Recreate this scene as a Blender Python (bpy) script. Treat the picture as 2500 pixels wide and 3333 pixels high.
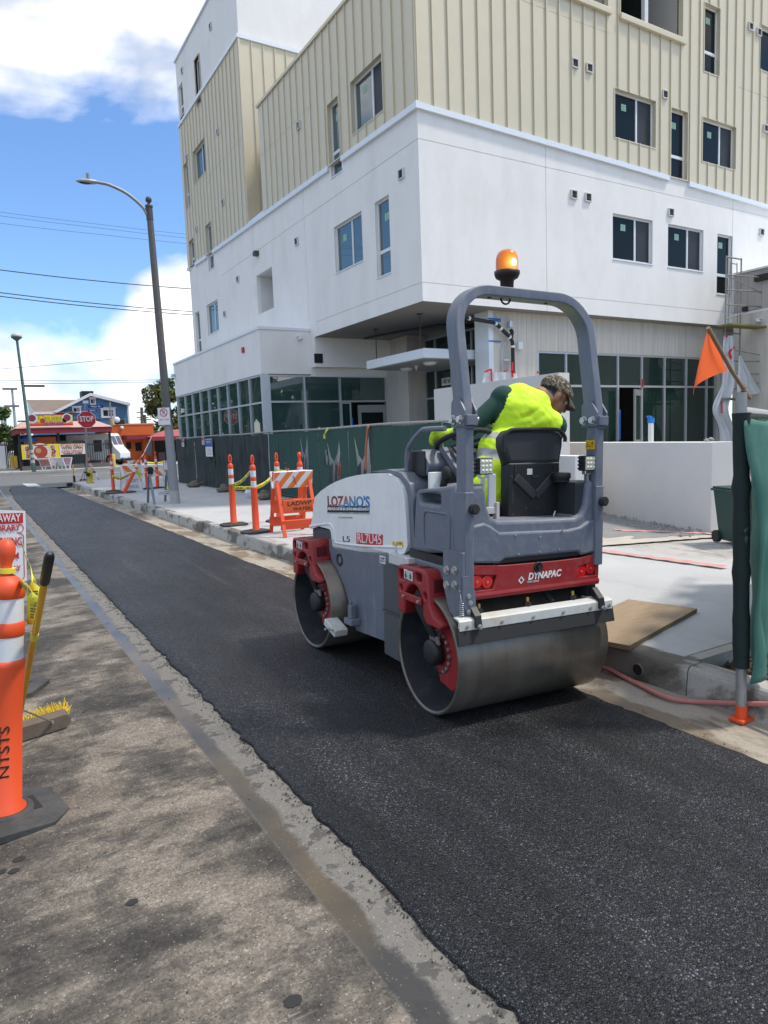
import bpy, bmesh, math, random
from mathutils import Vector, Matrix, noise as mnoise
R=math.radians
random.seed(7)
for o in list(bpy.data.objects): bpy.data.objects.remove(o)
SC=bpy.context.scene; COL=SC.collection
# ---------------------------------------------------------------- camera
CH=1.5
def cam_axes(yaw,pitch,roll):
    fw=Vector((math.sin(yaw)*math.cos(pitch),math.cos(yaw)*math.cos(pitch),-math.sin(pitch)))
    r=Vector((math.cos(yaw),-math.sin(yaw),0)); u=r.cross(fw); c,s=math.cos(roll),math.sin(roll)
    return c*r-s*u, c*u+s*r, fw
CR,CU,CF=cam_axes(R(30.68),R(6.17),R(2.107))
cd=bpy.data.cameras.new('camera'); cam=bpy.data.objects.new('camera',cd); COL.objects.link(cam)
cd.sensor_fit='HORIZONTAL'; cd.sensor_width=36; cd.lens=2252/2500*36; cd.clip_end=2000; cd.clip_start=.05
m=Matrix((CR,CU,-CF)).transposed().to_4x4(); m.translation=(0,0,CH); cam.matrix_world=m
SC.camera=cam
# ---------------------------------------------------------------- sky, sun, exposure
SUN=Vector((.44,-.24,.86)).normalized()
W=bpy.data.worlds.new('World'); SC.world=W; W.use_nodes=True
def world():
    nt=W.node_tree; N=nt.nodes; Lk=nt.links.new; N.clear()
    out=N.new('ShaderNodeOutputWorld'); bg=N.new('ShaderNodeBackground'); bg.inputs[1].default_value=.13
    sky=N.new('ShaderNodeTexSky'); sky.sky_type='NISHITA'; sky.sun_disc=False
    sky.sun_elevation=math.asin(SUN.z); sky.sun_rotation=math.atan2(SUN.x,SUN.y); sky.air_density=1.0; sky.dust_density=.4; sky.ozone_density=1.6
    tc=N.new('ShaderNodeTexCoord'); sep=N.new('ShaderNodeSeparateXYZ'); Lk(tc.outputs['Generated'],sep.inputs[0])
    def mth(op,a,b=None,c=None,clamp=False):
        n=N.new('ShaderNodeMath'); n.operation=op; n.use_clamp=clamp
        for i,v in enumerate((a,b,c)):
            if v is None: continue
            if isinstance(v,(int,float)): n.inputs[i].default_value=v
            else: Lk(v,n.inputs[i])
        return n.outputs[0]
    # flatten the direction a little so that clouds stretch sideways near the horizon
    mp=N.new('ShaderNodeMapping'); mp.inputs['Scale'].default_value=(1,1,1.9); mp.inputs['Location'].default_value=(.37,.12,.05); Lk(tc.outputs['Generated'],mp.inputs[0])
    n1=N.new('ShaderNodeTexNoise'); n1.inputs['Scale'].default_value=5.5; n1.inputs['Detail'].default_value=6; n1.inputs['Roughness'].default_value=.55; n1.inputs['Distortion'].default_value=.25
    Lk(mp.outputs[0],n1.inputs['Vector'])
    # cumulus low over the horizon, open blue above it, a broad cloud deck higher up
    rp=N.new('ShaderNodeValToRGB'); Lk(sep.outputs['Z'],rp.inputs[0]); el=rp.color_ramp.elements
    el[0].position=0; el[0].color=(.57,)*3+(1,)
    el[1].position=1; el[1].color=(.46,)*3+(1,)
    for p,v in ((.07,.555),(.135,.475),(.175,.25),(.24,.13),(.345,.14),(.395,.42),(.435,.69),(.60,.68)):
        e=el.new(p); e.color=(v,v,v,1)
    # one tall cumulus standing over the street corner
    def blob(az,e,r,amp):
        d=N.new('ShaderNodeVectorMath'); d.operation='DISTANCE'; Lk(tc.outputs['Generated'],d.inputs[0]); d.inputs[1].default_value=(math.sin(R(az))*math.cos(R(e)),math.cos(R(az))*math.cos(R(e)),math.sin(R(e)))
        return mth('MULTIPLY',mth('SUBTRACT',1.0,mth('DIVIDE',d.outputs['Value'],r),None,True),amp)
    s=mth('ADD',n1.outputs['Fac'],mth('ADD',rp.outputs[0],mth('ADD',blob(15.5,11.0,.075,.68),blob(13,9.3,.07,.5))))
    
    cr=N.new('ShaderNodeValToRGB'); Lk(mth('MULTIPLY',s,.7),cr.inputs[0]); e=cr.color_ramp.elements
    e[0].position=.60; e[0].color=(0,0,0,1); e[1].position=.87; e[1].color=(1,1,1,1)
    # grey undersides inside the cloud
    n2=N.new('ShaderNodeTexNoise'); n2.inputs['Scale'].default_value=9; n2.inputs['Detail'].default_value=3; Lk(mp.outputs[0],n2.inputs['Vector'])
    cc=N.new('ShaderNodeMix'); cc.data_type='RGBA'; n2r=N.new('ShaderNodeMapRange'); n2r.inputs[1].default_value=.40; n2r.inputs[2].default_value=.66; Lk(n2.outputs['Fac'],n2r.inputs[0]); Lk(n2r.outputs[0],cc.inputs[0]); cc.inputs[6].default_value=(4.9,5.1,5.4,1); cc.inputs[7].default_value=(10.6,10.2,9.6,1)
    tint=N.new('ShaderNodeMix'); tint.data_type='RGBA'; tint.blend_type='MULTIPLY'; tint.inputs[0].default_value=1; Lk(sky.outputs[0],tint.inputs[6]); tint.inputs[7].default_value=(.80,1.0,1.24,1)
    mx=N.new('ShaderNodeMix'); mx.data_type='RGBA'; Lk(cr.outputs[0],mx.inputs[0]); Lk(tint.outputs[2],mx.inputs[6]); Lk(cc.outputs[2],mx.inputs[7])
    Lk(mx.outputs[2],bg.inputs[0]); Lk(bg.outputs[0],out.inputs[0])
world()
sd=bpy.data.lights.new('sun','SUN'); sd.energy=2.35; sd.angle=R(6); sd.color=(1,.94,.85)
sun=bpy.data.objects.new('sun',sd); COL.objects.link(sun); sun.location=(10,-10,30); sun.rotation_euler=(-SUN).to_track_quat('-Z','Y').to_euler()
SC.render.engine='CYCLES'; SC.cycles.max_bounces=7; SC.cycles.diffuse_bounces=3; SC.cycles.glossy_bounces=3; SC.cycles.transmission_bounces=4
vs=SC.view_settings; vs.view_transform='Standard'; vs.look='None'; vs.exposure=0.47; vs.gamma=1
# ---------------------------------------------------------------- pixel <-> place (for measuring only)
REG=dict(a1=(540,1040,500/1659),a2=(1000,940,500/1659),a3=(1450,960,550/1659),a4=(2000,780,500/1536),a5=(2150,1250,350/1408),a6=(0,1260,350/1659),a7=(300,1260,360/1659),a8=(0,1500,500/1659),b1=(1150,1780,450/1659),b2=(1450,1750,570/1659),b3=(1300,1500,720/1659),b4=(1400,780,650/1659),b5=(1560,1180,400/1659),b6=(920,1500,480/1633),b7=(560,1380,740/1659),b8=(0,1550,250/1229),r8=(1850,1600,650/1598),r7=(1700,900,800/1659),p=(0,0,1),f=(0,0,2500/1659),r4=(550,1450,550/1659),r5=(0,2000,900/1493),s0=(0,0,650/1438))
def at(r,x,y,ax,val):
    a,b,s=REG[r]; u,v=a+x*s,b+y*s
    d=CF+CR*((u-1250)/2252)-CU*((v-1666.5)/2252); o=Vector((0,0,CH)); i='XYZ'.index(ax)
    return o+d*((val-o[i])/d[i])
# ---------------------------------------------------------------- materials
MATS={}
def nodes(name):
    m=bpy.data.materials.new(name); m.use_nodes=True; nt=m.node_tree; return m,nt,nt.nodes,nt.links.new,nt.nodes['Principled BSDF']
def mat(name,col,rough=.6,metal=0,var=.12,vscale=3.0,bump=0,bscale=60,spec=.5,dirt=0,dirtcol=(.08,.07,.06),dscale=1.5,coat=0,stretch=None,rvar=.1):
    if name in MATS: return MATS[name]
    m,nt,N,Lk,P=nodes(name); MATS[name]=m
    tc=N.new('ShaderNodeTexCoord'); vec=tc.outputs['Object']
    if stretch:
        mp=N.new('ShaderNodeMapping'); mp.inputs['Scale'].default_value=stretch; Lk(vec,mp.inputs[0]); vec=mp.outputs[0]
    n=N.new('ShaderNodeTexNoise'); n.inputs['Scale'].default_value=vscale; n.inputs['Detail'].default_value=6; n.inputs['Roughness'].default_value=.6; Lk(vec,n.inputs['Vector'])
    mx=N.new('ShaderNodeMix'); mx.data_type='RGBA'; Lk(n.outputs['Fac'],mx.inputs[0])
    mx.inputs[6].default_value=tuple(max(0,c*(1-var)) for c in col)+(1,); mx.inputs[7].default_value=tuple(min(1,c*(1+var)) for c in col)+(1,)
    last=mx.outputs[2]
    if dirt:
        n3=N.new('ShaderNodeTexNoise'); n3.inputs['Scale'].default_value=dscale; n3.inputs['Detail'].default_value=8; n3.inputs['Roughness'].default_value=.7; Lk(vec,n3.inputs['Vector'])
        rp=N.new('ShaderNodeValToRGB'); Lk(n3.outputs['Fac'],rp.inputs[0]); rp.color_ramp.elements[0].position=.48; rp.color_ramp.elements[1].position=.72
        k=N.new('ShaderNodeMath'); k.operation='MULTIPLY'; k.inputs[1].default_value=dirt; Lk(rp.outputs[0],k.inputs[0])
        m2=N.new('ShaderNodeMix'); m2.data_type='RGBA'; Lk(k.outputs[0],m2.inputs[0]); Lk(last,m2.inputs[6]); m2.inputs[7].default_value=tuple(dirtcol)+(1,); last=m2.outputs[2]
    Lk(last,P.inputs['Base Color']); P.inputs['Metallic'].default_value=metal; P.inputs['Specular IOR Level'].default_value=spec
    if rvar:
        mr=N.new('ShaderNodeMapRange'); Lk(n.outputs['Fac'],mr.inputs[0]); mr.inputs[3].default_value=max(.02,rough-rvar); mr.inputs[4].default_value=min(1,rough+rvar); Lk(mr.outputs[0],P.inputs['Roughness'])
    else: P.inputs['Roughness'].default_value=rough
    P.inputs['Coat Weight'].default_value=coat
    if bump:
        nb=N.new('ShaderNodeTexNoise'); nb.inputs['Scale'].default_value=bscale; nb.inputs['Detail'].default_value=4; Lk(vec,nb.inputs['Vector'])
        b=N.new('ShaderNodeBump'); b.inputs['Strength'].default_value=bump; b.inputs['Distance'].default_value=.004; Lk(nb.outputs['Fac'],b.inputs['Height']); Lk(b.outputs[0],P.inputs['Normal'])
    return m
def glass(name,col=(.012,.022,.02),ior=2.0,rough=.015):
    if name in MATS: return MATS[name]
    m,nt,N,Lk,P=nodes(name); MATS[name]=m
    P.inputs['Base Color'].default_value=tuple(col)+(1,); P.inputs['Roughness'].default_value=rough; P.inputs['IOR'].default_value=ior
    tc=N.new('ShaderNodeTexCoord'); n=N.new('ShaderNodeTexNoise'); n.inputs['Scale'].default_value=.8; Lk(tc.outputs['Object'],n.inputs['Vector'])
    b=N.new('ShaderNodeBump'); b.inputs['Strength'].default_value=.02; b.inputs['Distance'].default_value=.05; Lk(n.outputs['Fac'],b.inputs['Height']); Lk(b.outputs[0],P.inputs['Normal'])
    return m
def emit(name,col,s,base=(.5,.2,.02)):
    m,nt,N,Lk,P=nodes(name); MATS[name]=m
    P.inputs['Base Color'].default_value=tuple(base)+(1,); P.inputs['Emission Color'].default_value=tuple(col)+(1,); P.inputs['Emission Strength'].default_value=s; P.inputs['Roughness'].default_value=.15
    return m
# ---------------------------------------------------------------- mesh builder
class MB:
    def __init__(s): s.v=[]; s.f=[]; s.m=[]; s.mi=0; s.sm=[]
    def add(s,vs,fs,smooth=False):
        b=len(s.v); s.v+= [tuple(v) for v in vs]; s.f+=[tuple(i+b for i in f) for f in fs]; s.m+=[s.mi]*len(fs); s.sm+=[smooth]*len(fs); return s
    def box(s,x0,x1,y0,y1,z0,z1):
        return s.add([(x0,y0,z0),(x1,y0,z0),(x1,y1,z0),(x0,y1,z0),(x0,y0,z1),(x1,y0,z1),(x1,y1,z1),(x0,y1,z1)],[(0,3,2,1),(4,5,6,7),(0,1,5,4),(1,2,6,5),(2,3,7,6),(3,0,4,7)])
    def obox(s,c,sz,rot=None):
        c=Vector(c); hx,hy,hz=[q/2 for q in sz]; M=rot if rot is not None else Matrix.Identity(3)
        vs=[c+M@Vector(q) for q in ((-hx,-hy,-hz),(hx,-hy,-hz),(hx,hy,-hz),(-hx,hy,-hz),(-hx,-hy,hz),(hx,-hy,hz),(hx,hy,hz),(-hx,hy,hz))]
        return s.add(vs,[(0,3,2,1),(4,5,6,7),(0,1,5,4),(1,2,6,5),(2,3,7,6),(3,0,4,7)])
    def bar(s,p0,p1,w,h,up=(0,0,1)):
        p0,p1=Vector(p0),Vector(p1); d=p1-p0; L=d.length; d.normalize(); u=Vector(up)
        if abs(d.dot(u))>.98: u=Vector((1,0,0))
        x=d.cross(u).normalized(); z=x.cross(d).normalized(); M=Matrix((x,d,z)).transposed()
        return s.obox((p0+p1)/2,(w,L,h),M)
    def quad(s,a,b,c,d): return s.add([a,b,c,d],[(0,1,2,3)])
    def cyl(s,p0,p1,r0,r1=None,n=16,caps=True,smooth=True):
        p0,p1=Vector(p0),Vector(p1); r1=r0 if r1 is None else r1; d=(p1-p0).normalized(); u=Vector((0,0,1)) if abs(d.z)<.95 else Vector((1,0,0))
        x=d.cross(u).normalized(); y=x.cross(d); a=[(math.cos(2*math.pi*i/n),math.sin(2*math.pi*i/n)) for i in range(n)]
        vs=[p0+x*(r0*ca)+y*(r0*sa) for ca,sa in a]+[p1+x*(r1*ca)+y*(r1*sa) for ca,sa in a]
        s.add(vs,[((i+1)%n,i,n+i,n+(i+1)%n) for i in range(n)],smooth)
        if caps:
            s.add(vs[:n],[tuple(range(n))]); s.add(vs[n:],[tuple(reversed(range(n)))])
        return s
    def tube(s,pts,r,n=10,closed=False,caps=True):
        pts=[Vector(p) for p in pts]; k=len(pts); rs=r if isinstance(r,(list,tuple)) else [r]*k
        vs=[]; px=None
        for i,p in enumerate(pts):
            if closed: d=pts[(i+1)%k]-pts[i-1]
            else: d=pts[min(i+1,k-1)]-pts[max(i-1,0)]
            d.normalize()
            if px is None:
                u=Vector((0,0,1)) if abs(d.z)<.9 else Vector((1,0,0)); x=d.cross(u).normalized()
            else: x=(px-d*px.dot(d)).normalized()
            px=x; y=d.cross(x)
            vs+=[p+x*(rs[i]*math.cos(2*math.pi*j/n))+y*(rs[i]*math.sin(2*math.pi*j/n)) for j in range(n)]
        fs=[]
        for i in range(k if closed else k-1):
            a,b=i*n,((i+1)%k)*n
            fs+=[(a+j,a+(j+1)%n,b+(j+1)%n,b+j) for j in range(n)]
        s.add(vs,fs,True)
        if caps and not closed:
            s.add(vs[:n],[tuple(reversed(range(n)))]); s.add(vs[-n:],[tuple(range(n))])
        return s
    def lathe(s,prof,c=(0,0,0),n=24,axis='z',smooth=True,a0=0,a1=2*math.pi):
        c=Vector(c); full=abs(a1-a0-2*math.pi)<1e-6; k=n if full else n+1; vs=[]
        for r,h in prof:
            for i in range(k):
                a=a0+(a1-a0)*i/n; p=(r*math.cos(a),r*math.sin(a),h)
                if axis=='x': p=(p[2],p[0],p[1])
                elif axis=='y': p=(p[0],p[2],p[1])
                vs.append(c+Vector(p))
        fs=[]
        for j in range(len(prof)-1):
            for i in range(n):
                a,b=j*k+i,j*k+(i+1)%k; fs.append((a,b,b+k,a+k))
        return s.add(vs,fs,smooth)
    def prism(s,poly,a,b,plane='xz',smooth=False):
        # poly in 2D, extruded along the third axis from a to b
        def P(u,v,w): return {'xz':(u,w,v),'yz':(w,u,v),'xy':(u,v,w)}[plane]
        n=len(poly); vs=[P(u,v,a) for u,v in poly]+[P(u,v,b) for u,v in poly]
        s.add(vs,[(i,(i+1)%n,n+(i+1)%n,n+i) for i in range(n)],smooth)
        s.add(vs[:n],[tuple(reversed(range(n)))]); s.add(vs[n:],[tuple(range(n))]); return s
    def ell(s,c,r,rot=None,nu=16,nv=10):
        c=Vector(c); vs=[]; M=rot if rot is not None else Matrix.Identity(3)
        for j in range(nv+1):
            t=math.pi*j/nv
            for i in range(nu):
                a=2*math.pi*i/nu; vs.append(c+M@Vector((r[0]*math.sin(t)*math.cos(a),r[1]*math.sin(t)*math.sin(a),r[2]*math.cos(t))))
        return s.add(vs,[(j*nu+i,(j+1)*nu+i,(j+1)*nu+(i+1)%nu,j*nu+(i+1)%nu) for j in range(nv) for i in range(nu)],True)
    def mesh(s,name,off=None):
        me=bpy.data.meshes.new(name); vs=s.v if off is None else [(x-off[0],y-off[1],z-off[2]) for x,y,z in s.v]
        me.from_pydata(vs,[],s.f); me.polygons.foreach_set('material_index',s.m); me.polygons.foreach_set('use_smooth',s.sm); me.update(); return me
    def build(s,name,mats,parent=None,bevel=0,seg=2,world=False,fixn=True,smooth=None,merge=0,subsurf=0,label=None,xf=None):
        off=None
        if world and parent is not None:
            off=Vector((0,0,0)); q=parent
            while q is not None: off=off+Vector(q.location); q=q.parent
        me=s.mesh(name,off)
        if fixn or merge:
            bm=bmesh.new(); bm.from_mesh(me)
            if merge: bmesh.ops.remove_doubles(bm,verts=bm.verts,dist=merge)
            if fixn: bmesh.ops.recalc_face_normals(bm,faces=bm.faces)
            bm.to_mesh(me); bm.free()
        if smooth is not None:
            for p in me.polygons: p.use_smooth=smooth
        for mm in (mats if isinstance(mats,(list,tuple)) else [mats]): me.materials.append(mm)
        o=bpy.data.objects.new(name,me); COL.objects.link(o)
        if parent is not None: o.parent=parent
        if xf is not None: o.matrix_local=xf
        if bevel:
            b=o.modifiers.new('bevel','BEVEL'); b.width=bevel; b.segments=seg; b.limit_method='ANGLE'; b.angle_limit=R(35); b.harden_normals=False
            for p in me.polygons: p.use_smooth=True
            w=o.modifiers.new('wn','WEIGHTED_NORMAL'); w.keep_sharp=True
        if subsurf:
            ss=o.modifiers.new('sub','SUBSURF'); ss.levels=subsurf; ss.render_levels=subsurf
        if label: o['label']=label
        return o
def thing(name,label,cat,loc=(0,0,0),rz=0,group=None):
    o=bpy.data.objects.new(name,None); COL.objects.link(o); o.location=loc; o.rotation_euler=(0,0,rz); o.empty_display_size=.2
    o['label']=label; o['category']=cat
    if group: o['group']=group
    return o
def tag(o,label,cat,group=None):
    o['label']=label; o['category']=cat
    if group: o['group']=group
    return o
def kind(o,k,label=None):
    o['kind']=k
    if label: o['label']=label
    return o
def dup(root,loc,rz=0,label=None,group=None):
    def cp(o,par):
        c=o.copy(); COL.objects.link(c); c.parent=par
        for ch in list(o.children): cp(ch,c)
        return c
    r=cp(root,None); r.location=loc; r.rotation_euler=(0,0,rz)
    if label: r['label']=label
    if group: r['group']=group
    return r
TMP=bpy.data.scenes.new('tmp')
def eval_mesh(o,name):
    # evaluate curves, text and modifiers in a small side scene
    TMP.collection.objects.link(o); TMP.view_layers[0].update(); dg=TMP.view_layers[0].depsgraph; dg.update()
    me=bpy.data.meshes.new_from_object(o.evaluated_get(dg)); me.name=name; bpy.data.objects.remove(o); return me
def curve_mesh(cu,name):
    me=eval_mesh(bpy.data.objects.new('tmp',cu),name); bpy.data.curves.remove(cu); return me
FONTS={}
def text(s,name,m,parent,size,mtx,width=None,ext=.0008,bold=0,shear=0,align='CENTER',spacing=1):
    cu=bpy.data.curves.new('t','FONT'); cu.body=s; cu.size=size; cu.extrude=ext; cu.align_x=align; cu.align_y='CENTER'; cu.resolution_u=3; cu.offset=bold; cu.shear=shear; cu.space_character=spacing
    me=curve_mesh(cu,name)
    if width:
        xs=[v.co.x for v in me.vertices]; k=width/(max(xs)-min(xs)+1e-6)
        for v in me.vertices: v.co.x*=k
    me.materials.clear(); me.materials.append(m)
    o=bpy.data.objects.new(name,me); COL.objects.link(o); o.parent=parent; o.matrix_local=mtx; return o
def face_m(origin,xdir,ydir):
    x=Vector(xdir).normalized(); y=Vector(ydir); y=(y-x*y.dot(x)).normalized(); z=x.cross(y); M=Matrix((x,y,z)).transposed().to_4x4(); M.translation=Vector(origin); return M
def plate(outline,holes,depth,name,m,parent=None,mtx=None,bevel=0,res=6):
    # flat plate with real openings: outline and holes in 2D, extruded +-depth/2
    cu=bpy.data.curves.new('pl','CURVE'); cu.dimensions='2D'; cu.fill_mode='BOTH'; cu.extrude=depth/2-bevel; cu.bevel_depth=bevel; cu.bevel_resolution=2; cu.offset=-bevel
    for poly in [outline]+list(holes):
        sp=cu.splines.new('POLY'); sp.points.add(len(poly)-1); sp.use_cyclic_u=True
        for i,(x,y) in enumerate(poly): sp.points[i].co=(x,y,0,1)
    me=curve_mesh(cu,name); me.materials.clear(); me.materials.append(m)
    o=bpy.data.objects.new(name,me); COL.objects.link(o)
    if parent is not None: o.parent=parent
    if mtx is not None: o.matrix_local=mtx
    return o
def rrect(x0,x1,y0,y1,r,n=4):
    P=[]
    for cx,cy,a in ((x1-r,y1-r,0),(x0+r,y1-r,90),(x0+r,y0+r,180),(x1-r,y0+r,270)):
        for i in range(n+1):
            t=R(a+90*i/n); P.append((cx+r*math.cos(t),cy+r*math.sin(t)))
    return P
def circ(x,y,r,n=20): return [(x+r*math.cos(2*math.pi*i/n),y+r*math.sin(2*math.pi*i/n)) for i in range(n)]
def spline(pts,n=8):
    # Catmull-Rom through 3D points
    P=[Vector(p) for p in pts]; P=[2*P[0]-P[1]]+P+[2*P[-1]-P[-2]]; out=[]
    for i in range(1,len(P)-2):
        a,b,c,d=P[i-1:i+3]
        for k in range(n):
            t=k/n; out.append(.5*((2*b)+(c-a)*t+(2*a-5*b+4*c-d)*t*t+(3*b-a-3*c+d)*t**3))
    out.append(P[-2]); return out
# ================================================================ ground materials
def nd(N,t,**k):
    n=N.new(t)
    for a,b in k.items():
        if a in n.inputs: n.inputs[a].default_value=b
        else: setattr(n,a,b)
    return n
def ramp(N,Lk,src,stops):
    r=N.new('ShaderNodeValToRGB'); Lk(src,r.inputs[0]); e=r.color_ramp.elements
    while len(e)<len(stops): e.new(.5)
    for i,(p,c) in enumerate(stops):
        e[i].position=p; e[i].color=(c,c,c,1) if isinstance(c,(int,float)) else tuple(c)+(1,)
    return r.outputs[0]
def mixc(N,Lk,f,a,b,blend='MIX'):
    n=N.new('ShaderNodeMix'); n.data_type='RGBA'; n.blend_type=blend
    for i,v in ((0,f),(6,a),(7,b)):
        if isinstance(v,(int,float)): n.inputs[i].default_value=v
        elif isinstance(v,tuple): n.inputs[i].default_value=v+(1,)
        else: Lk(v,n.inputs[i])
    return n.outputs[2]
def mth(N,Lk,op,a,b=None,clamp=False):
    n=N.new('ShaderNodeMath'); n.operation=op; n.use_clamp=clamp
    for i,v in enumerate((a,b)):
        if v is None: continue
        if isinstance(v,(int,float)): n.inputs[i].default_value=v
        else: Lk(v,n.inputs[i])
    return n.outputs[0]
def mapped(N,Lk,src,scale=(1,1,1),rot=(0,0,0),loc=(0,0,0)):
    m=N.new('ShaderNodeMapping'); m.inputs['Scale'].default_value=scale; m.inputs['Rotation'].default_value=rot; m.inputs['Location'].default_value=loc; Lk(src,m.inputs[0]); return m.outputs[0]
def noi(N,Lk,v,s,d=4,r=.55,dist=0):
    n=nd(N,'ShaderNodeTexNoise',Scale=s,Detail=d,Roughness=r,Distortion=dist); Lk(v,n.inputs['Vector']); return n.outputs['Fac']
def asphalt_mat():
    m,nt,N,Lk,P=nodes('fresh_asphalt'); v=N.new('ShaderNodeTexCoord').outputs['Object']
    vo=nd(N,'ShaderNodeTexVoronoi',Scale=150.0); Lk(v,vo.inputs['Vector']); vo2=nd(N,'ShaderNodeTexVoronoi',Scale=230.0); Lk(v,vo2.inputs['Vector'])
    sep=N.new('ShaderNodeSeparateColor'); Lk(vo.outputs['Color'],sep.inputs[0])
    agg=ramp(N,Lk,sep.outputs[0],[(0,.005),(.45,.012),(.76,.028),(.93,.075),(1,.18)])
    edge=ramp(N,Lk,vo.outputs['Distance'],[(.25,1),(.62,.25)])
    big=noi(N,Lk,v,.9,5,.6); strk=noi(N,Lk,mapped(N,Lk,v,(3.2,.22,1)),1.6,4)
    tone=ramp(N,Lk,mth(N,Lk,'ADD',mth(N,Lk,'MULTIPLY',big,.5),mth(N,Lk,'MULTIPLY',strk,.5)),[(.36,.55),(.52,.95),(.66,1.8)])
    c=mixc(N,Lk,1.0,mixc(N,Lk,1.0,agg,edge,'MULTIPLY'),tone,'MULTIPLY'); c=mixc(N,Lk,1.0,c,(.92,.97,1.12),'MULTIPLY')
    opn=ramp(N,Lk,noi(N,Lk,mapped(N,Lk,v,(1.3,.5,1),(0,0,R(8)),(2,7,0)),1.6,5,.6),[(.40,.55),(.62,1.6)]); c=mixc(N,Lk,1.0,c,opn,'MULTIPLY')
    dust=ramp(N,Lk,noi(N,Lk,mapped(N,Lk,v,(5,.16,1)),1.1,7,.7),[(.60,0),(.78,.5)]); c=mixc(N,Lk,dust,c,(.11,.105,.10))
    Lk(c,P.inputs['Base Color']); P.inputs['Roughness'].default_value=.62
    Lk(ramp(N,Lk,sep.outputs[1],[(0,.34),(1,.72)]),P.inputs['Roughness'])
    h=mth(N,Lk,'ADD',mth(N,Lk,'MULTIPLY',ramp(N,Lk,vo.outputs['Distance'],[(0,1),(.75,0)]),1.0),mth(N,Lk,'MULTIPLY',vo2.outputs['Distance'],-.35))
    h=mth(N,Lk,'MULTIPLY',h,mth(N,Lk,'ADD',sep.outputs[2],.35))
    b=nd(N,'ShaderNodeBump',Strength=1.0,Distance=.0065); Lk(h,b.inputs['Height']); Lk(b.outputs[0],P.inputs['Normal']); return m
def old_road_mat():
    m,nt,N,Lk,P=nodes('worn_road'); v=N.new('ShaderNodeTexCoord').outputs['Object']; sp=N.new('ShaderNodeSeparateXYZ'); Lk(v,sp.inputs[0])
    big=noi(N,Lk,v,.75,4,.6); mid=noi(N,Lk,mapped(N,Lk,v,(1.0,1.5,1),(0,0,R(25))),2.1,7,.66,.25); sml=noi(N,Lk,mapped(N,Lk,v,(1,1.4,1),(0,0,R(20)),(4,1,0)),6.5,7,.7,.2)
    base=mixc(N,Lk,ramp(N,Lk,mid,[(.30,0),(.70,1)]),(.125,.104,.080),(.285,.246,.194))
    st=noi(N,Lk,mapped(N,Lk,v,(2.2,15,1),(0,0,R(-24)),(1,5,0)),1.0,5,.65,.5)
    msk=mth(N,Lk,'ADD',mth(N,Lk,'ADD',mth(N,Lk,'MULTIPLY',noi(N,Lk,v,1.35,5,.62,.4),.70),mth(N,Lk,'MULTIPLY',sml,.28)),mth(N,Lk,'MULTIPLY',st,.15))
    dark=ramp(N,Lk,msk,[(.515,0),(.575,.62),(.65,.95)]); c=mixc(N,Lk,dark,base,(.028,.025,.022))
    fine=noi(N,Lk,v,60,5,.8); c=mixc(N,Lk,1.0,c,ramp(N,Lk,fine,[(.30,.58),(.70,1.38)]),'MULTIPLY')
    vo=nd(N,'ShaderNodeTexVoronoi',Scale=150.0); Lk(v,vo.inputs['Vector']); s2=N.new('ShaderNodeSeparateColor'); Lk(vo.outputs['Color'],s2.inputs[0])
    c=mixc(N,Lk,1.0,c,ramp(N,Lk,s2.outputs[2],[(0,.78),(.6,1.0),(.9,1.18),(1,1.5)]),'MULTIPLY')
    # scrape marks swept across the surface
    sc=noi(N,Lk,mapped(N,Lk,v,(7,62,1),(0,0,R(-24))),1.0,3,.6,.4); scm=mth(N,Lk,'MULTIPLY',ramp(N,Lk,sc,[(.63,0),(.70,.6)]),ramp(N,Lk,noi(N,Lk,v,2.1,3),[(.50,0),(.62,1)]))
    c=mixc(N,Lk,scm,c,(.40,.365,.315))
    sk=noi(N,Lk,mapped(N,Lk,v,(8,50,1),(0,0,R(-24)),(3,8,0)),1.0,3,.6,.4); skm=mth(N,Lk,'MULTIPLY',ramp(N,Lk,sk,[(.60,0),(.68,.6)]),ramp(N,Lk,noi(N,Lk,v,1.7,3),[(.42,1),(.54,0)]))
    c=mixc(N,Lk,skm,c,(.04,.036,.033))
    spk=mth(N,Lk,'MULTIPLY',ramp(N,Lk,s2.outputs[0],[(.93,0),(.96,1)]),ramp(N,Lk,vo.outputs['Distance'],[(.25,1),(.45,0)]))
    c=mixc(N,Lk,mth(N,Lk,'MULTIPLY',spk,.6),c,(.45,.42,.37))
    spd=mth(N,Lk,'MULTIPLY',ramp(N,Lk,s2.outputs[1],[(.86,0),(.92,1)]),ramp(N,Lk,vo.outputs['Distance'],[(.3,1),(.5,0)]))
    c=mixc(N,Lk,mth(N,Lk,'MULTIPLY',spd,.8),c,(.025,.023,.021))
    # pale concrete strip beside the new lane and the wet channel along it (X in metres)
    wob=mth(N,Lk,'MULTIPLY',mth(N,Lk,'SUBTRACT',noi(N,Lk,v,4.5,6,.65),.5),.16); x=mth(N,Lk,'ADD',sp.outputs[0],wob)
    x2=mth(N,Lk,'ADD',sp.outputs[0],mth(N,Lk,'MULTIPLY',mth(N,Lk,'SUBTRACT',noi(N,Lk,v,14,4,.7),.5),.018))
    stripm=ramp(N,Lk,mth(N,Lk,'MULTIPLY',x2,.5),[(.428,0),(.431,1)])
    cs=mixc(N,Lk,noi(N,Lk,v,9,8,.72),(.085,.079,.068),(.27,.252,.218)); spots=ramp(N,Lk,noi(N,Lk,v,9,6,.65),[(.53,0),(.575,.8)]); cs=mixc(N,Lk,spots,cs,(.06,.055,.05)); cs=mixc(N,Lk,mth(N,Lk,'MULTIPLY',spk,.5),cs,(.6,.57,.5)); cs=mixc(N,Lk,mth(N,Lk,'MULTIPLY',spd,.8),cs,(.05,.045,.04))
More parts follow.
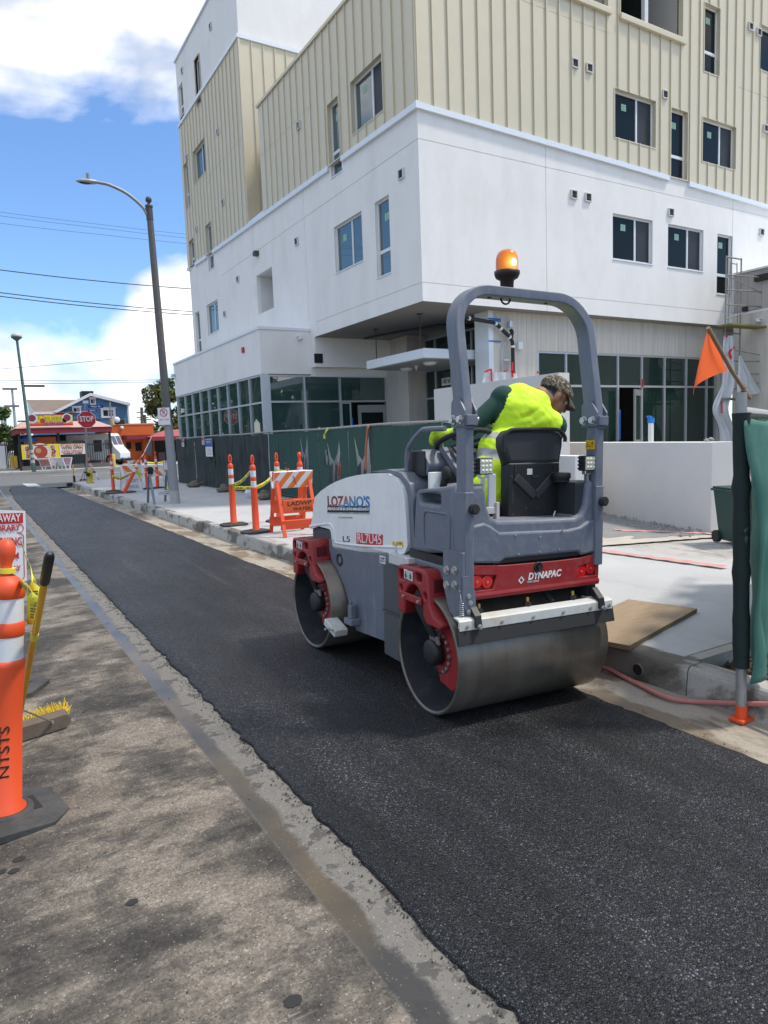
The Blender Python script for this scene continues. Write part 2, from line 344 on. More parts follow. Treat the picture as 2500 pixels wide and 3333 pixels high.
    c=mixc(N,Lk,stripm,c,cs)
    wet=mth(N,Lk,'MULTIPLY',stripm,ramp(N,Lk,mth(N,Lk,'MULTIPLY',x,.5),[(.466,1),(.476,0)]))
    wcol=mixc(N,Lk,ramp(N,Lk,noi(N,Lk,v,1.1,3),[(.40,0),(.62,1)]),(.035,.034,.034),(.12,.088,.048)); wcol=mixc(N,Lk,mth(N,Lk,'MULTIPLY',spk,.35),wcol,(.4,.33,.2))
    c=mixc(N,Lk,mth(N,Lk,'MULTIPLY',wet,.92),c,wcol)
    # oily drops
    Lk(c,P.inputs['Base Color'])
    rg=mixc(N,Lk,wet,(.85,.85,.85),(.28,.28,.28)); Lk(rg,P.inputs['Roughness'])
    hh=mth(N,Lk,'ADD',mth(N,Lk,'MULTIPLY',fine,.7),mth(N,Lk,'MULTIPLY',ramp(N,Lk,vo.outputs['Distance'],[(0,1),(.6,0)]),.35)); hh=mth(N,Lk,'MULTIPLY',hh,mth(N,Lk,'SUBTRACT',1.0,mth(N,Lk,'MULTIPLY',wet,.8)))
    b=nd(N,'ShaderNodeBump',Strength=.6,Distance=.005); Lk(hh,b.inputs['Height']); Lk(b.outputs[0],P.inputs['Normal']); return m
def concrete_mat(name,c0,c1,stain=.0,staincol=(.2,.14,.07),wetx=None,sscale=1.2,rough=.85,band=None):
    m,nt,N,Lk,P=nodes(name); v=N.new('ShaderNodeTexCoord').outputs['Object']; g=N.new('ShaderNodeNewGeometry').outputs['Position']
    c=mixc(N,Lk,noi(N,Lk,g,1.3,7,.65),c0,c1); c=mixc(N,Lk,1.0,c,ramp(N,Lk,noi(N,Lk,g,70,4,.7),[(.3,.86),(.7,1.1)]),'MULTIPLY')
    r=(rough,)*3
    if stain:
        sm=ramp(N,Lk,noi(N,Lk,mapped(N,Lk,g,(1.6,.7,1)),sscale,7,.6,.3),[(.50,0),(.56,stain)]); c=mixc(N,Lk,sm,c,staincol)
        sm2=ramp(N,Lk,noi(N,Lk,mapped(N,Lk,g,(1.2,.6,1),(0,0,0),(5,2,0)),sscale*2,7,.6,.3),[(.56,0),(.62,stain*.8)]); c=mixc(N,Lk,sm2,c,tuple(q*.55 for q in staincol))
    Lk(c,P.inputs['Base Color']); P.inputs['Roughness'].default_value=rough
    b=nd(N,'ShaderNodeBump',Strength=.25,Distance=.003); Lk(noi(N,Lk,g,120,4,.7),b.inputs['Height']); Lk(b.outputs[0],P.inputs['Normal']); MATS[name]=m; return m
M_ASPH=asphalt_mat(); M_OLD=old_road_mat()
M_WALK=concrete_mat('new_concrete',(.42,.42,.41),(.57,.565,.55),.14,(.33,.32,.30),sscale=.9); M_PLAZA=concrete_mat('dusty_concrete',(.36,.34,.30),(.60,.58,.53),.5,(.27,.245,.21),sscale=2.2)
M_GUT=concrete_mat('gutter_concrete',(.27,.235,.18),(.45,.40,.32),.8,(.17,.12,.07),sscale=1.5); M_KERB=concrete_mat('kerb_concrete',(.33,.31,.27),(.50,.48,.43),.85,(.10,.085,.065),sscale=1.6,)
M_STREET=concrete_mat('street_asphalt',(.115,.115,.115),(.17,.168,.16)); M_FARWALK=concrete_mat('far_concrete',(.36,.35,.33),(.47,.46,.43),.3,(.2,.19,.17))
# ================================================================ ground
mb=MB(); mb.quad((-700,-300,-.09),(700,-300,-.09),(700,900,-.09),(-700,900,-.09)); kind(mb.build('ground',M_STREET),'structure')
mb=MB(); mb.quad((-14,-6,0),(1.2,-6,0),(1.2,33,0),(-14,33,0)); kind(mb.build('old_road_surface',M_OLD),'structure')
def asph_z(x): return .022-.027*(x-1.08)
def build_asphalt():
    ys=[]; y=-3.0
    while y<33.5: ys.append(y); y+=.035 if y<6 else (.09 if y<14 else .4)
    nx=26; vs=[]; 
    for y in ys:
        def jit(sd,a): return a*mnoise.noise(Vector((sd,y*9,0)))+a*.9*mnoise.noise(Vector((sd,y*31,3)))+a*1.2*mnoise.noise(Vector((sd,y*2.2,7)))
        xl=1.075+jit(1,.019)+max(0,(y-24)*.03); xr=2.985+jit(5,.014)-max(0,(y-25)*.02)
        if y>30: xl+=(y-30)*.02
        row=[(xl-.012,y,-.02),(xl-.003,y,asph_z(xl)-.012)]
        for i in range(nx+1):
            x=xl+(xr-xl)*i/nx; z=asph_z(x)+.0035*mnoise.noise(Vector((x*1.5,y*1.1,2)))
            row.append((x,y,z-(.006 if i in(0,nx) else 0)))
        row+=[(xr+.008,y,-.05)]
        vs+=row
    k=nx+4; fs=[(j*k+i,j*k+i+1,(j+1)*k+i+1,(j+1)*k+i) for j in range(len(ys)-1) for i in range(k-1)]
    mb=MB(); mb.add(vs,fs,True); return kind(mb.build('fresh_asphalt_lane',M_ASPH),'structure')
build_asphalt()
# loose aggregate crumbs along the lane edges
def crumbs():
    mb=MB(); rnd=random.Random(3)
    for i in range(2000):
        y=-0.5+10*rnd.random()**1.7; side=rnd.random()
        if side<.72: x=1.07-abs(rnd.gauss(0,.028)); z=.002
        elif side<.86: x=2.99+abs(rnd.gauss(0,.02)); z=-.028
        else: x=.9-rnd.random()*1.6; z=.001
        r=.0018+.0038*rnd.random()**2; c=Vector((x,y,z+r*.5)); vs=[]
        for d in ((1,0,0),(-1,0,0),(0,1,0),(0,-1,0),(0,0,1),(0,0,-1)): vs.append(c+Vector(d)*r*(.6+.7*rnd.random()))
        mb.add(vs,[(0,2,4),(2,1,4),(1,3,4),(3,0,4),(2,0,5),(1,2,5),(3,1,5),(0,3,5)])
    kind(mb.build('loose_aggregate',mat('crumb_stone',(.05,.048,.046),.8,var=.8,vscale=40,dirt=.6,dirtcol=(.25,.22,.18),dscale=30),fixn=False),'stuff','loose asphalt crumbs along the edge of the new lane')
crumbs()
# oil drops on the old road
for k,(x,y,r) in enumerate(((.03,2.78,.022),(.01,2.71,.02),(-.03,2.73,.018),(.335,2.29,.02),(.62,1.62,.026),(.15,1.72,.014))):
    mb=MB(); pts=[(x+r*(1+.25*mnoise.noise(Vector((k*5,a*.9,0))))*math.cos(a*.4),y+r*.8*(1+.25*mnoise.noise(Vector((k*5,a*.9,2))))*math.sin(a*.4),.003) for a in range(16)]
    mb.add(pts,[tuple(range(16))]); kind(mb.build('oil_spot',mat('oil',(.022,.021,.020),.7,var=.1)),'structure')
# main street across the end
mb=MB(); mb.quad((-120,33,-.004),(160,33,-.004),(160,51.4,-.004),(-120,51.4,-.004)); mb.quad((1.2,30.5,-.008),(3.6,30.5,-.008),(3.6,33,-.008),(1.2,33,-.008)); kind(mb.build('main_street',M_STREET),'structure')
M_PAINT=mat('road_paint',(.70,.69,.66),.8,var=.12,vscale=9,dirt=.45,dirtcol=(.2,.2,.2),dscale=5)
mb=MB()
mb.quad((1.96,32.2,.003),(2.46,31.9,.003),(2.46,34.6,.003),(1.96,35.3,.003)); mb.quad((-1.5,32.4,.003),(-.6,32.4,.003),(-.6,35.3,.003),(-1.5,35.3,.003))
mb.quad((3.7,43.4,.003),(60,43.4,.003),(60,43.6,.003),(3.7,43.6,.003)); mb.quad((-60,43.4,.003),(-3,43.4,.003),(-3,43.6,.003),(-60,43.6,.003))
kind(mb.build('road_markings',M_PAINT),'structure')
# far pavement of the main street with a kerb
mb=MB(); mb.box(-120,160,51.4,60,-.05,.12); kind(mb.build('far_pavement',M_FARWALK,bevel=.02),'structure')
mb=MB(); mb.box(-90,160,60,200,-.05,.10); kind(mb.build('far_lot',M_FARWALK),'structure')
# gutter with cast joints
gut=kind(thing('gutter','',''),'structure'); del gut['label']; del gut['category']
y=-3.0
while y<30:
    mb=MB(); n=10; L=min(3.0,30.2-y); vs=[]; 
    xs=[2.955,3.1,3.25,3.34,3.40]; zs=[-.036,-.040,-.042,-.038,-.03]
    for j in range(n+1):
        yy=y+.004+(L-.008)*j/n
        vs+=[(a,yy,b) for a,b in zip(xs,zs)]
    mb.add(vs,[(j*5+i,j*5+i+1,(j+1)*5+i+1,(j+1)*5+i) for j in range(n) for i in range(4)],True); mb.build('gutter_slab',M_GUT,gut); y+=3.0
mb=MB(); mb.quad((2.95,-3,-.05),(3.42,-3,-.05),(3.42,30.2,-.05),(2.95,30.2,-.05)); mb.build('gutter_bed',mat('gutter_dirt',(.05,.045,.04),.9),gut)
# kerb stones
kerb=kind(thing('kerb','',''),'structure'); del kerb['label']; del kerb['category']
KX=3.385; prof=[(KX-.005,-.06),(KX,.0),(KX+.012,.11),(KX+.020,.128),(KX+.034,.139),(KX+.15,.141),(KX+.15,-.06)]
y=-.60
while y<28.5:
    mb=MB(); L=3.01; mb.prism(prof,y+.004,y+L-.004,'xz'); mb.build('kerb_stone',M_KERB,kerb); y+=L
# kerb corner turning into the main street
mb=MB(); pts=[(p[0]-KX,p[1]) for p in prof]; n=14; vs=[]; cy=y; cx=KX+2.2
for i in range(n+1):
    a=math.pi-math.pi/2*i/n
    vs+=[(cx+(2.2-d)*math.cos(a),cy+(2.2-d)*math.sin(a),z) for d,z in pts]
k=len(pts); mb.add(vs,[(j*k+i,j*k+i+1,(j+1)*k+i+1,(j+1)*k+i) for j in range(n) for i in range(k-1)],True); mb.build('kerb_stone',M_KERB,kerb)
mb=MB(); mb.box(cx,90,cy+2.05,cy+2.2,-.06,.141); mb.build('kerb_stone',M_KERB,kerb,bevel=.015)
KCY=cy; KCX=cx
# dark weep hole cast into the kerb face
mb=MB(); mb.cyl((KX-.004,2.74,.035),(KX+.006,2.74,.035),.034,n=20); o=mb.build('weep_hole',mat('hole_black',(.006,.006,.006),.9),kerb)
mb=MB(); mb.lathe([(.034,-.008),(.040,-.010),(.042,-.004),(.042,.006)],(KX-.001,2.74,.035),20,'x'); mb.build('weep_hole_rim',M_KERB,kerb)
# pavement slabs
walk=kind(thing('pavement','',''),'structure'); del walk['label']; del walk['category']
SX0,SX1=KX+.152,6.30
y=2.53; 
while y<KCY-.2:
    L=min(3.05,KCY-y); mb=MB(); mb.box(SX0,SX1,y+.004,y+L-.004,-.05,.142); mb.build('pavement_slab',M_WALK,walk,bevel=.006); y+=L
mb=MB(); P2=[(KCX+(2.2-.152)*math.cos(math.pi-math.pi/2*i/12),KCY+(2.2-.152)*math.sin(math.pi-math.pi/2*i/12)) for i in range(13)]; mb.prism([(SX0,KCY+.004)]+P2[1:]+[(40,KCY+2.05),(40,KCY+.004)],-.05,.142,'xy'); mb.build('pavement_slab',M_WALK,walk)
# site ground between pavement and building
mb=MB(); mb.quad((SX1+.004,2.53,.140),(30,2.53,.165),(30,33,.18),(SX1+.004,KCY,.140)); kind(mb.build('building_forecourt',M_PLAZA),'structure')
# planter soil at the near right
def soil():
    mb=MB(); nx,ny=44,34; x0,x1,y0,y1=SX0,5.6,.2,2.525; vs=[]
    for j in range(ny+1):
        for i in range(nx+1):
            x=x0+(x1-x0)*i/nx; y=y0+(y1-y0)*j/ny; e=min(1,(x-x0)/.08,(y1-y)/.08)
            z=.055+e*(.035*mnoise.noise(Vector((x*3,y*3,1)))+.030*mnoise.noise(Vector((x*11,y*11,4)))+.018*abs(mnoise.noise(Vector((x*34,y*34,9)))))
            vs.append((x,y,z))
    mb.add(vs,[(j*(nx+1)+i,j*(nx+1)+i+1,(j+1)*(nx+1)+i+1,(j+1)*(nx+1)+i) for j in range(ny) for i in range(nx)],False)
    kind(mb.build('planter_soil',mat('soil',(.075,.048,.027),.95,var=.6,vscale=14,bump=.8,bscale=90)),'structure')
    mb=MB(); rnd=random.Random(5)
    for i in range(700):
        x=x0+.05+rnd.random()*1.3; y=1.2+rnd.random()*1.28; r=.006+.018*rnd.random()**2; c=Vector((x,y,.075+.02*mnoise.noise(Vector((x*3,y*3,1)))+r*.4))
        vs=[c+Vector(d)*r*(.6+.7*rnd.random()) for d in ((1,0,0),(-1,0,0),(0,1,0),(0,-1,0),(0,0,1),(0,0,-1))]
        mb.add(vs,[(0,2,4),(2,1,4),(1,3,4),(3,0,4),(2,0,5),(1,2,5),(3,1,5),(0,3,5)])
    kind(mb.build('soil_clods',MATS['soil'],fixn=False),'stuff','brown clods of soil in the planter bed')
soil()
# rebate wall of the slab towards the soil
mb=MB(); mb.box(SX0,6.3,2.45,2.529,-.05,.138); mb.build('slab_edge',M_KERB,walk)
# ================================================================ apartment building
BL=thing('apartment_building','multi-storey corner building with tan standing seam metal over white stucco and glazed ground floor','building',(8.5,12.4,.14))
M_STUC=mat('white_stucco',(.82,.80,.765),.9,var=.08,vscale=2.2,bump=.55,bscale=38,dirt=.34,dirtcol=(.60,.57,.52),dscale=.9,stretch=(1,1,.45))
M_STUC2=mat('grey_stucco',(.68,.665,.63),.9,var=.05,vscale=1.2,bump=.25,bscale=160)
M_METAL=mat('tan_metal',(.645,.575,.42),.45,metal=.12,var=.05,vscale=2.5,spec=.4)
M_CAP=mat('white_flashing',(.76,.79,.81),.4,metal=.1,var=.04)
M_CONC=mat('board_concrete',(.62,.58,.51),.9,var=.22,vscale=1.6,bump=.4,bscale=30,stretch=(6,6,.35),dirt=.35,dirtcol=(.33,.32,.30),dscale=1.1)
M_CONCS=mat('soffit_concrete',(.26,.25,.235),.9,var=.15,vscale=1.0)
M_ALU=mat('aluminium',(.58,.60,.62),.38,metal=.5,var=.05)
M_VINYL=mat('white_vinyl',(.74,.75,.76),.4,var=.03)
M_GLASS=glass('window_glass',(.010,.015,.014),1.22); M_GLASSB=glass('street_glass',(.034,.074,.068),2.2); M_GLASSG=glass('shop_glass',(.014,.034,.028),1.6)
M_SCREEN=mat('insect_screen',(.013,.014,.017),.5,var=.35,vscale=1.5)
M_DARK=mat('dark_interior',(.012,.012,.012),.8,var=.3); M_JOINT=mat('joint_grey',(.10,.10,.10),.9)  # near-black rooms, plain dark grey for joints
M_VENTG=mat('vent_grille',(.06,.055,.05),.6); M_VENTF=mat('vent_frame',(.62,.62,.60),.5)
M_GREEN=mat('sticker_green',(.10,.42,.20),.6); M_STICK=mat('sticker_pale',(.36,.52,.40),.6)
def bandz(f,u): 
    if f=='B': return 8.28-.029*(u-8.5)
    return 8.28+.0285*(u-12.4)
def fac(f,u,z,out=0):
    return (u,12.4-out,z) if f=='B' else (8.5-out,u,z)
def cols(xs,zlo,zhi,rects):
    xs=sorted(set([round(x,4) for x in xs]+[round(r[i],4) for r in rects for i in (0,1) if min(xs)<r[i]<max(xs)])); out=[]
    for a,b in zip(xs,xs[1:]):
        if b-a<1e-4: continue
        iv=sorted([(r[2],r[3]) for r in rects if r[0]<=a+1e-4 and r[1]>=b-1e-4]); la,lb=zlo(a),zlo(b)
        for p,q in iv:
            if p>max(la,lb)+1e-4 : out.append((a,b,la,lb,p,p))
            la=max(la,q); lb=max(lb,q)
        ha,hb=zhi(a),zhi(b)
        if ha>la+1e-3 or hb>lb+1e-3: out.append((a,b,la,lb,ha,hb))
    return out
def facade(name,f,xs,zlo,zhi,rects,m,out,depth,parent=BL):
    # front skin with openings and their reveals
    mb=MB()
    for a,b,la,lb,ha,hb in cols(xs,zlo,zhi,rects): mb.quad(fac(f,a,la,out),fac(f,b,lb,out),fac(f,b,hb,out),fac(f,a,ha,out))
    for r in rects:
        u0,u1,z0,z1=r[:4]; d=r[4] if len(r)>4 else depth; back=len(r)>5
        z0c=max(z0,min(zlo(u0),zlo(u1))); z1c=min(z1,max(zhi(u0),zhi(u1)))
        if z1c<=z0c: continue
        P=[(u0,z0c),(u1,z0c),(u1,z1c),(u0,z1c)]
        for i in range(4):
            (a,b),(c,e)=P[i],P[(i+1)%4]; mb.quad(fac(f,a,b,out),fac(f,c,e,out),fac(f,c,e,out-d),fac(f,a,b,out-d))
        if back: mb.quad(*[fac(f,a,b,out-d) for a,b in P])
    return mb.build(name,m,parent,world=True,fixn=False,merge=.0005)
# windows: (facade, u0,u1,z0,z1, kind, sticker)
WIN=[('B',14.36,15.88,8.66,9.80,'slide',1),('B',16.50,17.18,8.06,9.78,'tall',1),('B',17.82,19.32,8.66,9.80,'slide',1),('B',14.32,15.83,5.75,6.86,'slide',1),('B',16.45,17.96,5.75,6.86,'slide',1),('B',18.59,19.28,5.20,6.85,'tall',1),('B',17.85,18.52,10.98,12.70,'tall',1),('B',20.4,21.9,11.6,12.8,'slide',0),('B',21.3,22.8,8.66,9.80,'slide',0),
 ('A',13.65,15.10,8.66,9.83,'slideA',1),('A',15.75,16.34,8.08,9.82,'tall',1),('A',14.87,16.32,5.73,6.87,'slideA',1),('A',13.62,14.24,5.18,6.86,'tall',1),
 ('A',26.3,27.8,11.58,12.75,'slideA',0),('A',28.6,29.2,11.03,12.72,'tall',0),('A',26.14,26.82,8.08,9.72,'tall',0),('A',28.45,29.15,8.69,9.72,'tall',0),('A',26.35,26.95,14.03,15.70,'tall',0),('A',28.72,29.3,14.6,15.76,'tall',0),('A',26.0,27.4,5.75,6.88,'slideA',0),('A',28.4,29.0,5.2,6.86,'tall',0)]
# recessed loggia opening without a window, lower street side
LOG=('A',20.55,21.9,5.62,6.85)
rB=[w[1:5] for w in WIN if w[0]=='B']; rA=[w[1:5] for w in WIN if w[0]=='A']+[LOG[1:]]
J=.018
jB=[(8.5,30,7.585,7.585+J,.012,1),(8.5,30,4.705,4.705+J,.012,1),(12.05,12.05+J,4.33,8.2,.012,1),(19.28,19.28+J,4.72,8.2,.012,1)]
jA=[(12.4,25.3,7.585,7.585+J,.012,1),(12.4,17.6,4.705,4.705+J,.012,1),(18.05,18.05+J,4.8,8.5,.012,1),(22.0,22.0+J,4.9,8.6,.012,1)]
def split(rects,f):   # cut the long joints at the windows they cross
    out=[]
    for r in rects: out.append(r)
    return out
facade('stucco_wall','B',[8.5,30],lambda u:4.33,lambda u:bandz('B',u),rB+jB,M_STUC,0,.13)
facade('stucco_wall','A',[12.4,29.4],lambda u:4.33,lambda u:bandz('A',u),rA+jA,M_STUC,0,.13)
# balcony openings in the metal storeys of the camera side
BAL=[(14.56,16.94,11.52,14.2),(11.2,14.12,11.52,14.2)]
SEAM=.3985
def panels(f,u0,u1,zlo,zhi,rects,out=.03,label=None):
    n=int(round((u1-u0)/SEAM)); w=(u1-u0)/n
    for i in range(n):
        a,b=u0+i*w,u0+(i+1)*w; rr=[r for r in rects if r[1]>a and r[0]<b]; pcs=[]
        for (p,q,la,lb,ha,hb) in cols([a,b],zlo,zhi,[(max(r[0],a),min(r[1],b),r[2],r[3]) for r in rr]):
            mb=MB(); mb.quad(fac(f,p,la,out),fac(f,q,lb,out),fac(f,q,hb,out),fac(f,p,ha,out)); pcs.append((la,ha,mb))
        for (p,q,la,lb,ha,hb) in cols([a-.011,a+.011],zlo,zhi,[(min(a-.011,max(r[0],a-.011)),a+.011,r[2],r[3]) for r in rects if r[0]<a<r[1]]):
            o1=out+.034; A=[fac(f,p,la,out),fac(f,q,lb,out),fac(f,q,hb,out),fac(f,p,ha,out)]; B=[fac(f,p,la,o1),fac(f,q,lb,o1),fac(f,q,hb,o1),fac(f,p,ha,o1)]
            m0=max(pcs,key=lambda t:min(t[1],ha)-max(t[0],la))[2] if pcs else MB(); m0.add(A+B,[(4,5,6,7),(0,4,7,3),(1,2,6,5),(0,1,5,4),(3,7,6,2)])
        for _,_,mb in pcs: mb.build('metal_panel',M_METAL,BL,world=True,fixn=False)
    for r in rects:                          # metal reveals of the openings
        mb=MB(); r=(r[0],r[1],max(r[2],zlo((r[0]+r[1])/2)+.02),r[3])
        P=[(r[0],r[2]),(r[1],r[2]),(r[1],r[3]),(r[0],r[3])]
        if r[1]<=u0 or r[0]>=u1: continue
        for i in range(4):
            (x,z),(x2,z2)=P[i],P[(i+1)%4]; mb.quad(fac(f,x,z,out+.012),fac(f,x2,z2,out+.012),fac(f,x2,z2,-.13),fac(f,x,z,-.13))
        e=.03
        for a,b,c,d in ((r[0]-e,r[1]+e,r[3],r[3]+e),(r[0]-e,r[1]+e,r[2]-e,r[2]),(r[0]-e,r[0],r[2],r[3]),(r[1],r[1]+e,r[2],r[3])):
            mb.quad(fac(f,a,c,out+.012),fac(f,b,c,out+.012),fac(f,b,d,out+.012),fac(f,a,d,out+.012))
        mb.build('window_surround',M_METAL,BL,world=True,fixn=False)
topB=lambda u:14.4
panels('B',8.5,27.6,lambda u:bandz('B',u),lambda u:11.62 if u<11.25 else 14.2,[r for r in rB if r[3]>8.3]+BAL)
panels('A',12.4,20.94,lambda u:bandz('A',u),lambda u:11.62,[r for r in rA if 8.3<r[3]<11])
panels('A',22.32,29.5,lambda u:bandz('A',u),lambda u:14.3,[r for r in rA if 8.5<r[3]<15.72 and r[0]>22])
def seam_marks(f,u0,u1,zs):          # short lap joints half way up the panels, in a darker tan
    mb=MB(); n=int(round((u1-u0)/SEAM)); w=(u1-u0)/n
    for z in zs:
        for i in range(n):
            a=u0+i*w+.02; mb.quad(fac(f,a,z,.0325),fac(f,a+w-.04,z,.0325),fac(f,a+w-.04,z+.007,.0325),fac(f,a,z+.007,.0325))
    mb.build('panel_lap_joint',mat('lap_tan',(.24,.21,.15),.6,metal=.2),BL,world=True,fixn=False)
def clear(f,z,rects): pass
seam_marks('B',8.5,14.2,[11.0]); seam_marks('B',19.4,27.6,[10.9]); seam_marks('A',17.2,20.94,[10.2]); seam_marks('A',22.3,26.0,[11.3])
# white flashing band between stucco and metal (runs at a slight slope), broken at the tall windows
def band(f,u0,u1,cuts):
    us=[u0]+[c for r in cuts for c in r]+[u1]
    for a,b in zip(us[::2],us[1::2]):
        mb=MB(); A=[fac(f,a,bandz(f,a)-.12,0),fac(f,b,bandz(f,b)-.12,0),fac(f,b,bandz(f,b)+.02,0),fac(f,a,bandz(f,a)+.02,0)]; B=[fac(f,a,bandz(f,a)-.12,.075),fac(f,b,bandz(f,b)-.12,.075),fac(f,b,bandz(f,b)+.0,.075),fac(f,a,bandz(f,a)+.0,.075)]
        mb.add(A+B,[(4,5,6,7),(0,1,5,4),(3,7,6,2),(0,4,7,3),(1,2,6,5)]); mb.build('flashing_band',M_CAP,BL,world=True)
band('B',8.43,30,[]) if False else band('B',8.425,30,[(16.42,17.24)])
MB().box(8.424,8.5,12.324,12.4,8.155,8.30).build('flashing_band',M_CAP,BL,world=True)
band('A',12.325,29.5,[(15.68,16.4),(26.08,26.88),(28.4,29.2)])
# far block: stucco above the metal, band, side wall facing the camera
facade('stucco_wall','A',[22.32,29.5],lambda u:14.36,lambda u:16.8,[r for r in rA if r[3]>15]+[],M_STUC,.0,.13)
mb=MB(); mb.box(8.42,8.5,22.24,29.5,14.28,14.40); mb.box(8.502,15,22.242,22.32,14.282,14.398); mb.build('flashing_band',M_CAP,BL,world=True)
mb=MB(); mb.quad((8.5,22.32,14.4),(15,22.32,14.4),(15,22.32,16.8),(8.5,22.32,16.8)); mb.build('stucco_wall',M_STUC,BL,world=True,fixn=False)
mb=MB(); mb.box(8.44,16,22.26,29.56,16.8,16.86); mb.build('roof_cap',M_CAP,BL,world=True)
n=16; w=.4
for i in range(n):
    a=8.5+i*w; mb=MB(); mb.quad((a,22.29,8.5),(a+w,22.29,8.5),(a+w,22.29,14.28),(a,22.29,14.28)); mb.box(a-.011,a+.011,22.256,22.29,8.5,14.28); mb.build('metal_panel',M_METAL,BL,world=True,fixn=False)
MB().box(8.455,8.512,22.25,22.33,8.62,14.279).build('corner_trim',M_METAL,BL,world=True); MB().box(8.455,8.512,12.355,12.412,8.30,11.62).build('corner_trim',M_METAL,BL,world=True)
# notch between the two blocks
mb=MB(); mb.quad((10.6,20.9,8.5),(10.6,22.4,8.5),(10.6,22.4,14),(10.6,20.9,14)); mb.quad((8.5,20.94,8.5),(10.6,20.94,8.5),(10.6,20.94,11.62),(8.5,20.94,11.62)); mb.build('metal_panel',M_METAL,BL,world=True,fixn=False)
mb=MB(); mb.box(8.46,10.6,20.9,22.35,8.50,8.62); mb.build('notch_ledge',M_CAP,BL,world=True)
# near roof cap, roof slabs and terrace behind
mb=MB(); mb.box(8.42,8.62,12.32,20.98,11.62,11.70); mb.box(8.42,11.25,12.32,12.5,11.62,11.70); mb.build('roof_cap',M_METAL,BL,world=True)
mb=MB(); mb.box(8.62,30,12.6,20.9,11.3,11.4); mb.build('roof_slab',M_STUC2,BL,world=True)
mb=MB(); mb.box(14.9,20,21.0,29,11.4,17.5); mb.build('stucco_wall',M_STUC,BL,world=True)
mb=MB(); mb.box(12.2,15,20.6,22.2,15.2,15.45); mb.build('balcony_slab',M_STUC,BL,world=True,bevel=.01); mb=MB(); mb.box(12.3,15,20.7,20.75,15.6,16.2); mb.build('balcony_rail',mat('green_trim',(.03,.16,.10),.5),BL,world=True)
# balconies of the camera side
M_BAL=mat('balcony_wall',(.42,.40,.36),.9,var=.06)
for (u0,u1,z0,z1) in BAL:
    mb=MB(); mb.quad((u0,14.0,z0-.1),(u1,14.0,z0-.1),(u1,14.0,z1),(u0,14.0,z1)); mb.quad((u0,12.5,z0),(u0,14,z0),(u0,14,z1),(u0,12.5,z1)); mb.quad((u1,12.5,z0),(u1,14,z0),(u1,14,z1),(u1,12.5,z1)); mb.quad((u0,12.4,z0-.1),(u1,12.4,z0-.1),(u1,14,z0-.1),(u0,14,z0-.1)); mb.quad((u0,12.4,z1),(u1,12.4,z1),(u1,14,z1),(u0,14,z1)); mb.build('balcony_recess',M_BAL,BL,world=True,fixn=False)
    mb=MB(); mb.box(u0-.06,u1+.06,12.28,12.44,z0-.12,z0+.02); mb.build('balcony_sill',M_METAL,BL,world=True,bevel=.01)
dr=MB().box(15.93,15.98,12.75,13.6,11.42,13.5).build('balcony_door',M_VINYL,BL,world=True,bevel=.008)
MB().box(15.915,15.93,12.86,13.49,11.75,13.3).build('pane',M_GLASS,dr,world=True); MB().box(15.98,16.06,12.75,12.83,11.42,13.6).build('balcony_door',M_VINYL,BL,world=True)
# window units
def window(f,u0,u1,z0,z1,k,st):
    d=-.115; fr=.045; o=d+.05; mb=MB()
    def bx(a,b,c,e,o0,o1):
        p=fac(f,a,c,o0); q=fac(f,b,e,o1); mb.box(min(p[0],q[0]),max(p[0],q[0]),min(p[1],q[1]),max(p[1],q[1]),c,e)
    bx(u0,u1,z1-fr,z1,d,o); bx(u0,u1,z0,z0+fr,d,o); bx(u0,u0+fr,z0+fr,z1-fr,d,o); bx(u1-fr,u1,z0+fr,z1-fr,d,o)
    if k=='tall': panes=[]; zt=z0+(z1-z0)*.33; bx(u0+fr,u1-fr,zt-.04,zt+.04,d,o-.004); panes=[(u0+fr,u1-fr,z0+fr,zt-.04),(u0+fr,u1-fr,zt+.04,z1-fr)]
    else:
        t=.60 if k=='slide' else .42; um=u0+(u1-u0)*t; bx(um-.03,um+.03,z0+fr,z1-fr,d,o-.004); panes=[(u0+fr,um-.03,z0+fr,z1-fr),(um+.03,u1-fr,z0+fr,z1-fr)]
    # projecting sill bead
    bx(u0-.01,u1+.01,z0-.03,z0,d,.02)
    w=mb.build('window',M_VINYL,BL,world=True,bevel=.004,seg=1)
    for i,(a,b,c,e) in enumerate(panes):
        mb2=MB(); dd=d+.022; mb2.quad(fac(f,a,c,dd),fac(f,b,c,dd),fac(f,b,e,dd),fac(f,a,e,dd)); mb2.build('pane',(M_SCREEN if (k=='slide' and i==1) or (k=='slideA' and i==0 and z0>8) else (M_GLASSB if f=='A' else M_GLASS)),w,world=True,fixn=False)
    if st:
        a,b,c,e=panes[0] if k=='slide' else panes[1] ; um=a+(b-a)*(.52 if k!='tall' else .42); zz=e-(e-c)*(.22+.12*random.random()); um+=.06*(random.random()-.5); s=.088; dd=d+.026
        mb3=MB(); mb3.quad(fac(f,um-s,zz-s*.9,dd),fac(f,um+s,zz-s*.9,dd),fac(f,um+s,zz+s*.9,dd),fac(f,um-s,zz+s*.9,dd)); mb3.mi=1
        for i in range(3):
            q=um-.06+i*.035; mb3.quad(fac(f,q,zz-.02,dd+.002),fac(f,q+.014,zz-.02,dd+.002),fac(f,q+.04,zz+.055,dd+.002),fac(f,q+.024,zz+.055,dd+.002))
        mb3.quad(fac(f,um-.06,zz-.06,dd+.002),fac(f,um+.06,zz-.06,dd+.002),fac(f,um+.06,zz-.04,dd+.002),fac(f,um-.06,zz-.04,dd+.002))
        mb3.build('glazing_sticker',[M_STICK,M_GREEN],w,world=True,fixn=False)
for w_ in WIN: window(*w_)
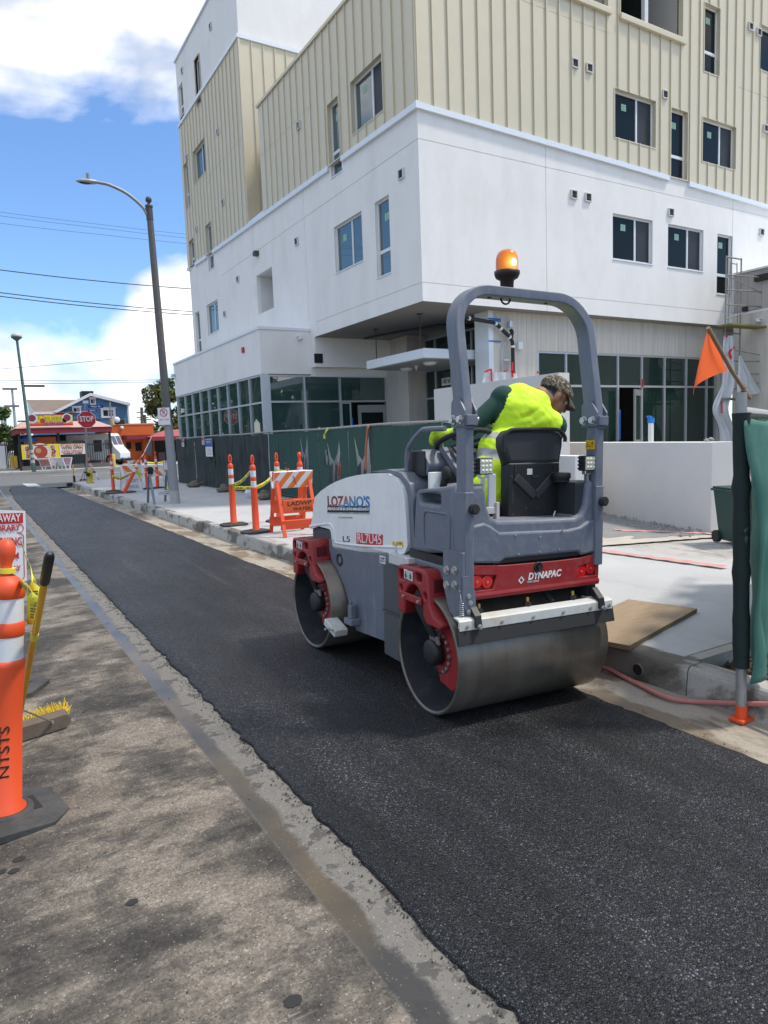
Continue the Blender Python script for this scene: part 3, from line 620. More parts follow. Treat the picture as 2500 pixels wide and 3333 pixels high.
f_,u0,u1,z0,z1=LOG; mb=MB(); mb.quad((9.05,u0,z0),(9.05,u1,z0),(9.05,u1,z1),(9.05,u0,z1)); 
for a,b in (((u0,z0),(u1,z0)),((u1,z0),(u1,z1)),((u1,z1),(u0,z1)),((u0,z1),(u0,z0))): mb.quad((8.63,a[0],a[1]),(8.63,b[0],b[1]),(9.05,b[0],b[1]),(9.05,a[0],a[1]))
mb.build('loggia_recess',M_STUC2,BL,world=True,fixn=False)
# wall vents
VENT=[('B',12.95,7.1,0),('B',13.43,7.1,0),('B',12.98,10.05,.03),('B',13.46,10.05,.03),('B',16.22,10.03,.03),('B',16.54,7.15,0),('B',20.69,7.12,0),('B',20.73,10.03,.03),('B',19.9,12.6,.03),('B',20.3,12.55,.03),
 ('A',13.05,7.1,0),('A',12.95,10.9,.03),('A',18.05,10.0,.03),('A',18.6,7.1,0),('A',24.7,12.35,.03),('A',28.6,12.85,.03),('A',24.6,9.95,.03),('A',27.9,9.9,.03),('A',24.9,15.9,0),('A',28.6,16.1,0),('A',23.6,7.1,0),('A',25.2,6.2,0)]
for f,u,z,o in VENT:
    s=.105; mb=MB(); v=MB()
    def bx(m_,a,b,c,e,o0,o1):
        p=fac(f,a,c,o0); q=fac(f,b,e,o1); m_.box(min(p[0],q[0]),max(p[0],q[0]),min(p[1],q[1]),max(p[1],q[1]),c,e)
    bx(mb,u-s,u+s,z+s-.025,z+s,o,o+.05); bx(mb,u-s,u+s,z-s,z-s+.025,o,o+.05); bx(mb,u-s,u-s+.025,z-s+.025,z+s-.025,o,o+.05); bx(mb,u+s-.025,u+s,z-s+.025,z+s-.025,o,o+.05)
    V=mb.build('wall_vent',M_VENTF,BL,world=True,bevel=.006)
    for i in range(5): bx(v,u-s+.02,u+s-.02,z-.075+i*.034,z-.060+i*.034,o+.012,o+.032)
    bx(v,u-s+.02,u+s-.02,z-s+.02,z+s-.02,o+.002,o+.012); v.build('grille',M_VENTG,V,world=True)
# overhang soffit and the walls under it
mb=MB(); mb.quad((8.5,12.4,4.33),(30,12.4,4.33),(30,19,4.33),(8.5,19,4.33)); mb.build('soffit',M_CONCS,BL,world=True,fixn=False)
# street box: white fascia on glazing
BX,BY=7.0,18.03
mb=MB(); mb.box(BX,8.5,BY,27.15,3.335,4.52); mb.build('street_box_fascia',M_STUC,BL,world=True); mb=MB(); mb.box(BX-.03,8.49,BY-.03,27.18,4.52,4.59); mb.build('street_box_cap',M_CAP,BL,world=True)
mb=MB(); mb.quad((8.47,18.1,3.2),(8.47,29.4,3.2),(8.47,29.4,4.6),(8.47,18.1,4.6)); mb.quad((8.5,29.4,0),(8.5,29.4,17),(16,29.4,17),(16,29.4,0)); mb.build('stucco_wall',M_STUC,BL,world=True,fixn=False)
mb=MB(); mb.box(8.5,10.99,17.75,18.3,3.52,4.33); mb.build('bulkhead',M_STUC,BL,world=True); MB().box(8.47,10.99,BY+.01,18.4,3.28,3.52).build('bulkhead_lower',M_STUC,BL,world=True)
MB().box(8.46,8.72,17.735,17.75,3.62,3.88).build('duct_opening',M_DARK,BL,world=True)
def glazed(f,us,zs,base,m,parent=BL,skip=(),fr=.05,dep=.10,name='glazing_frame'):
    # f 'A': plane X=base running in Y, f 'B': plane Y=base running in X
    mb=MB()
    def bx(a,b,c,e,o0,o1):
        if f=='A': mb.box(base+o0,base+o1,a,b,c,e)
        else: mb.box(a,b,base+o0,base+o1,c,e)
    for u in us: bx(u-fr/2,u+fr/2,zs[0],zs[-1]+fr/2,0,dep)
    for i,(a,b) in enumerate(zip(us,us[1:])):
        for j,z in enumerate(zs):
            if (i,j) in skip: continue
            bx(a+fr/2,b-fr/2,z-fr/2,z+fr/2,.004,dep-.004)
    F=mb.build(name,M_ALU,parent,world=True)
    for i,(a,b) in enumerate(zip(us,us[1:])):
        for j,(c,e) in enumerate(zip(zs,zs[1:])):
            if (i,'p',j) in skip: continue
            q=MB(); o=dep*.45
            P=[(a+fr/2,c+fr/2),(b-fr/2,c+fr/2),(b-fr/2,e-fr/2),(a+fr/2,e-fr/2)]
            q.quad(*[((base+o,u,z) if f=='A' else (u,base+o,z)) for u,z in P]); q.build('pane',m,F,world=True,fixn=False)
    return F
glazed('A',[18.16+i*.98 for i in range(10)],[.35,2.57,3.305],BX+.02,M_GLASSB); MB().box(BX,BX+.2,BY,BY+.12,.14,3.334).build('corner_post',M_ALU,BL,world=True); MB().box(BX+.02,BX+.2,26.98,27.12,.14,3.334).build('corner_post',M_ALU,BL,world=True)
glazed('B',[7.22,8.27,9.40,10.95],[.35,2.58,3.29],BY+.03,M_GLASSB,skip={(2,'p',0),(2,0)})
# half open door of the street box
F=glazed('B',[9.43,9.72],[.35,2.53],BY+.05,M_GLASSG,fr=.04,dep=.06); 
D=MB(); D.box(9.97,10.06,BY+.03,BY+.08,.2,2.47); D.box(10.82,10.91,BY+.03,BY+.08,.2,2.47); D.box(10.06,10.82,BY+.03,BY+.08,2.25,2.47); D.box(10.06,10.82,BY+.03,BY+.08,.2,.5); dr=D.build('shop_door',mat('grey_door',(.30,.31,.31),.5),BL,world=True); MB().box(10.06,10.82,BY+.05,BY+.06,.5,2.25).build('pane',M_GLASS,dr,world=True)
MB().box(9.72,9.95,BY+.3,BY+.32,.2,2.5).build('dark_doorway',M_DARK,BL,world=True); MB().box(9.735,9.765,BY+.02,BY+.05,.6,2.1).build('door_tape',mat('blue_tape',(.02,.16,.55),.6),BL,world=True)
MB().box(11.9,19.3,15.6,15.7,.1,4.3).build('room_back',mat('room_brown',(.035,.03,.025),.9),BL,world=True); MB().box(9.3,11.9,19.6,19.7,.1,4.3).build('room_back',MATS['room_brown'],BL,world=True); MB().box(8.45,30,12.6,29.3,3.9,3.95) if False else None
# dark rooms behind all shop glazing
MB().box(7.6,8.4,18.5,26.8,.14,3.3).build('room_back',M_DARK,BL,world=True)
# concrete pier beside the entrance
mb=MB(); mb.quad((10.98,18.2,.1),(10.86,16.7,.1),(10.86,16.7,4.33),(10.98,18.2,4.33)); mb.quad((10.86,16.7,.1),(11.6,16.7,.1),(11.6,16.7,4.33),(10.86,16.7,4.33)); mb.build('concrete_pier',M_CONC,BL,world=True,fixn=False)
# entrance glazing under the canopy (plane X=11.45)
EX=11.45
glazed('A',[13.2,14.1,14.55,15.45,16.2,16.72],[.25,2.55,3.33,4.20],EX,M_GLASSG,skip={(3,'p',0),(3,0)})
D=MB(); D.box(EX+.02,EX+.08,15.5,15.6,.2,2.33); D.box(EX+.02,EX+.08,16.06,16.16,.2,2.33); D.box(EX+.02,EX+.08,15.6,16.06,2.2,2.33); D.box(EX+.02,EX+.08,15.6,16.06,.2,.5); dr=D.build('entrance_door',M_VINYL,BL,world=True); MB().box(EX+.045,EX+.055,15.6,16.06,.5,2.2).build('pane',M_GLASSG,dr,world=True)
MB().box(EX+.01,EX+.09,15.46,16.19,2.34,2.53).build('door_header',M_ALU,BL,world=True)
sg=MB().box(EX-.012,EX,15.10,15.88,2.86,3.06).build('address_sign',mat('sign_white',(.75,.75,.73),.6),BL,world=True)
M_BLK=mat('black_print',(.01,.01,.01),.6)
text('100 W. 55th','address_lettering',M_BLK,sg,.17,face_m(Vector((EX-.016,15.49,2.96))-Vector(BL.location),(0,-1,0),(0,0,1)),width=.70,bold=.002)
# entrance canopy
CA=MB(); CA.box(9.15,11.44,13.36,16.05,3.28,3.50); ca=CA.build('entrance_canopy',M_CAP,BL,world=True,bevel=.01)
for i in range(22): MB().box(9.18+i*.102,9.27+i*.102,13.4,16.0,3.262,3.28).build('canopy_slat',mat('canopy_slat',(.30,.33,.34),.5),ca,world=True)
for X,Y in ((9.75,14.0),(9.95,15.35)):
    l=MB(); l.lathe([(0,-.075),(.10,-.07),(.15,-.045),(.17,-.02),(.17,0),(0,0)],(X,Y,3.262),24); l.build('ceiling_lamp',M_VINYL,ca,world=True)
l=MB(); l.lathe([(0,-.12),(.018,-.12),(.02,-.07),(.04,-.06),(.05,-.02),(.05,0)],(9.85,14.75,3.262),12); l.build('sprinkler_head',M_VINYL,ca,world=True)
M_RUST=mat('rusty_rod',(.10,.06,.045),.7)
for X,Y in ((9.44,16.0),(9.29,13.7)):
    r_=MB(); r_.cyl((X,Y,3.5),(X,Y,4.33),.013,n=8); r_.lathe([(0,0),(.07,0),(.07,-.02),(0,-.02)],(X,Y,4.33),12); r_.build('hanger_rod',M_RUST,ca,world=True)
M_PIPE=mat('black_pipe',(.014,.014,.015),.5)
p_=MB(); p_.tube(spline([(9.6,16.9,4.22),(9.9,15.6,4.22),(10.3,14.3,4.22)],4),.03); p_.tube([(10.3,14.3,4.22),(12,13.9,4.22)],.03); p_.tube([(10.6,14.2,4.22),(10.6,14.2,3.8),(10.45,14.5,3.72)],.03); p_.build('ceiling_pipe',M_PIPE,BL,world=True)
# board formed concrete wall with shop front (plane Y=12.8)
WY=12.8; SF=[12.15+.955*i for i in range(8)]
def conc_wall():
    n0=10.72; bw=.15; us=[]; u=n0
    while u<19.45: us.append(u); u+=bw
    for i,a in enumerate(us):
        b=a+bw; off=.006*random.random()
        for (p,q,la,lb,ha,hb) in cols([a,b],lambda u:.1,lambda u:4.33,[(max(a,SF[0]-.04),min(b,19.3),.3,3.46)] if b>SF[0]-.04 and a<19.3 else []):
            MB().box(p+.002,q-.002,WY-off,WY+.12,la,ha).build('concrete_board',M_CONC,BL,world=True)
    MB().box(10.72,19.4,WY+.015,WY+.125,3.5,4.33).build('board_backing',M_CONC,BL,world=True)
conc_wall()
glazed('B',SF+[19.25],[.3,2.62,3.44],WY+.02,M_GLASSG,skip={(3,'p',0),(3,0)},fr=.055)
# open shop door leaf, dark opening
MB().box(SF[3]+.03,SF[4]-.03,WY+.9,WY+.92,.2,2.6).build('dark_doorway',M_DARK,BL,world=True); MB().box(SF[3]+.2,SF[3]+.45,WY+.7,WY+.72,.2,2.5).build('inner_column',mat('inner_tan',(.10,.085,.06),.8),BL,world=True)
D=MB(); h=Vector((SF[4]-.04,WY+.03,0)); dv=Vector((-.72,-.38,0)).normalized(); M3=Matrix((dv,Vector((-dv.y,dv.x,0)),Vector((0,0,1)))).transposed()
def lf(a,b,z0,z1,mb_): mb_.obox(h+dv*((a+b)/2)+Vector((0,0,(z0+z1)/2)),(b-a,.045,z1-z0),M3)
lf(0,.11,.22,2.52,D); lf(.74,.85,.22,2.52,D); lf(.11,.74,2.36,2.52,D); lf(.11,.74,.22,.5,D); lf(.11,.74,1.12,1.18,D); dr=D.build('shop_door',mat('grey_door2',(.24,.25,.25),.5),BL,world=True); g=MB(); g.obox(h+dv*.425+Vector((0,0,1.43)),(.63,.01,1.86),M3); g.build('pane',M_GLASSG,dr,world=True)
MB().box(SF[3]+.03,SF[3]+.06,WY-.005,WY+.02,1.2,2.0).build('door_tape',MATS['blue_tape'],BL,world=True)
MB().box(SF[4]-.02,SF[4]+.02,WY-.01,WY+.02,2.6,2.82).build('door_tape',mat('red_tape',(.55,.02,.02),.6),BL,world=True)
MB().box(SF[2]+.10,SF[2]+.5,WY+.055,WY+.06,1.35,1.9).build('dark_poster',M_DARK,BL,world=True)
# entrance jamb post and the dark void behind it
MB().box(10.58,10.72,WY-.02,WY+.5,.1,4.33).build('jamb_post',M_CAP,BL,world=True,bevel=.006)
for z in (4.10,4.14,3.63):
    MB().box(10.57,10.95,WY-.028,WY-.022,z-.015,z+.015).build('masking_tape',MATS['blue_tape'],BL,world=True)
# insulated pipes on the wall
P=MB(); P.tube([(9.5,12.45,4.10),(9.9,12.62,4.08),(10.62,12.66,4.03)]+[(10.75,12.66,3.98),(11.12,12.66,3.72),(11.19,12.66,3.62),(11.20,12.66,3.5),(11.20,12.66,2.7)],.045,12); P.tube([(11.16,12.66,3.70),(11.17,12.64,3.84),(11.12,12.62,3.88)],.045,12); P.build('insulated_pipe',M_PIPE,BL,world=True)
P=MB()
for a,b in (((9.83,12.59,4.085),(9.90,12.62,4.08)),((10.66,12.66,4.02),(10.72,12.66,4.0)),((10.82,12.66,3.93),(10.87,12.66,3.895)),((11.09,12.66,3.74),(11.13,12.66,3.71)),((11.20,12.66,3.53),(11.20,12.66,3.48)),((11.16,12.66,3.78),(11.17,12.66,3.74))): P.cyl(a,b,.05,n=12)
P.bar((11.0,12.72,3.2),(11.28,12.72,3.2),.05,.03); P.build('pipe_clamp',M_VINYL,BL,world=True)
P=MB(); P.tube(spline([(10.95,12.76,2.6),(10.95,12.76,3.2),(10.96,12.76,3.48),(11.07,12.74,3.62)],5),.014,8); P.box(11.14,11.22,12.68,12.76,3.96,4.1); P.build('conduit',M_ALU,BL,world=True)
P=MB(); P.box(11.42,11.56,12.70,12.795,3.46,3.64); P.build('junction_box',M_VINYL,BL,world=True,bevel=.01)
# right wing: concrete below, vertical cladding above (plane X=19.4)
MB().box(19.4,30,-8,12.39,.1,4.62).build('concrete_wing',M_CONC,BL,world=True)
for i in range(16):
    b=12.39-i*.2; MB().box(19.43+.004*(i%3),19.6,b-.193,b,4.68,5.78).build('cladding_board',mat('grey_cladding',(.42,.39,.37),.7,var=.06),BL,world=True)
MB().box(19.39,19.42,9,12.39,4.62,4.68).build('cladding_base',M_CAP,BL,world=True); MB().box(19.36,30,9.0,12.39,5.78,5.83).build('roof_cap',M_CAP,BL,world=True); None
MB().box(19.3,19.43,11.35,11.75,5.45,5.62).build('wall_lamp',mat('lamp_black',(.02,.02,.02),.5),BL,world=True,bevel=.01); MB().box(19.32,19.43,11.98,12.1,4.70,4.82).build('wall_lamp',MATS['lamp_black'],BL,world=True)
def camera_unit(p,d):
    c=MB(); d=Vector(d); p=Vector(p); c.cyl(p,p+d*.03,.05,n=14); c.ell(p+d*.1,(.07,.07,.055)); c.obox(p+d*.07+Vector((0,0,.06)),(.14,.14,.03)); c.build('security_camera',M_VINYL,BL,world=True)
camera_unit((8.15,BY-.0,4.30),(0,-1,0)); camera_unit((BX,27.0,4.1),(-1,0,0)); camera_unit((19.4,11.6,4.35),(-1,0,0))
al=MB(); al.box(BX-.05,BX,19.25,19.4,4.05,4.2); al.build('fire_alarm',mat('alarm_red',(.5,.02,.03),.5),BL,world=True,bevel=.01)
sp_=MB(); sp_.box(8.36,8.5,21.55,21.75,7.42,7.56); sp_.build('scupper_box',M_VENTG,BL,world=True)
# ================================================================ site walls
def wallbox(name,label,a,b,t,z0,z1,m,cap=True):
    a=Vector(a+(0,)); b=Vector(b+(0,)); d=(b-a).normalized(); nrm=Vector((d.y,-d.x,0)); root=thing(name,label,'wall',(a.x,a.y,z0))
    mb=MB(); P=[a,b,b+nrm*t,a+nrm*t]; mb.prism([(p.x,p.y) for p in P],z0,z1,'xy'); mb.build('wall_body',m,root,world=True,bevel=.012)
    return root
M_SW=mat('site_stucco',(.64,.62,.59),.9,var=.05,vscale=2,bump=.3,bscale=140,dirt=.15,dirtcol=(.40,.38,.35),dscale=1.2)
wallbox('planter_wall','pale grey stucco planter wall in front of the glazed shop front beside the green bin',(7.92,5.32),(9.6,10.9),.42,.05,1.285,M_SW)
wallbox('ramp_wall','grey stucco ramp wall with sloping top behind the operator',(8.15,8.15),(8.15,11.6),.25,.05,2.42,M_SW)
wallbox('bench_wall','low white stucco ledge behind the right roll bar post',(7.62,7.30),(7.9,9.2),.30,.05,1.12,mat('ledge_white',(.68,.68,.67),.85,var=.04))
# ================================================================ tandem roller
RO=thing('tandem_roller','white and grey double drum roller with red forks standing on fresh asphalt','roller',(2.52,3.7,-.015))
def mframe(o,yaw,roll):
    m=Matrix.Rotation(yaw,4,'Z')@Matrix.Rotation(roll,4,'Y'); m.translation=Vector(o); return m
FRw=mframe((2.52,2.96,-.017),R(-4.2),R(1.55)); FFw=mframe((2.53,4.43,-.017),0,R(1.55))
RI=Matrix.Translation(-Vector(RO.location)); FR=RI@FRw; FF=RI@FFw
def lat(F,r,x,y,ax,val):
    Fw=FRw if F is FR else FFw; a,b,s=REG[r]; u,v=a+x*s,b+y*s
    d=CF+CR*((u-1250)/2252)-CU*((v-1666.5)/2252); Ri=Fw.to_3x3().transposed(); d=Ri@d; o=Ri@(Vector((0,0,CH))-Fw.translation); i='xyz'.index(ax); return o+d*((val-o[i])/d[i])
REG['q']=(1300,1150,650/1659)
G_GREY=mat('roller_grey',(.125,.145,.185),.45,var=.10,vscale=6,bump=.15,bscale=220,spec=.45,dirt=.30,dirtcol=(.27,.26,.25),dscale=9)
def machine(name,col,rough,dust=(.30,.285,.26),dustamt=.35,tar=.7,coat=0):
    m,nt,N,Lk,P=nodes(name); MATS[name]=m; v=N.new('ShaderNodeTexCoord').outputs['Object']; g=N.new('ShaderNodeNewGeometry'); sp=N.new('ShaderNodeSeparateXYZ'); Lk(g.outputs['Normal'],sp.inputs[0])
    n=noi(N,Lk,v,5,6,.65); c=mixc(N,Lk,n,tuple(q*.88 for q in col),tuple(min(1,q*1.12) for q in col))
    run=noi(N,Lk,mapped(N,Lk,v,(26,26,2.2)),1.0,5,.6); dm=mth(N,Lk,'MULTIPLY',ramp(N,Lk,mth(N,Lk,'ADD',mth(N,Lk,'MULTIPLY',run,.5),mth(N,Lk,'MULTIPLY',noi(N,Lk,v,9,7,.7),.5)),[(.47,0),(.64,1)]),dustamt)
    up=ramp(N,Lk,sp.outputs[2],[(.45,0),(.95,.45)]); dm=mth(N,Lk,'ADD',dm,mth(N,Lk,'MULTIPLY',up,dustamt),True); c=mixc(N,Lk,dm,c,dust)
    sc=ramp(N,Lk,noi(N,Lk,mapped(N,Lk,v,(6,6,120),(.3,.2,.4)),1.0,2,.5),[(.70,0),(.735,.5)]); c=mixc(N,Lk,mth(N,Lk,'MULTIPLY',sc,ramp(N,Lk,noi(N,Lk,v,4,2),[(.52,0),(.62,1)])),c,tuple(min(1,q*1.8+.06) for q in col))
    vo=nd(N,'ShaderNodeTexVoronoi',Scale=70.0); Lk(v,vo.inputs['Vector']); s2=N.new('ShaderNodeSeparateColor'); Lk(vo.outputs['Color'],s2.inputs[0])
    tm=mth(N,Lk,'MULTIPLY',mth(N,Lk,'MULTIPLY',ramp(N,Lk,s2.outputs[0],[(.90,0),(.93,1)]),ramp(N,Lk,vo.outputs['Distance'],[(.14,1),(.24,0)])),mth(N,Lk,'MULTIPLY',ramp(N,Lk,noi(N,Lk,v,2.6,2),[(.45,0),(.58,1)]),tar)); c=mixc(N,Lk,tm,c,(.02,.019,.018))
    Lk(c,P.inputs['Base Color']); Lk(ramp(N,Lk,dm,[(0,rough),(.5,.8)]),P.inputs['Roughness']); P.inputs['Coat Weight'].default_value=coat
    b=nd(N,'ShaderNodeBump',Strength=.12,Distance=.003); Lk(noi(N,Lk,v,180,3,.6),b.inputs['Height']); Lk(b.outputs[0],P.inputs['Normal']); return m
G_GREY=machine('machine_grey',(.125,.145,.185),.42); 
G_DARK=mat('roller_dark_grey',(.055,.06,.068),.55,var=.15,vscale=6)
G_RED=machine('machine_red',(.30,.014,.018),.42,(.20,.10,.08),.34,.8)
G_WHITE=machine('machine_white',(.79,.80,.785),.28,(.60,.57,.50),.22,.35,.25)
G_BLACK=mat('roller_black',(.015,.015,.016),.5,var=.25,vscale=8)
G_RUB=mat('rubber_black',(.022,.022,.022),.8,var=.3,vscale=12)
G_STEEL=mat('bolt_steel',(.55,.55,.53),.35,metal=.8,var=.15,vscale=20)
G_SCR=mat('scraper_white',(.60,.61,.57),.45,var=.06,vscale=5,dirt=.6,dirtcol=(.47,.37,.20),dscale=6)
G_INNER=mat('drum_inner',(.026,.029,.035),.6,var=.25,vscale=5,dirt=.3,dirtcol=(.13,.12,.11),dscale=7)
def drum_mat():
    m,nt,N,Lk,P=nodes('drum_steel'); v=N.new('ShaderNodeTexCoord').outputs['Object']
    st=noi(N,Lk,mapped(N,Lk,v,(22,1.2,1.2)),1.0,6,.65); bl=noi(N,Lk,v,3.2,7,.65)
    c=mixc(N,Lk,st,(.125,.106,.086),(.27,.235,.19)); c=mixc(N,Lk,ramp(N,Lk,bl,[(.46,0),(.70,.55)]),c,(.075,.060,.047)); c=mixc(N,Lk,ramp(N,Lk,noi(N,Lk,mapped(N,Lk,v,(1,1,1),(0,0,0),(4,4,4)),2.2,6,.7),[(.55,0),(.72,.7)]),c,(.21,.125,.06))
    Lk(c,P.inputs['Base Color']); P.inputs['Metallic'].default_value=.55; Lk(ramp(N,Lk,bl,[(.3,.40),(.7,.26)]),P.inputs['Roughness'])
    b=nd(N,'ShaderNodeBump',Strength=.12,Distance=.002); Lk(noi(N,Lk,v,160,3,.6),b.inputs['Height']); Lk(b.outputs[0],P.inputs['Normal']); return m
G_DRUM=drum_mat()
def B_(mb,name,m,F,parent=RO,**k):
    # part straight under the roller takes the module frame; sub-parts are built in the same frame under their part
    return mb.build(name,m,parent,xf=F if parent is RO else None,**k)
def bolts(F,parent,pts,ax,r=.011,h=.01,name='bolt'):
    for p in pts:
        mb=MB(); p=Vector(p); d={'x':Vector((-1,0,0)),'y':Vector((0,-1,0)),'z':Vector((0,0,1))}[ax]
        mb.cyl(p,p+d*.003,r*1.35,n=12); mb.cyl(p+d*.003,p+d*h,r,n=6,smooth=False); B_(mb,name,G_STEEL,F,parent)
def drum(F,yc,name):
    Rr=.33; mb=MB(); mb.lathe([(.308,-.492),(.314,-.5),(.325,-.5),(Rr,-.494),(Rr,.494),(.325,.5),(.314,.5),(.308,.492)],(0,yc,Rr),72,'x'); d=B_(mb,name,G_DRUM,F)
    mb=MB(); mb.lathe([(0,-.24),(.2,-.24),(.29,-.25),(.305,-.28),(.3085,-.493)],(0,yc,Rr),72,'x'); B_(mb,'drum_inner',G_INNER,F,d,fixn=False); mb=MB(); mb.lathe([(0,.24),(.29,.25),(.3085,.493)],(0,yc,Rr),48,'x'); B_(mb,'drum_inner',G_INNER,F,d,fixn=False)
    return d
drum(FR,.04,'rear_drum'); drum(FF,.09,'front_drum')
def arc(cy,cz,r,a0,a1,n): return [(cy+r*math.cos(R(a0+(a1-a0)*i/n)),cz+r*math.sin(R(a0+(a1-a0)*i/n))) for i in range(n+1)]
def fork(F,dy,hub_y):
    # casting over the drum edge: plate in the (y,z) plane
    M=face_m((-.445,0,0),(0,1,0),(0,0,1)); M=F@M
    out=[(.305,.515),(.312,.75),(.295,.782),(.02,.795),(-.010,.782),(-.028,.745),(-.040,.62),(-.085,.565),(-.175,.535),(-.150,.505),(-.02,.505),(.020,.54)]+arc(.122,.60,.095,180,0,12)+[(.222,.515)]
    out=[(y+dy,z) for y,z in out]
    holes=[[(y+dy,z) for y,z in rrect(.228,.288,.705,.757,.012)],[(y+dy,z) for y,z in circ(.267,.655,.017)],[(y+dy,z) for y,z in circ(-.004,.655,.018)],[(y+dy,z) for y,z in rrect(.035,.10,.722,.765,.012)]]
    f=plate(out,holes,.17,'red_fork',G_RED,RO,M,bevel=.012)
    fi=M.inverted()@F      # children are written in module coordinates
    def sub(mb,name,m,**k): o=mb.build(name,m,f,xf=fi,**k); return o
    # pockets are backed inside the casting
    mb=MB(); mb.box(-.40,-.365,.03+dy,.295+dy,.70,.775); mb.box(-.44,-.365,-.03+dy,.0+dy,.56,.76); sub(mb,'casting_web',G_RED)
    # rear face pocket and top slots, recess shade painted as darker red
    mb=MB(); mb.box(-.49,-.41,-.036+dy,-.030+dy,.675,.745); sub(mb,'casting_pocket',mat('recess_shade_red',(.10,.006,.008),.6))
    sub(MB().box(-.50,-.44,.05+dy,.11+dy,.7905,.7945),'casting_slot',MATS['recess_shade_red']); sub(MB().box(-.50,-.46,.20+dy,.25+dy,.784,.7885),'casting_slot',MATS['recess_shade_red'])
    # lower arm to the axle
    mb=MB(); poly=[(.06,.53),(.05,.40),(.07,.25),(.03,.165),(-.09,.145),(-.15,.19),(-.15,.40),(-.155,.54)]; mb.prism([(y+hub_y-.04,z) for y,z in poly],-.415,-.375,'yz'); sub(mb,'fork_arm',G_RED,bevel=.01)
    # hub motor
    c=(0,hub_y,.33); mb=MB(); mb.lathe([(0,-.485),(.05,-.485),(.068,-.478),(.074,-.46),(.074,-.44),(.07,-.435),(.07,-.41),(.105,-.405),(.122,-.418),(.122,-.375),(0,-.375)],c,32,'x'); hb=sub(mb,'hub_motor',G_BLACK)
    for a in range(-60,61,20):
        t=R(180+a); p=Vector((-.417,hub_y+.112*math.cos(t),.33+.112*math.sin(t))); b=MB(); b.cyl(p,p+Vector((-.012,0,0)),.011,n=6,smooth=False); sub(b,'bolt',G_STEEL)
    # hoses
    for i in range(5):
        o=(i-2)*.017; mb=MB(); pts=spline([(-.40,.118+dy+o*.6,.66),(-.455,.115+dy+o,.675),(-.50,.105+dy+o,.635),(-.51,.075+dy+o,.57),(-.495,.035+dy+o*.9,.50),(-.47,hub_y-.01+o*.8,.445),(-.445,hub_y-.015+o*.8,.40)],6); mb.tube(pts,.0105,8); sub(mb,'hydraulic_hose',G_RUB)
        if i%2==0:
            mb=MB(); p=Vector((-.445,hub_y-.015+o*.8,.40)); mb.cyl(p+Vector((-.012,.002,.03)),p+Vector((0,0,-.02)),.014,n=8); mb.cyl(p+Vector((0,0,-.02)),p+Vector((.006,0,-.05)),.010,n=8); sub(mb,'hose_fitting',G_STEEL)
    mb=MB(); mb.box(-.545,-.535,.018+dy,.218+dy,.602,.643); sub(mb,'hose_retainer',G_RED,bevel=.004)
    for y in (.035,.2):
        b=MB(); b.cyl((-.545,y+dy,.622),(-.556,y+dy,.622),.009,n=10); sub(b,'bolt',G_STEEL)
    mb=MB(); mb.box(-.5335,-.5315,.125+dy,.172+dy,.715,.767); mb.box(-.5335,-.5315,.177+dy,.222+dy,.718,.77); lb=sub(mb,'lifting_label',mat('label_white',(.62,.62,.60),.5))
    mb=MB()
    for yy in (.148,.20):
        mb.add([(-.5345,yy+dy+a,z+.743) for a,z in ((-.004,-.016),(.004,-.016),(.004,.016),(-.004,.016))],[(0,1,2,3)]); mb.lathe([(.009,0),(.013,0)],(-.5345,yy+dy,.735),12,'x')
    sub(mb,'label_symbol',M_BLK,fixn=False)
    # far side arm
    mb=MB(); mb.prism([(y+hub_y-.04,z) for y,z in poly[:4]+poly[4:]],.375,.415,'yz'); mb.box(.36,.53,dy-.03,dy+.3,.52,.78); sub(mb,'fork_arm',G_RED,bevel=.01)
    return f
fork(FR,0,.04); fork(FF,.03,.09)
# ---- rear: scraper bar
mb=MB(); mb.prism([(-.318,.535),(-.318,.583),(-.305,.592),(-.262,.60),(-.262,.592),(-.306,.581),(-.306,.535)],-.515,.492,'yz'); sc=B_(mb,'scraper_bar',G_SCR,FR,bevel=.003)
mb=MB(); mb.prism([(-.312,.548),(-.330,.468),(-.316,.462),(-.300,.548)],-.525,.50,'yz'); B_(mb,'scraper_blade',G_RUB,FR,sc)
for x in (-.41,.405):
    mb=MB(); mb.prism([(-.245,.655),(-.235,.62),(-.30,.59),(-.322,.545),(-.336,.548),(-.325,.605),(-.27,.655)],x-.018,x+.018,'yz'); B_(mb,'scraper_bracket',G_BLACK,FR,sc,bevel=.003); bolts(FR,sc,[(x,-.338,.553)],'y',.010,.016)
bolts(FR,sc,[(x,-.320,.556) for x in (-.47,-.26,-.06,.14,.33,.465)],'y',.0075,.007)
for x in (-.36,-.05,.26):
    mb=MB(); mb.cyl((x,-.255,.598),(x,-.255,.625),.016,n=10); mb.box(x-.022,x+.022,-.262,-.248,.606,.618); B_(mb,'spray_nozzle',G_BLACK,FR,sc); mb=MB(); mb.cyl((x,-.255,.625),(x,-.255,.648),.009,n=8); B_(mb,'nozzle_tip',mat('brass',(.65,.42,.12),.4,metal=.8),FR,sc)
mb=MB(); pts=[(-.475+.011*math.cos(i*.7),-.275+.011*math.sin(i*.7),.60+i*.0011) for i in range(70)]; mb.tube(pts,.0025,5); mb.tube([(-.475,-.275,.675),(-.478,-.27,.70),(-.47,-.262,.715),(-.478,-.255,.73)],.0035,6); B_(mb,'tension_spring',G_STEEL,FR)
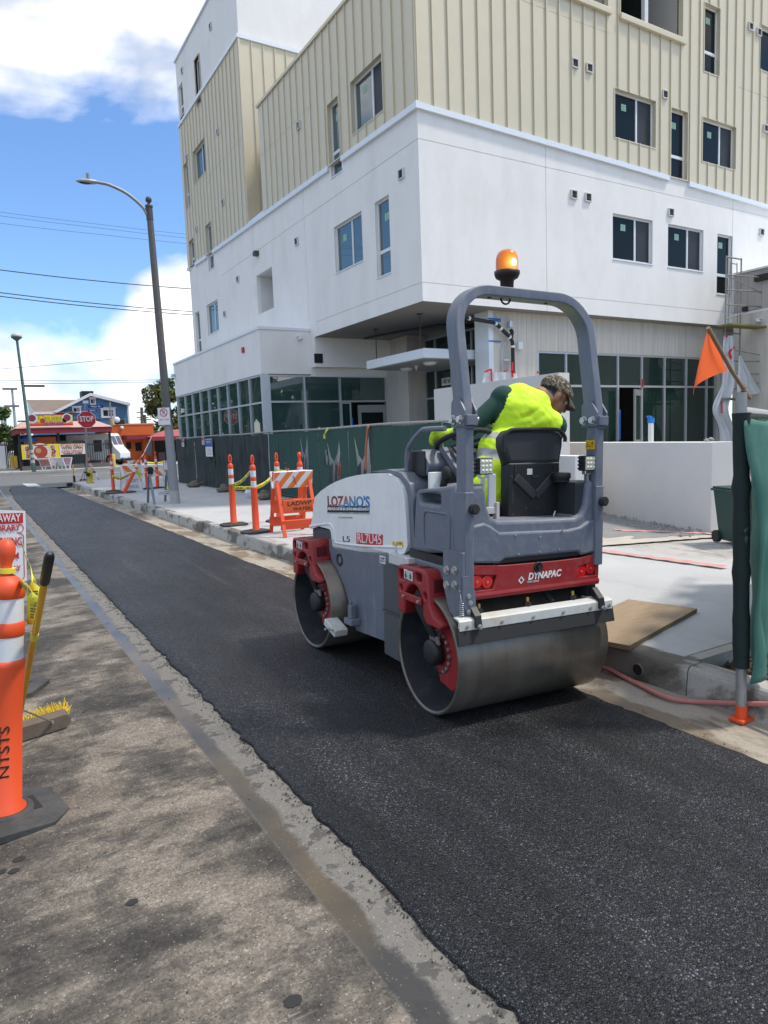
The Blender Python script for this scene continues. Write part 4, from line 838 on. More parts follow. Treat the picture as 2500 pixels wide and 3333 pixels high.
# dark beam and spray tank behind the panel
mb=MB(); mb.box(-.40,.42,-.20,.10,.655,.86); mb.box(-.42,-.36,-.24,.30,.60,.86); mb.box(.38,.44,-.24,.30,.60,.86); B_(mb,'rear_frame',mat('frame_black',(.02,.022,.025),.7),FR); mb=MB(); mb.tube([(.12,-.16,.66),(.125,-.22,.62),(.125,-.25,.60)],.014,8); B_(mb,'spray_hose',G_RUB,FR)
# ---- rear: red panel, lamps, lettering
poly=[(-.428,.672),(.438,.672),(.441,.742),(.441,.846),(.30,.828),(.15,.826),(-.2,.832),(-.416,.85),(-.428,.79)]
pk1=[(-.40,.715),(-.275,.715),(-.255,.785),(-.40,.80)]; pk2=[(.292,.722),(.42,.722),(.42,.80),(.292,.782)]
M_=FR@face_m((0,-.252,0),(1,0,0),(0,0,1)); rp_=plate(poly,[pk1,pk2],.022,'rear_panel',G_RED,RO,M_,bevel=.004); ri=M_.inverted()@FR
mb=MB(); mb.box(-.405,-.25,-.243,-.235,.71,.80); mb.box(.287,.425,-.243,-.235,.715,.80); mb.prism([(-.252,.672),(-.266,.672),(-.272,.690),(-.268,.703),(-.262,.703)],-.428,.438,'yz'); mb.build('panel_flange',G_RED,rp_,xf=ri)
G_LENS=mat('tail_lens',(.62,.012,.012),.22,var=.05,coat=.4,rvar=.02)
for x,z in ((-.372,.7615),(-.308,.754),(.318,.751),(.387,.763)):
    mb=MB(); mb.lathe([(0,-.2585),(.031,-.2585),(.034,-.256),(.034,-.243)],(x,0,z),28,'y',smooth=False); l=mb.build('tail_lamp',G_LENS,rp_,xf=ri); mb=MB(); mb.cyl((x,-.2585,z),(x,-.2625,z),.0055,n=12); mb.build('lamp_screw',G_STEEL,l)
mb=MB(); mb.lathe([(0,-.268),(.016,-.268),(.02,-.272),(.027,-.272),(.027,-.262)],(.012,0,.806),24,'y'); mb.box(.004,.02,-.276,-.268,.795,.815); mb.build('panel_lock',G_BLACK,rp_,xf=ri)
G_LET=mat('letter_white',(.75,.75,.74),.5,var=.03)
text('DYNAPAC','lettering',G_LET,rp_,.050,ri@face_m((.055,-.2645,.757),(1,0,.004),(0,0,1)),width=.225,bold=.0016,shear=.25)
text('FAYAT GROUP','lettering',G_LET,rp_,.014,ri@face_m((-.02,-.2645,.729),(1,0,0),(0,0,1)),width=.075)
mb=MB(); cx,cz=-.098,.745
for s in (-1,1):
    for k in (0,1):
        P=[(cx+s*.002,cz+s*.022),(cx+s*.0,cz+s*.013),(cx-s*.011,cz+s*.001),(cx-s*.019,cz+s*.001)] if k==0 else [(cx+s*.003,cz+s*.020),(cx+s*.020,cz+s*.0),(cx+s*.013,cz-s*.002),(cx+s*.001,cz+s*.010)]
        mb.add([(x,-.2648,z) for x,z in P],[(0,1,2,3)])
mb.build('emblem',G_LET,rp_,xf=ri,fixn=False)
# ---- rear: tank body (U shaped) with lower fascia
poly=[(-.40,.85),(-.415,1.22),(-.40,1.25),(-.335,1.255),(-.312,1.24),(-.298,1.13),(-.275,1.085),(-.235,1.065),(.05,1.055),(.275,1.05),(.32,1.07),(.348,1.12),(.362,1.225),(.378,1.248),(.405,1.248),(.425,1.22),(.43,.85)]
M_=FR@face_m((0,-.13,0),(1,0,0),(0,0,1)); tk=plate(poly,[],.24,'water_tank',G_GREY,RO,M_,bevel=.022); ti=M_.inverted()@FR
poly=[(-.428,.862),(-.425,1.03),(-.40,1.05),(-.33,1.06),(-.285,1.04),(-.235,1.005),(.215,.99),(.30,1.0),(.36,1.03),(.43,1.035),(.438,1.02),(.438,.855),(.31,.842),(.285,.865),(-.20,.866),(-.24,.845)]
o=plate(poly,[],.06,'tank_fascia',G_GREY,tk,ti@face_m((0,-.238,0),(1,0,0),(0,0,1)),bevel=.014)
mb=MB(); mb.box(-.27,.30,-.25,-.2,.842,.866); mb.build('fascia_gap',G_BLACK,tk,xf=ti)
for x,z in ((-.14,.985),(.02,.965),(.17,.99),(-.12,.885),(.02,.885),(.15,.89)):
    b=MB(); b.cyl((x,-.268,z),(x,-.272,z),.0055,n=8); b.build('rivet',G_STEEL,tk,xf=ti)
# left tank with grab slot, right tank with filler cap
poly=[(.255,.868),(.215,1.185),(.195,1.21),(-.17,1.25),(-.19,.905),(.10,.868)]
M_=FR@face_m((-.375,0,0),(0,1,0),(0,0,1)); lt=plate(poly,[rrect(-.045,.165,1.142,1.195,.015)],.17,'side_tank',G_GREY,RO,M_,bevel=.02); li=M_.inverted()@FR
plate(rrect(-.15,.125,.90,1.105,.03),[rrect(-.14,.115,.905,1.095,.03)],.012,'tank_rib',G_GREY,lt,li@face_m((-.461,0,0),(0,1,0),(0,0,1)),bevel=.004)
mb=MB(); mb.box(-.43,.43,-.16,.34,.815,.862); B_(mb,'deck_gap',G_BLACK,FR); mb=MB(); mb.box(-.44,.455,-.15,.262,.735,.815); B_(mb,'deck_frame',G_GREY,FR,bevel=.012)
mb=MB(); mb.prism([(-.22,.86),(-.22,1.24),(.10,1.235),(.32,.86)],.30,.425,'yz'); rt=B_(mb,'side_tank',mat('tank_black',(.03,.033,.038),.55),FR,bevel=.015)
mb=MB(); mb.lathe([(0,.03),(.05,.03),(.055,.026),(.055,.0),(.048,-.005),(.048,-.02)],(.285,-.12,1.262),28); fc=B_(mb,'filler_cap',G_BLACK,FR,rt)
# deck floor
mb=MB(); mb.box(-.40,.40,-.10,.62,.80,.83); B_(mb,'platform_floor',G_DARK,FR)
# ---- roll bar
def hoop():
    zt=2.235; r=.20; hx=.4275; path=[(-hx,1.53)]
    path+=[(-hx+r*(1-math.cos(t)),zt-r+r*math.sin(t)) for t in [math.pi/2*i/10 for i in range(11)]]+[(hx-r*(1-math.cos(t)),zt-r+r*math.sin(t)) for t in [math.pi/2*i/10 for i in range(10,-1,-1)]]+[(hx,1.53)]
    w=.026; D=.048; vs=[]
    for i,p in enumerate(path):
        a=path[max(i-1,0)]; b=path[min(i+1,len(path)-1)]; t=Vector((b[0]-a[0],b[1]-a[1])).normalized(); n=Vector((-t.y,t.x)); y=-.235+(p[1]-1.53)*.17
        for s,e in ((1,-1),(1,1),(-1,1),(-1,-1)): vs.append((p[0]+n.x*w*s,y+D*e,p[1]+n.y*w*s))
    k=len(path); mb=MB(); mb.add(vs,[(j*4+i,j*4+(i+1)%4,(j+1)*4+(i+1)%4,(j+1)*4+i) for j in range(k-1) for i in range(4)],False); mb.add(vs[:4],[(0,1,2,3)]); mb.add(vs[-4:],[(3,2,1,0)])
    return B_(mb,'roll_bar',G_GREY,FR,merge=.0005,bevel=.007)
hp=hoop()
mb=MB()
for x in (-.29,-.20,.17,.27): mb.cyl((x,-.115,2.208),(x,-.115,2.205),.011,n=10)
B_(mb,'bar_hole',G_BLACK,FR,hp); mb=MB(); mb.tube([(-.10+.03*math.cos(R(180+a)),-.12,2.212+.03*math.sin(R(180+a))) for a in range(0,181,20)],.005,6); B_(mb,'beacon_cable',G_RUB,FR,hp)
for s in (-1,1):
    x0,x1=(-.452,-.40) if s<0 else (.40,.452)
    mb=MB(); mb.box(x0,x1,-.272,-.19,1.20,1.575); mb.box(x0-.004 if s<0 else x0,x1+(.004 if s>0 else 0),-.276,-.13,.56 if s<0 else .78,1.22); p_=B_(mb,'roll_bar_post',G_GREY,FR,bevel=.006)
    xo=-.458 if s<0 else .458
    for xx in ((x0-.012,x0-.002),(x1+.002,x1+.012)):
        mb=MB(); mb.prism([(-.285,1.545),(-.165,1.545),(-.165,1.66),(-.185,1.685),(-.235,1.685),(-.285,1.62)],xx[0],xx[1],'yz'); B_(mb,'pivot_plate',G_GREY,FR,p_,bevel=.003)
    mb=MB(); mb.box(x0-.006,x1+.006,-.300,-.272,1.548,1.60); B_(mb,'pivot_block',G_GREY,FR,p_,bevel=.004)
    for y,z,rr in ((-.255,1.578,.017),(-.19,1.578,.019)):
        mb=MB(); xa=x0-.012; mb.cyl((xa,y,z),(xa-.006,y,z),rr*1.25,n=14); mb.cyl((xa-.006,y,z),(xa-.022,y,z),rr,n=6,smooth=False); mb.cyl((xa-.02,y,z),(x1+.034,y,z),rr*.8,n=10); B_(mb,'pivot_bolt',G_STEEL,FR,p_)
    mb=MB(); px=x1+.0 if s<0 else x1; mb.cyl((x1-.01,-.262,1.135),(x1-.01,-.302,1.135),.026,n=16); mb.cyl((x1-.01,-.302,1.135),(x1-.01,-.308,1.135),.019,n=16); B_(mb,'rubber_stop',G_RUB,FR,p_)
# mounting plates with big bolts
mb=MB(); mb.prism([(-.28,.55),(-.16,.60),(-.10,.73),(-.10,.92),(-.28,.92)],-.475,-.457,'yz'); mp=B_(mb,'mount_plate',G_GREY,FR,bevel=.004); bolts(FR,mp,[(-.476,-.14,.815),(-.476,-.215,.825),(-.476,-.14,.735),(-.476,-.215,.75)],'x',.017,.014)
mb=MB(); mb.prism([(-.43,.56),(-.40,.56),(-.395,.60),(-.40,.72),(-.44,.80),(-.475,.80),(-.475,.67)],-.285,-.272,'xz'); B_(mb,'gusset_plate',G_GREY,FR,mp); bolts(FR,mp,[(-.44,-.286,.70),(-.43,-.286,.665),(-.44,-.286,.62),(-.425,-.286,.58)],'y',.010,.007)
# ---- warning decal on the right post
G_YEL=mat('decal_yellow',(.72,.42,.02),.5,var=.04)
def warn(parent,M,w,h):
    d=bpy.data.objects.new('warning_decal',MB().box(-w/2,w/2,-h/2,h/2,-.0006,.0006).mesh('warning_decal')); d.data.materials.append(G_YEL); COL.objects.link(d); d.parent=parent; d.matrix_local=M
    mb=MB(); t=h*.36
    def tri(sc,z): return [(-w*.25+sc*t*math.cos(R(a)),-h*.06+sc*t*math.sin(R(a)),z) for a in (90,210,330)]
    A=tri(1,.0012); B=tri(.72,.0012); mb.add(A+B,[(0,1,4,3),(1,2,5,4),(2,0,3,5)]); mb.box(-w*.29,-w*.21,-h*.18,-h*.10,.0008,.0012); mb.box(-w*.262,-w*.238,-h*.1,h*.06,.0008,.0012); mb.box(-.0007,.0007,-h*.5,h*.5,.0006,.0012); mb.lathe([(h*.12,.0012),(h*.17,.0012)],(w*.25,-h*.12,0),14); mb.box(w*.14,w*.36,h*.12,h*.2,.0008,.0012); mb.box(w*.20,w*.30,h*.22,h*.34,.0008,.0012)
    mb.build('decal_symbol',M_BLK,d,fixn=False)
warn(RO,FR@face_m((.3985,-.225,1.445),(0,-1,0),(0,0,1)),.07,.05)
# ---- work lamps
for x in (-.315,.375):
    c=Vector((x,-.235,1.345)); mb=MB(); mb.box(c.x-.042,c.x+.042,c.y-.02,c.y+.03,c.z-.042,c.z+.042)
    for i in range(4): mb.box(c.x-.05,c.x-.042,c.y+.0,c.y+.03,c.z-.034+i*.02,c.z-.024+i*.02)
    w=B_(mb,'work_lamp',G_BLACK,FR,bevel=.005); mb=MB(); mb.box(c.x-.036,c.x+.036,c.y-.024,c.y-.0195,c.z-.036,c.z+.036); B_(mb,'lamp_glass',mat('lamp_clear',(.62,.62,.55),.12,var=.06,vscale=40,coat=.5,rvar=.02),FR,w)
    mb=MB()
    for i in range(3):
        for j in range(3): mb.lathe([(0,-.006),(.007,-.004),(.0095,0)],(c.x-.022+.022*i,c.y-.024,c.z-.022+.022*j),10,'y')
    B_(mb,'lamp_diode',mat('diode',(.75,.72,.55),.1,coat=.5),FR,w); mb=MB(); mb.box(c.x-.02,c.x+.02,c.y-.005,c.y+.02,c.z-.062,c.z-.056); mb.box(c.x-.024,c.x-.018,c.y,c.y+.02,c.z-.062,c.z-.036); mb.box(c.x+.018,c.x+.024,c.y,c.y+.02,c.z-.062,c.z-.036); mb.box(c.x-.008,c.x+.008,c.y,c.y+.02,1.24,c.z-.062); B_(mb,'lamp_bracket',G_STEEL,FR,w)
# ---- beacon
bx,by=-.085,-.112; mb=MB(); mb.lathe([(0,2.235),(.026,2.235),(.030,2.245),(.030,2.262),(.034,2.268),(.036,2.305),(.058,2.318),(.066,2.335),(.067,2.35),(.062,2.352)],(bx,by,0),28); bc=B_(mb,'beacon',mat('beacon_base',(.022,.012,.010),.45),FR)
def beacon_mat():
    m,nt,N,Lk,P=nodes('beacon_lens'); v=N.new('ShaderNodeTexCoord').outputs['Object']; P.inputs['Base Color'].default_value=(.55,.13,.01,1); P.inputs['Roughness'].default_value=.12
    gr=N.new('ShaderNodeVectorMath'); gr.operation='DISTANCE'; Lk(v,gr.inputs[0]); gr.inputs[1].default_value=(bx-.01,by-.06,2.385)
    col=ramp(N,Lk,mth(N,Lk,'MULTIPLY',gr.outputs['Value'],8.0),[(.10,(1,.62,.10)),(.34,(1,.30,.015)),(.75,(.45,.07,.002))]); Lk(col,P.inputs['Emission Color']); Lk(ramp(N,Lk,mth(N,Lk,'MULTIPLY',gr.outputs['Value'],8.0),[(.10,1),(.38,.40),(.8,.10)]),P.inputs['Emission Strength']); return m
mb=MB(); mb.lathe([(.058,2.352),(.0585,2.40),(.056,2.425),(.046,2.447),(.028,2.458),(0,2.461)],(bx,by,0),28); ln=B_(mb,'beacon_lens',beacon_mat(),FR,bc); 
mb=MB(); mb.lathe([(0,-.02),(.014,-.014),(.018,0),(.010,.016),(0,.02)],(bx,by-.052,2.387),12); B_(mb,'beacon_bulb',emit('beacon_glow',(1,.72,.22),6.0,(1,.7,.2)),FR,bc)
# ---- seat
sx,sy=.135,-.03
poly=[(-.178,1.335),(-.212,1.44),(-.210,1.49),(-.18,1.525),(-.12,1.538),(.13,1.538),(.19,1.525),(.218,1.49),(.214,1.44),(.188,1.335)]; poly=[(x,z-1.4) for x,z in poly]
M_=FR@face_m((sx,sy,1.4),(1,0,0),(0,.06,1)); st=plate(poly,[],.085,'seat',mat('seat_vinyl',(.024,.025,.028),.55,var=.2,vscale=9),RO,M_,bevel=.03); si=M_.inverted()@FR
def ss(mb,name,m,**k): return mb.build(name,m,st,xf=si,**k)
lip=[(sx+x*1.02,sy-.044,z+.004) for x,z in [(-.205,1.41),(-.203,1.48),(-.178,1.515),(-.12,1.529),(.13,1.529),(.185,1.515),(.212,1.485),(.212,1.46)]]
mb=MB(); mb.tube(spline(lip,4),.011,8); ss(mb,'seat_piping',G_RUB)
mb=MB(); mb.box(sx-.178,sx+.178,sy-.05,sy+.03,1.04,1.352); ss(mb,'seat_back_shell',mat('shell_black',(.010,.010,.011),.5,var=.3,vscale=9),bevel=.012)
for a,b in (((-.135,1.275),(.0,1.165)),((.0,1.165),(.135,1.28))):
    mb=MB(); mb.bar((sx+a[0],sy-.052,a[1]),(sx+b[0],sy-.052,b[1]),.02,.05,up=(0,0,1)); ss(mb,'shell_chevron',mat('shell_grey',(.030,.031,.034),.45),bevel=.006)
mb=MB(); mb.box(sx-.055,sx-.02,sy-.0525,sy-.049,1.285,1.318); ss(mb,'seat_label',MATS['label_white'])
mb=MB(); mb.box(sx-.02,sx+.025,sy-.056,sy-.048,1.268,1.282); mb.box(sx-.14,sx-.132,sy-.054,sy-.048,1.27,1.34); mb.box(sx+.132,sx+.14,sy-.054,sy-.048,1.27,1.34); ss(mb,'shell_clip',MATS['shell_grey'])
mb=MB()
for i in range(8): mb.box(sx-.16,sx-.145,sy-.0515,sy-.0495,1.135+i*.012,1.141+i*.012)
for x,z in ((-.16,1.28),(.15,1.28),(.12,1.24),(.02,1.10),(.10,1.07),(-.06,1.10),(-.15,1.07)): mb.cyl((sx+x,sy-.0495,z),(sx+x,sy-.052,z),.006,n=8)
ss(mb,'shell_hole',mat('hole_grey',(.045,.045,.048),.5))
mb=MB(); mb.box(sx-.21,sx+.21,sy+.02,sy+.45,1.02,1.12); ss(mb,'seat_cushion',MATS['seat_vinyl'],bevel=.03); mb=MB(); mb.box(sx-.2,sx+.2,sy-.12,sy+.35,.83,1.03); ss(mb,'seat_base',G_DARK,bevel=.01)
mb=MB(); mb.tube(spline([(sx-.07,sy-.12,1.035),(sx-.02,sy-.13,1.025),(sx+.06,sy-.12,1.035),(sx+.12,sy-.08,1.075)],5),.004,6); ss(mb,'seat_cable',G_VIN if False else M_VINYL)
# manual holder beside the seat
mb=MB(); mb.box(-.225,-.178,-.15,-.135,1.12,1.30); mh=B_(mb,'manual_holder',mat('holder_white',(.50,.52,.55),.5),FR,bevel=.004); mb=MB(); mb.box(-.29,-.165,-.158,-.13,1.09,1.125); mb.box(-.185,-.165,-.165,-.13,1.06,1.15); B_(mb,'holder_bracket',mat('bracket_beige',(.52,.48,.46),.5),FR,mh,bevel=.003)
# ---- console, wheel, grab rail
a=lambda u,v,x: lat(FR,'q',u,v,'x',x)
mb=MB(); mb.prism([(.36,1.28),(.33,1.34),(.42,1.43),(.56,1.42),(.60,1.30),(.52,1.26)],-.30,-.17,'yz'); cn=B_(mb,'control_console',G_GREY,FR,bevel=.018)
mb=MB(); mb.box(-.31,-.30,.37,.60,1.27,1.42); B_(mb,'console_cover',G_BLACK,FR,cn,bevel=.01)
mb=MB(); mb.prism([(.28,.83),(.24,1.05),(.17,1.28),(.28,1.41),(.44,1.44),(.52,1.30),(.50,.83)],-.17,.06,'yz'); B_(mb,'steering_column',G_DARK,FR,cn,bevel=.02)
mb=MB(); mb.prism([(.16,1.28),(.36,1.445),(.40,1.43),(.20,1.26)],-.195,-.165,'yz'); B_(mb,'console_rail',G_GREY,FR,cn,bevel=.01)
mb=MB(); mb.obox((-.09,.30,1.425),(.12,.09,.012),Matrix.Rotation(R(35),3,'X')); B_(mb,'display_bezel',G_BLACK,FR,cn); mb=MB(); mb.obox((-.09,.297,1.432),(.07,.055,.006),Matrix.Rotation(R(35),3,'X')); B_(mb,'display_screen',mat('lcd',(.42,.45,.36),.2),FR,cn)
mb=MB()
for i in range(3):
    for j in range(2): mb.obox((-.265+.06*j,.372-.0*i,1.365-.032*i),(.045,.008,.022),Matrix.Rotation(R(-30),3,'X'))
B_(mb,'console_button',G_BLACK,FR,cn)
mb=MB(); mb.tube(spline([(-.24,.32,1.16),(-.245,.27,1.22),(-.24,.25,1.29)],4),[.012]*4+[.02]*5,10); mb.ell((-.24,.245,1.29),(.028,.03,.045)); B_(mb,'drive_lever',G_RUB,FR,cn)
wc=Vector((-.045,.36,1.475)); tilt=Matrix.Rotation(R(-22),3,'X'); mb=MB(); mb.tube([wc+tilt@Vector((.165*math.cos(t),.165*math.sin(t),0)) for t in [2*math.pi*i/36 for i in range(36)]],.0155,10,closed=True)
sw=B_(mb,'steering_wheel',G_RUB,FR); mb=MB(); mb.cyl(wc+tilt@Vector((0,0,-.05)),wc,.03,n=14)
for t in (90,210,330): mb.tube([wc+tilt@Vector((0,0,-.02)),wc+tilt@Vector((.16*math.cos(R(t)),.16*math.sin(R(t)),0))],.009,6)
B_(mb,'wheel_hub',G_BLACK,FR,sw); mb=MB(); mb.cyl(wc+tilt@Vector((0,0,-.16)),wc+tilt@Vector((0,0,-.05)),.022,n=14); B_(mb,'wheel_shaft',G_STEEL,FR,sw)
mb=MB(); mb.tube(spline([(-.35,.47,.90),(-.35,.47,1.20),(-.35,.46,1.40),(-.345,.43,1.46),(-.33,.30,1.535),(-.32,.26,1.54),(-.30,.02,1.54)] if False else [(-.34,.53,.90),(-.34,.53,1.20),(-.34,.525,1.40),(-.335,.48,1.47),(-.32,.39,1.535),(-.315,.33,1.545),(-.30,.16,1.545)],6),.0155,10); B_(mb,'grab_rail',G_GREY,FR)
mb=MB(); mb.prism([(.44,.86),(.44,1.20),(.56,1.30),(.60,.86)],-.345,-.335,'yz'); B_(mb,'rail_panel',G_GREY,FR)
mb=MB(); mb.box(-.33,-.22,.28,.30,.90,1.30); B_(mb,'white_bracket',G_WHITE,FR,bevel=.004)
# ---- step between the modules
mb=MB(); mb.prism([(-.478,.27),(-.478,.52),(-.06,.52),(-.06,.27)],.757,.812,'xy'); spt=B_(mb,'step_plate',mat('step_alu',(.60,.60,.58),.5,metal=.1,var=.10,vscale=20,bump=.8,bscale=90),FR,bevel=.006)
mb=MB(); n=9; P=[(-.18,.80),(-.18,.86)]
for i in range(n): P+=[(-.18+.13*i/n,.86),(-.18+.13*(i+.5)/n,.873)]
P+=[(-.05,.86),(-.05,.80)]; mb.prism([(p[0]-.26,p[1]+.01) for p in P],.50,.512,'xz'); B_(mb,'serrated_edge',MATS['step_alu'],FR,spt)
mb=MB(); mb.box(-.46,-.30,.40,.63,.165,.435); mb.box(-.44,-.10,.36,.80,.42,.75); bxs=B_(mb,'step_box',mat('step_grey',(.075,.08,.085),.6),FR,bevel=.008); mb=MB(); mb.box(-.465,-.29,.395,.635,.437,.447); B_(mb,'step_tread',G_DARK,FR,bxs)
mb=MB(); mb.box(-.30,.42,.30,.85,.30,.78); B_(mb,'centre_frame',G_DARK,FR)
# ================= front module
X0=-.40
poly=[(-.02,.72),(-.06,.64),(-.15,.585),(-.24,.50),(-.30,.40),(-.33,.30),(-.41,.22),(-.79,.235),(-.79,.63),(-.90,.645),(-.90,.80),(-.02,.80)]
mb=MB(); mb.prism(poly,X0,.40,'yz'); sk=B_(mb,'front_frame',G_GREY,FF,bevel=.012)
mb=MB(); mb.lathe([(0,.004),(.02,.004),(.036,-.004),(.042,-.006),(.044,0)],(X0-.002,-.185,.672),24,'x'); B_(mb,'frame_plug',G_BLACK,FF,sk)
mb=MB(); mb.box(X0-.003,X0-.001,-.805,-.735,.725,.775); bl=B_(mb,'battery_label',MATS['label_white'],FF,sk); mb=MB(); xx=X0-.0042
for (a,b,c,d) in ((-.79,-.75,.738,.741),(-.79,-.75,.757,.760),(-.7915,-.7885,.738,.76),(-.7515,-.7485,.738,.76),(-.785,-.778,.76,.764),(-.762,-.755,.76,.764)): mb.box(xx,xx+.001,a,b,c,d)
mb.bar((xx,-.795,.767),(xx,-.745,.731),.001,.003); B_(mb,'label_symbol',M_BLK,FF,bl)
mb=MB(); mb.box(-.38,.38,-.05,.30,.74,.86); B_(mb,'front_beam',G_DARK,FF,bevel=.01); mb=MB(); mb.box(-.36,.36,-.1,.33,.60,.74); B_(mb,'front_beam',MATS['frame_black'],FF)
# hood shell
def hood():
    side=[(.30,.835),(.245,.95),(.205,1.085),(.10,1.135),(-.02,1.178),(-.15,1.214),(-.29,1.243),(-.45,1.266),(-.60,1.280),(-.74,1.287),(-.85,1.286),(-.935,1.262),(-1.0,1.215),(-1.028,1.15),(-1.045,1.0),(-1.055,.87),(-1.02,.82),(-.93,.798),(-.50,.765),(-.11,.738),(-.075,.755),(-.062,.80),(-.052,.855),(-.03,.87),(.15,.875)]
    mb=MB(); mb.prism(side,X0,.40,'yz'); return B_(mb,'hood',G_WHITE,FF,bevel=.045,seg=5)
hd=hood()
# raised lip along the hood edge
lip=[(.30,.86),(.0,.905),(-.075,.895),(-.10,.86),(-.115,.80),(-.145,.785),(-.5,.805),(-1.0,.855)]
mb=MB(); mb.tube(spline([(X0+.004,y,z) for y,z in lip],6),.011,8); B_(mb,'hood_lip',G_WHITE,FF,hd)
# grey rear shroud of the hood
mb=MB(); mb.prism([(-.60,1.292),(-.80,1.312),(-.96,1.292),(-1.05,1.235),(-1.085,1.15),(-1.10,.85),(-1.06,.85),(-1.05,1.0),(-1.035,1.16),(-1.0,1.225),(-.935,1.272),(-.80,1.292)],X0+.02,.38,'yz'); B_(mb,'hood_shroud',G_GREY,FF,bevel=.01)
mb=MB(); mb.box(-.36,.36,-1.12,-1.06,.80,1.16); B_(mb,'bulkhead_panel',G_DARK,FF)
# decals on the hood
hx=X0-.0012
def hp_(u,v): p=lat(FF,'b6',u,v,'x',X0); return p
def loz_mat():
    m,nt,N,Lk,P=nodes('logo_print'); v=N.new('ShaderNodeTexCoord').outputs['Generated']; sp=N.new('ShaderNodeSeparateXYZ'); Lk(v,sp.inputs[0])
    s=mth(N,Lk,'ADD',mth(N,Lk,'MULTIPLY',sp.outputs[0],1.0),mth(N,Lk,'MULTIPLY',mth(N,Lk,'SUBTRACT',.5,sp.outputs[1]),.55))
    Lk(ramp(N,Lk,s,[(.05,(.20,.02,.025)),(.42,(.42,.09,.09)),(.55,(.10,.30,.48)),(1,(.015,.17,.42))]),P.inputs['Base Color']); P.inputs['Roughness'].default_value=.4; return m
p0,p1=hp_(498,450),hp_(965,460); w=(p0-p1).length; c=(p0+p1)/2; xd=(p1-p0); xd.x=0
text("LOZANO'S",'hood_lettering',loz_mat(),hd,.10,face_m((hx,c.y,c.z-.002),xd,(0,0,1)),width=w,bold=.003)
def strip(v0,v1,m,name):
    a,b,c_,d=hp_(497,v1),hp_(963,v1+6),hp_(963,v0+6),hp_(497,v0); mb=MB(); mb.add([(hx,q.y,q.z) for q in (a,b,c_,d)],[(0,1,2,3)]); return B_(mb,name,m,FF,hd,fixn=False)
strip(495,514,M_BLK,'hood_stripe'); strip(545,568,M_BLK,'hood_stripe')
p0,p1=hp_(498,528),hp_(965,540); text('C·O·N·S·T·R·U·C·T·I·O·N','hood_lettering',mat('print_grey',(.18,.19,.20),.5),hd,.03,face_m((hx,(p0.y+p1.y)/2,(p0.z+p1.z)/2),p1-p0,(0,0,1)),width=w)
p0,p1=hp_(498,576),hp_(965,586); text('CONCRETE | PAVING | DEMOLITION','hood_lettering',MATS['print_grey'],hd,.014,face_m((hx,(p0.y+p1.y)/2,(p0.z+p1.z)/2),p1-p0,(0,0,1)),width=w)
p0,p1=hp_(620,627),hp_(775,631); text('LIC#553990','hood_lettering',MATS['print_grey'],hd,.014,face_m((hx,(p0.y+p1.y)/2,(p0.z+p1.z)/2),p1-p0,(0,0,1)),width=(p0-p1).length)
p0,p1=hp_(668,865),hp_(745,872); text('L5','hood_lettering',M_BLK,hd,.055,face_m((hx,(p0.y+p1.y)/2,(p0.z+p1.z)/2),p1-p0,(0,0,1)),width=(p0-p1).length)
Q=[hp_(818,918),hp_(1110,944),hp_(1112,818),hp_(818,793)]; mb=MB(); mb.add([(hx,q.y,q.z) for q in Q],[(0,1,2,3)]); pl=B_(mb,'number_decal',mat('decal_red',(.60,.015,.02),.4,var=.03),FF,hd,fixn=False)
c=sum(Q,Vector())/4; text('RL7U45','number_lettering',G_LET,pl,.088,face_m((hx-.0008,c.y,c.z),Q[1]-Q[0],(0,0,1)),width=(Q[0]-Q[1]).length*.90,bold=0)
Q=[hp_(1218,955),hp_(1336,958),hp_(1336,895),hp_(1218,893)]; c=sum(Q,Vector())/4; warn(hd,face_m((hx,c.y,c.z),Q[1]-Q[0],(0,0,1)),(Q[0]-Q[1]).length,(Q[0]-Q[3]).length)
# front scraper and its arm
mb=MB(); mb.obox((-.50,-.30,.235),(.10,.17,.05),Matrix.Rotation(R(18),3,'X')); fs=B_(mb,'front_scraper',G_SCR,FF,bevel=.006); mb=MB(); mb.box(-.47,-.40,-.47,-.36,.27,.31); mb.box(-.455,-.42,-.44,-.39,.31,.40); mb.cyl((-.44,-.41,.40),(-.44,-.41,.425),.012,n=8); B_(mb,'scraper_arm',G_GREY,FF,fs,bevel=.004); bolts(FF,fs,[(-.552,-.25,.215),(-.552,-.36,.235),(-.552,-.31,.23)],'x',.008,.01)
